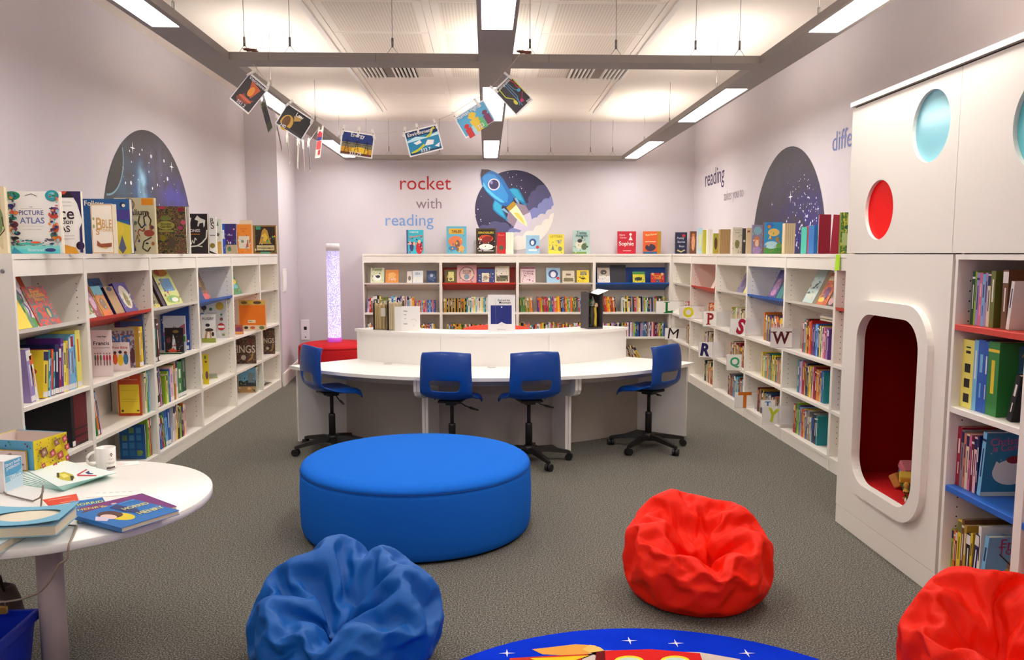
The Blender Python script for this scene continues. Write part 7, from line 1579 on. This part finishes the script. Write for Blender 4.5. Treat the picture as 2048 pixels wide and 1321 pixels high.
# leaflet stack
lf_ = M((226, 236, 232), 0.6); tq = M((150, 206, 196), 0.6)
c4 = [on_t(125, 931), on_t(233, 957), on_t(117, 986), on_t(50, 950)]
def flat_poly(name, P4, th, z, mat, parent=None, edge=None, **kw):
    t = MB(); P4 = [(p.x, p.y) for p in P4]
    if parent is None: t.prism(P4[::-1], z, z + th, mat)
    return t
stk_n = 7
cen = sum(c4, Vector((0, 0, 0))) / 4
for k in range(stk_n):
    ang = R((stk_n - 1 - k) * 3.2); o = empty('leaflet', Matrix.Translation((cen.x - .012 * (stk_n - 1 - k) * .8, cen.y - .004 * (stk_n - 1 - k), z0 + .0035 * k)) @ Matrix.Rotation(ang, 4, 'Z'),
        label='white leaflet with a yellow lion-shaped crest, uppermost of the fanned pile' if k == stk_n - 1 else 'pale green leaflet in the fanned pile beneath the crest leaflet', category='leaflet', group='fanned leaflets on the round table')
    P = [(p.x - cen.x, p.y - cen.y) for p in c4]
    t = MB(); t.prism(P, 0, .0022, tq); t.prism([(x * .997, y * .997) for x, y in P], .0022, .003, lf_); t.build('paper', o)
    if k == stk_n - 1:
        def bl(u, v):      # u along back edge left->right, v towards the viewer
            a_ = Vector((*P[3], 0)).lerp(Vector((*P[0], 0)), u); b_ = Vector((*P[2], 0)).lerp(Vector((*P[1], 0)), u); w_ = a_.lerp(b_, v); return (w_.x, w_.y, .0034)
        a = MB()
        def fp(px, col, dz=0): P5 = [on_t(x, y, TZ + .025) - cen for x, y in px]; a.add([(p.x, p.y, .0034 + dz) for p in P5], [tuple(range(len(P5)))], M(col, 0.6))
        fp([(115, 948), (128, 944), (146, 950), (150, 957), (140, 963), (122, 960), (112, 954)], (196, 186, 60)); fp([(120, 950), (130, 948), (138, 953), (128, 957)], (226, 222, 120), .0002)
        fp([(113, 947), (118, 946), (119, 955), (115, 957)], (60, 56, 30), .0003); fp([(140, 952), (148, 953), (146, 962), (142, 962)], (60, 56, 30), .0003)
        fp([(153, 950), (172, 939), (175, 940), (158, 950), (193, 951), (193, 953), (155, 953)], (190, 50, 60)); fp([(170, 946), (178, 942), (179, 946), (187, 948), (186, 949), (176, 949)], (40, 46, 110))
        a.build('crest', o)
# folded card with red writing beside the mug
q = on_t(250, 931)
o = empty('paper_slip', yawm((q.x - .05, q.y - .04, z0), 25), label='small paper slip with faint red writing beside the mug', category='paper')
t = MB(); t.box(0, .12, 0, .07, 0, .0008, MAT['paper']); t.build('paper', o)
a = MB()
for k in range(5): a.box(.012, .05 + .012 * (k % 3), .012 + .011 * k, .015 + .011 * k, .0008, .0011, M((190, 130, 120), 0.7))
a.build('writing', o)
# white card near the books
q = on_t(172, 996)
o = empty('paper_slip', yawm((q.x, q.y, z0), 8), label='white printed card lying behind the paperbacks on the round table', category='paper')
t = MB(); t.box(0, .18, 0, .075, 0, .001, MAT['paper']); t.build('paper', o); a = MB()
for k in range(6): a.box(.02 + .024 * k, .035 + .024 * k, .05, .055, .001, .0013, M((180, 190, 180), 0.7))
a.build('writing', o)
# orange-red flyer
P = [on_t(x, y) for x, y in ((85, 1001), (153, 989), (158, 1003), (98, 1013))]
t = MB(); t.prism([(p.x, p.y) for p in P][::-1], z0, z0 + .001, M((222, 70, 40), 0.5)); fl_ = t.build('flyer', label='orange-red flyer lying under the cable on the round table', category='flyer')
a = MB()
for (x0_, y0_, x1_) in ((97, 1003, 140), (118, 1008, 150)):
    A, B_ = on_t(x0_, y0_), on_t(x1_, y0_ - (x1_ - x0_) * .16); a.add([(A.x, A.y, z0 + .0013), (B_.x, B_.y, z0 + .0013), (B_.x, B_.y + .008, z0 + .0013), (A.x, A.y + .008, z0 + .0013)], [(0, 1, 2, 3)], M((236, 180, 160), 0.6))
a.build('writing', fl_)
# paperbacks: lay a book flat: local x = width, y = height (away), z = thickness
def lying(corner_px, along_px, side_px, th, z, cover, label, art=None, top=None, name='paperback'):
    """corner + end of one edge + end of the other edge, in pixels on the table plane at the cover height"""
    A, B_, C_ = (on_t(*p, z + th) for p in (corner_px, along_px, side_px))
    u = (B_ - A); w_ = u.length; u.normalize(); v = Vector((-u.y, u.x, 0)); h_ = (C_ - A).dot(v); h_ = max(h_, .1)
    m = Matrix((u, v, Vector((0, 0, 1)))).transposed().to_4x4(); m.translation = (A.x, A.y, z)
    o = empty(name, m, label=label, category='book')
    c = mcol(cover); e = .0012
    t = MB(); t.box(0, w_, 0, h_, 0, e, c); t.box(0, w_, 0, h_, th - e, th, c); t.box(0, e, 0, h_, e, th - e, c); t.build('cover', o)
    t = MB(); t.box(e, w_ - .002, .002, h_ - .002, e, th - e, MAT['pages']); t.build('pages', o)
    if art:
        a = MB(); a.art(art, w_, h_)
        b_ = MB(); b_.v = [(x, zz, th - yy - .0001) for x, yy, zz in a.v]; b_.f = [tuple(reversed(f)) for f in a.f]; b_.f = a.f; b_.m = a.m; b_.mats = a.mats; b_.sm = a.sm
        b_.build('cover_print', o)
    return o
HB = (20, 112, 190)
lying((157, 1041), (226, 1030), (160, 1002), .014, z0, HB, 'blue paperback with yellow letters lying half under another paperback', [('t', 'HORRID', .5, .78, .9, (226, 226, 60), 0, 1.6), ('t', 'HENRY', .5, .5, .8, (206, 214, 60), 0, 1.3), ('e', .35, .25, .2, .16, (90, 60, 60)), ('r', 0, .95, 1, 1, (90, 160, 220))])
lying((222, 1046), (354, 1013), (176, 1012), .014, z0 + .0005, (120, 40, 120), 'purple paperback mostly hidden beneath the blue one', [('e', .3, .6, .08, .2, (226, 180, 80)), ('c', .45, .8, .04, (226, 206, 190))])
lying((243, 1057), (359, 1021), (186, 1021), .016, z0 + .015, HB, 'blue comic paperback with yellow title lying on top of the others', [('e', .34, .42, .14, .22, (226, 206, 40)), ('e', .30, .62, .15, .2, (84, 50, 46)), ('e', .22, .55, .09, .14, (232, 200, 190)), ('p', [(.0, .55), (.12, .7), (.2, .5), (.08, .4)], (214, 200, 220)), ('p', [(.5, .9), (.66, .95), (.7, .55), (.6, .3), (.5, .6)], (30, 50, 110)), ('t', 'HORRID', .77, .66, .42, (240, 234, 140), -4, 1.7), ('t', 'HENRY', .76, .32, .42, (240, 234, 140), -4, 1.7), ('l', [(.7, .93), (.97, .93)], .004, (120, 190, 226))])
# pencil with lime rubber end
A, B_ = on_t(160, 1044, TZ + .004), on_t(192, 1037, TZ + .004)
o = empty('pencil', None, label='slim grey pencil with a lime tip beside the paperbacks', category='pencil')
t = MB(); t.tube([A, B_], .004, M((70, 64, 60), 0.4), 7); t.build('shaft', o); t = MB(); t.tube([A - (B_ - A) * .18, A], .006, M((180, 186, 40), 0.6), 7); t.build('tip', o)
# pile of thick books with cut-out card on top, at the frame edge
A = on_t(120, 1078, TZ + .03)
b1 = face_book(yawm((A.x - .26, A.y - .055, z0), 0), .2, .26, .03, (180, 200, 206), [], 'thick cream-paged book at the bottom of the pile on the round table')
b1.matrix_world = Matrix.Translation((A.x - .36, A.y - .09, z0)) @ Matrix.Rotation(R(-6), 4, 'Z') @ Matrix.Rotation(R(90), 4, 'X') @ Matrix.Translation((0, 0, -.2)) @ Matrix.Rotation(0, 4, 'X')
b1.matrix_world = Matrix(((1, 0, 0, A.x - .36), (0, 0, 1, A.y - .06), (0, -1, 0, z0 + .03), (0, 0, 0, 1)))
b2 = face_book(yawm((0, 0, 0), 0), .27, .20, .036, (150, 190, 206), [], 'thick closed book under the pale blue cut-out card')
b2.matrix_world = Matrix.Translation((A.x - .29, A.y - .015, z0 + .067)) @ Matrix.Rotation(R(8), 4, 'Z') @ Matrix(((1, 0, 0, 0), (0, 0, 1, 0), (0, -1, 0, 0), (0, 0, 0, 1)))
zc = z0 + .0685
o = empty('card_frame', Matrix.Translation((A.x - .30, A.y - .015, zc)) @ Matrix.Rotation(R(8), 4, 'Z'), label='pale blue card with an oval window lying on the book pile', category='card')
n = 40; ou = []; inn = []
for i in range(n):
    a_ = 2 * PI * i / n; c_, s_ = math.cos(a_), math.sin(a_)
    k = min(.14 / max(abs(c_), 1e-6), .10 / max(abs(s_), 1e-6)); ou.append((.15 + c_ * k, .10 + s_ * k)); inn.append((.16 + .10 * c_, .10 + .062 * s_))
t = MB(); vs = [(x, y, z + .012 * ((x - .15) / .14) ** 2 + .003) for z in (0, .0015) for x, y in ou + inn]; m_ = 2 * n
fs = []
for i in range(n):
    j = (i + 1) % n
    fs += [(m_ + i, m_ + j, m_ + n + j, m_ + n + i), (i, n + i, n + j, j), (i, j, m_ + j, m_ + i), (n + i, m_ + n + i, m_ + n + j, n + j)]
t.add(vs, fs, M((120, 186, 214), 0.5)); t.build('card', o)
t = MB(); t.prism([(.16 + .108 * math.cos(2 * PI * i / 30), .10 + .068 * math.sin(2 * PI * i / 30)) for i in range(30)], .0002, .0012, M((232, 222, 200), 0.8)); t.build('paper_insert', o)
# star-patterned box
PA, PB = on_t(71, 953), on_t(137, 930)
e1 = (PB - PA); L1 = e1.length; e1.normalize(); e2 = Vector((-e1.y, e1.x, 0)); 
hbx = atY(68, 884, PA.y).z - TZ; L2 = .26
YB_, BB_ = (228, 204, 30), (96, 170, 206)
m = Matrix((e1, e2, Vector((0, 0, 1)))).transposed().to_4x4(); m.translation = (PA.x, PA.y, z0)
bx_ = empty('magazine_box', m, label='open yellow and blue star-patterned cardboard box on the round table', category='box')
t = MB(); t.box(0, L1, 0, .003, 0, hbx, M(YB_, 0.5)); t.build('side', bx_, label='yellow side with framed pictures')
t = MB(); t.box(0, .003, .003, L2, 0, hbx, M(BB_, 0.5)); t.build('side', bx_, label='blue side with paper label')
t = MB(); t.box(0, L1, L2 - .003, L2, 0, hbx, M(YB_, 0.5)); t.build('side', bx_)
t = MB(); t.box(L1 - .003, L1, .003, L2 - .003, 0, hbx, M(BB_, 0.5)); t.build('side', bx_)
t = MB(); t.box(.003, L1 - .003, .003, L2 - .003, .0, .003, M((220, 206, 200), 0.8)); t.build('bottom', bx_)
for (xa, xb, ya, yb) in ((.0032, .0042, .004, L2 - .004), (.004, L1 - .004, L2 - .0042, L2 - .0032), (L1 - .0042, L1 - .0032, .004, L2 - .004)):
    t = MB(); t.box(xa, xb, ya, yb, .004, hbx - .002, M((222, 206, 200), 0.8)); t.build('lining', bx_)
rq = random.Random(9); SC_ = [(120, 50, 110), (50, 60, 140), (60, 140, 110), (200, 80, 60), (60, 40, 90)]
cm = []
for k in range(60): cm.append(('s', rq.uniform(.04, .96), rq.uniform(.04, .96), rq.uniform(.012, .028), rq.choice(SC_)))
for (u, v, s_) in ((.22, .62, .09), (.60, .80, .07), (.85, .84, .07), (.46, .52, .075), (.68, .40, .08), (.90, .58, .07), (.16, .26, .05), (.50, .14, .06), (.88, .26, .06)):
    k = L1 / hbx; a_ = R(18); pts = [(u + s_ * (cx * math.cos(a_) - cy * math.sin(a_)), v + s_ * k * (cx * math.sin(a_) + cy * math.cos(a_))) for cx, cy in ((-1, -1), (1, -1), (1, 1), (-1, 1))]
    cm.append(('p', pts, (120, 50, 60))); cm.append(('p', [(u + (x - u) * .75, v + (y - v) * .75) for x, y in pts], rq.choice([(206, 90, 90), (150, 120, 90), (190, 80, 110), (110, 120, 160)]))); cm.append(('s', u, v, s_ * .5, (226, 190, 190)))
a = MB(); a.art(cm, L1, hbx); a.build('pattern', bx_)
cm = []
for k in range(44): cm.append(('s', rq.uniform(.03, .97), rq.choice([rq.uniform(.78, .97), rq.uniform(.02, .1)]), rq.uniform(.014, .03), rq.choice(SC_)))
cm += [('r', .1, .15, .9, .74, (190, 150, 40)), ('r', .13, .18, .87, .71, (226, 206, 200))] + [('l', [(.5, .6 - .07 * i), (.8, .6 - .07 * i)], .0016, (190, 130, 140)) for i in range(5)]
a = MB(); a.art(cm, L2, hbx); a.build('pattern', bx_, Matrix(((0, 1, 0, 0), (-1, 0, 0, L2), (0, 0, 1, 0), (0, 0, 0, 1))))
# book protector box
PA, PB = on_t(10, 988), on_t(47, 974)
e1 = (PB - PA); L1 = e1.length; e1.normalize(); e2 = Vector((-e1.y, e1.x, 0)); hp = atY(8, 924, PA.y).z - TZ
m = Matrix((e1, e2, Vector((0, 0, 1)))).transposed().to_4x4(); m.translation = (PA.x, PA.y, z0)
o = empty('carton', m, label='white and blue library book protector carton on the round table', category='box')
t = MB(); t.box(0, L1, 0, .16, 0, hp, M((232, 232, 232), 0.45)); t.build('box', o)
a = MB(); a.art([('r', .06, .04, .97, .97, (196, 222, 236)), ('r', .06, .5, .97, .97, (80, 160, 206)), ('p', [(.06, .5), (.5, .44), (.97, .62), (.97, .4), (.06, .3)], (130, 190, 220)), ('t', 'library book', .5, .86, .8, (236, 240, 244), 6, 1.2), ('t', 'protectors', .5, .74, .7, (236, 240, 244), 6, 1.2), ('t', 'vision', .6, .42, .6, (226, 236, 240), 6, 1.4)], L1, hp); a.build('print', o)
# grey cable over the table and down to the floor, with a brass padlock
cable = [on_t(-12, 925, TZ + .10), on_t(20, 908, TZ + .11), on_t(46, 930, TZ + .05), on_t(12, 958, TZ + .02), on_t(0, 978, TZ + .006), on_t(14, 990, TZ + .006), on_t(40, 997, TZ + .005), on_t(66, 1003, TZ + .005), on_t(80, 996, TZ + .02), on_t(86, 984, TZ + .05), on_t(86, 972, TZ + .075), on_t(83, 1000, TZ + .03), on_t(82, 1014, TZ + .004)]
t = MB(); t.tube(cable, .0032, M((128, 112, 104), 0.5), 8)
t.build('cable', label='grey cable looping across the round table beside the cartons', category='cable')
A = on_t(128, 1050, TZ + .006); B_ = on_t(153, 1053, TZ + .006); E_ = on_t(146, 1072, TZ + .006); 
ed = on_t(138, 1090, TZ + .004); q1 = Vector((ed.x - .004, ed.y - .012, TZ - .04)); Yq = ed.y - .01
path = [A, A.lerp(B_, .6), B_, B_.lerp(E_, .5), E_, ed, q1] + [atY(px, py, Yq + d_) for px, py, d_ in ((118, 1130, .0), (103, 1158, .01), (80, 1184, .02), (50, 1197, .03), (20, 1203, .04), (-20, 1207, .05))]
sm = []      # smooth the path
for i in range(len(path) - 1):
    p0, p1, p2, p3 = path[max(i - 1, 0)], path[i], path[i + 1], path[min(i + 2, len(path) - 1)]
    for k in range(5):
        s_ = k / 5; sm.append(.5 * ((2 * p1) + (p2 - p0) * s_ + (2 * p0 - 5 * p1 + 4 * p2 - p3) * s_ ** 2 + (3 * p1 - p0 - 3 * p2 + p3) * s_ ** 3))
sm.append(path[-1])
t = MB(); t.tube(sm, .0034, M((146, 128, 112), 0.5), 8); t.build('cable', label='pale grey cable hanging from the round table edge across its column', category='cable')
# blue tub and bag under the table
zt = .30
Tc = atZ(78, 1222, zt)
tub = empty('storage_tub', yawm((Tc.x - .012, Tc.y, 0), 3), label='deep blue plastic tub on the floor under the round table', category='tub')
TB = M((10, 40, 170), 0.35, name='blue_tub'); wT, dT = .42, .42
def frus(x0, x1, y0, y1, z0_, z1_, ins, mat, thick=.004):
    t = MB(); o_ = [(x0, y0), (x1, y0), (x1, y1), (x0, y1)]; c = ((x0 + x1) / 2, (y0 + y1) / 2)
    def sc(p, d): return (p[0] + (d if p[0] < c[0] else -d), p[1] + (d if p[1] < c[1] else -d))
    vs = [(*sc(p, ins), z0_) for p in o_] + [(*p, z1_) for p in o_] + [(*sc(p, thick), z1_) for p in o_] + [(*sc(p, ins + thick), z0_ + thick) for p in o_]
    fs = [(3, 2, 1, 0)] + [(i, (i + 1) % 4, 4 + (i + 1) % 4, 4 + i) for i in range(4)] + [(4 + i, 4 + (i + 1) % 4, 8 + (i + 1) % 4, 8 + i) for i in range(4)] + [(8 + i, 8 + (i + 1) % 4, 12 + (i + 1) % 4, 12 + i) for i in range(4)] + [(12, 13, 14, 15)]
    return t.add(vs, fs, mat)
frus(-wT, 0, -dT, 0, 0, zt, .03, TB).build('body', tub)
t = MB()
for (xa, xb, ya, yb) in ((-wT - .01, .01, -dT - .01, -dT + .006), (-wT - .01, .01, -.006, .01), (-wT - .01, -wT + .006, -dT, 0), (-.006, .01, -dT, 0)): t.rbox(xa, xb, ya, yb, zt - .03, zt + .004, TB, .003)
t.build('rim', tub)
bg = empty('handbag', Matrix.Translation(atZ(-8, 1262, .18)) @ Matrix.Rotation(R(10), 4, 'Z'), label='dark brown bag with a brass padlock standing in the blue tub', category='bag')
bg.location.z = .05
t = MB(); t.lathe([(0, 0), (.10, 0), (.115, .03), (.11, .16), (.09, .26), (.075, .30), (.06, .305), (.055, .29), (0, .28)], M((62, 46, 38), 0.6, name='brown_leather'), 28, sx=1.0, sy=.62); t.build('body', bg)
t = MB(); t.tube([(-.05, -.03, .29), (-.045, -.05, .36), (0, -.06, .39), (.045, -.05, .36), (.05, -.03, .29)], .006, M((62, 46, 38), 0.6), 8); t.build('strap', bg)
pl = atY(5, 1219, Tc.y - .05)
o = empty('padlock', yawm(pl, 0), label='small brass padlock hanging on the cable over the brown bag', category='padlock')
t = MB(); t.rbox(-.016, .016, -.007, .007, -.016, .01, M((206, 160, 80), 0.3, .7), .002); t.build('body', o)
t = MB(); t.tube([(-.010, 0, .008), (-.010, 0, .022), (-.006, 0, .03), (.006, 0, .03), (.010, 0, .022), (.010, 0, .008)], .0025, MAT['steel'], 7); t.build('shackle', o)

# ================================================================== TOYS IN THE NOOK
zs = .316
def nook_pt(px, py): return atZ(px, py, zs)
q = nook_pt(1812, 985)
o = empty('soft_toy', yawm((q.x + .05, q.y + .0, zs), -50), label='patchwork soft toy of bright squares lying in the red nook', category='toy')
rp = random.Random(12); cols = [(190, 130, 60), (50, 110, 160), (200, 110, 120), (60, 130, 60), (206, 170, 60), (40, 50, 110), (170, 120, 120), (40, 44, 40)]
for k in range(11):
    t = MB(); a_ = rp.uniform(0, 3); s_ = rp.uniform(.026, .044)
    mt = Matrix.Translation((-.10 + .02 * k + rp.uniform(-.02, .02), .05 * math.sin(k * 1.3), .048 + .035 * (k % 3))) @ Matrix.Rotation(a_, 4, 'Z') @ Matrix.Rotation(a_ * .7, 4, 'X')
    t.box(-s_, s_, -s_, s_, -s_ * .6, s_ * .6, M(cols[k % 8], 0.85), mt); b_ = t.build('patch', o)
    md = b_.modifiers.new('soft', 'BEVEL'); md.width = .008; md.segments = 2
q = nook_pt(1815, 1000)
o = empty('rag_doll', yawm((q.x - .02, q.y - .02, zs), 30), label='tiny giraffe-like rag doll sprawled at the edge of the nook seat', category='toy')
YB2 = M((206, 160, 70), 0.85); BR2 = M((110, 60, 30), 0.85); WH2 = M((226, 220, 206), 0.85)
t = MB(); t.tube([(0, 0, .012), (0, .0, .05), (0, .004, .07)], [.018, .016, .008], YB2, 10); t.lathe([(0, .068), (.014, .074), (.016, .086), (.008, .098), (0, .1)], YB2, 12); t.build('body', o)
for (x, y) in ((.04, -.03), (-.04, -.025)):
    t = MB(); t.tube([(x * .3, y * .3, .015), (x, y, .008)], .006, WH2, 7); t.build('leg', o)
for x in (-1, 1):
    t = MB(); t.tube([(x * .012, 0, .045), (x * .04, -.015, .055)], .005, BR2, 7); t.build('arm', o)
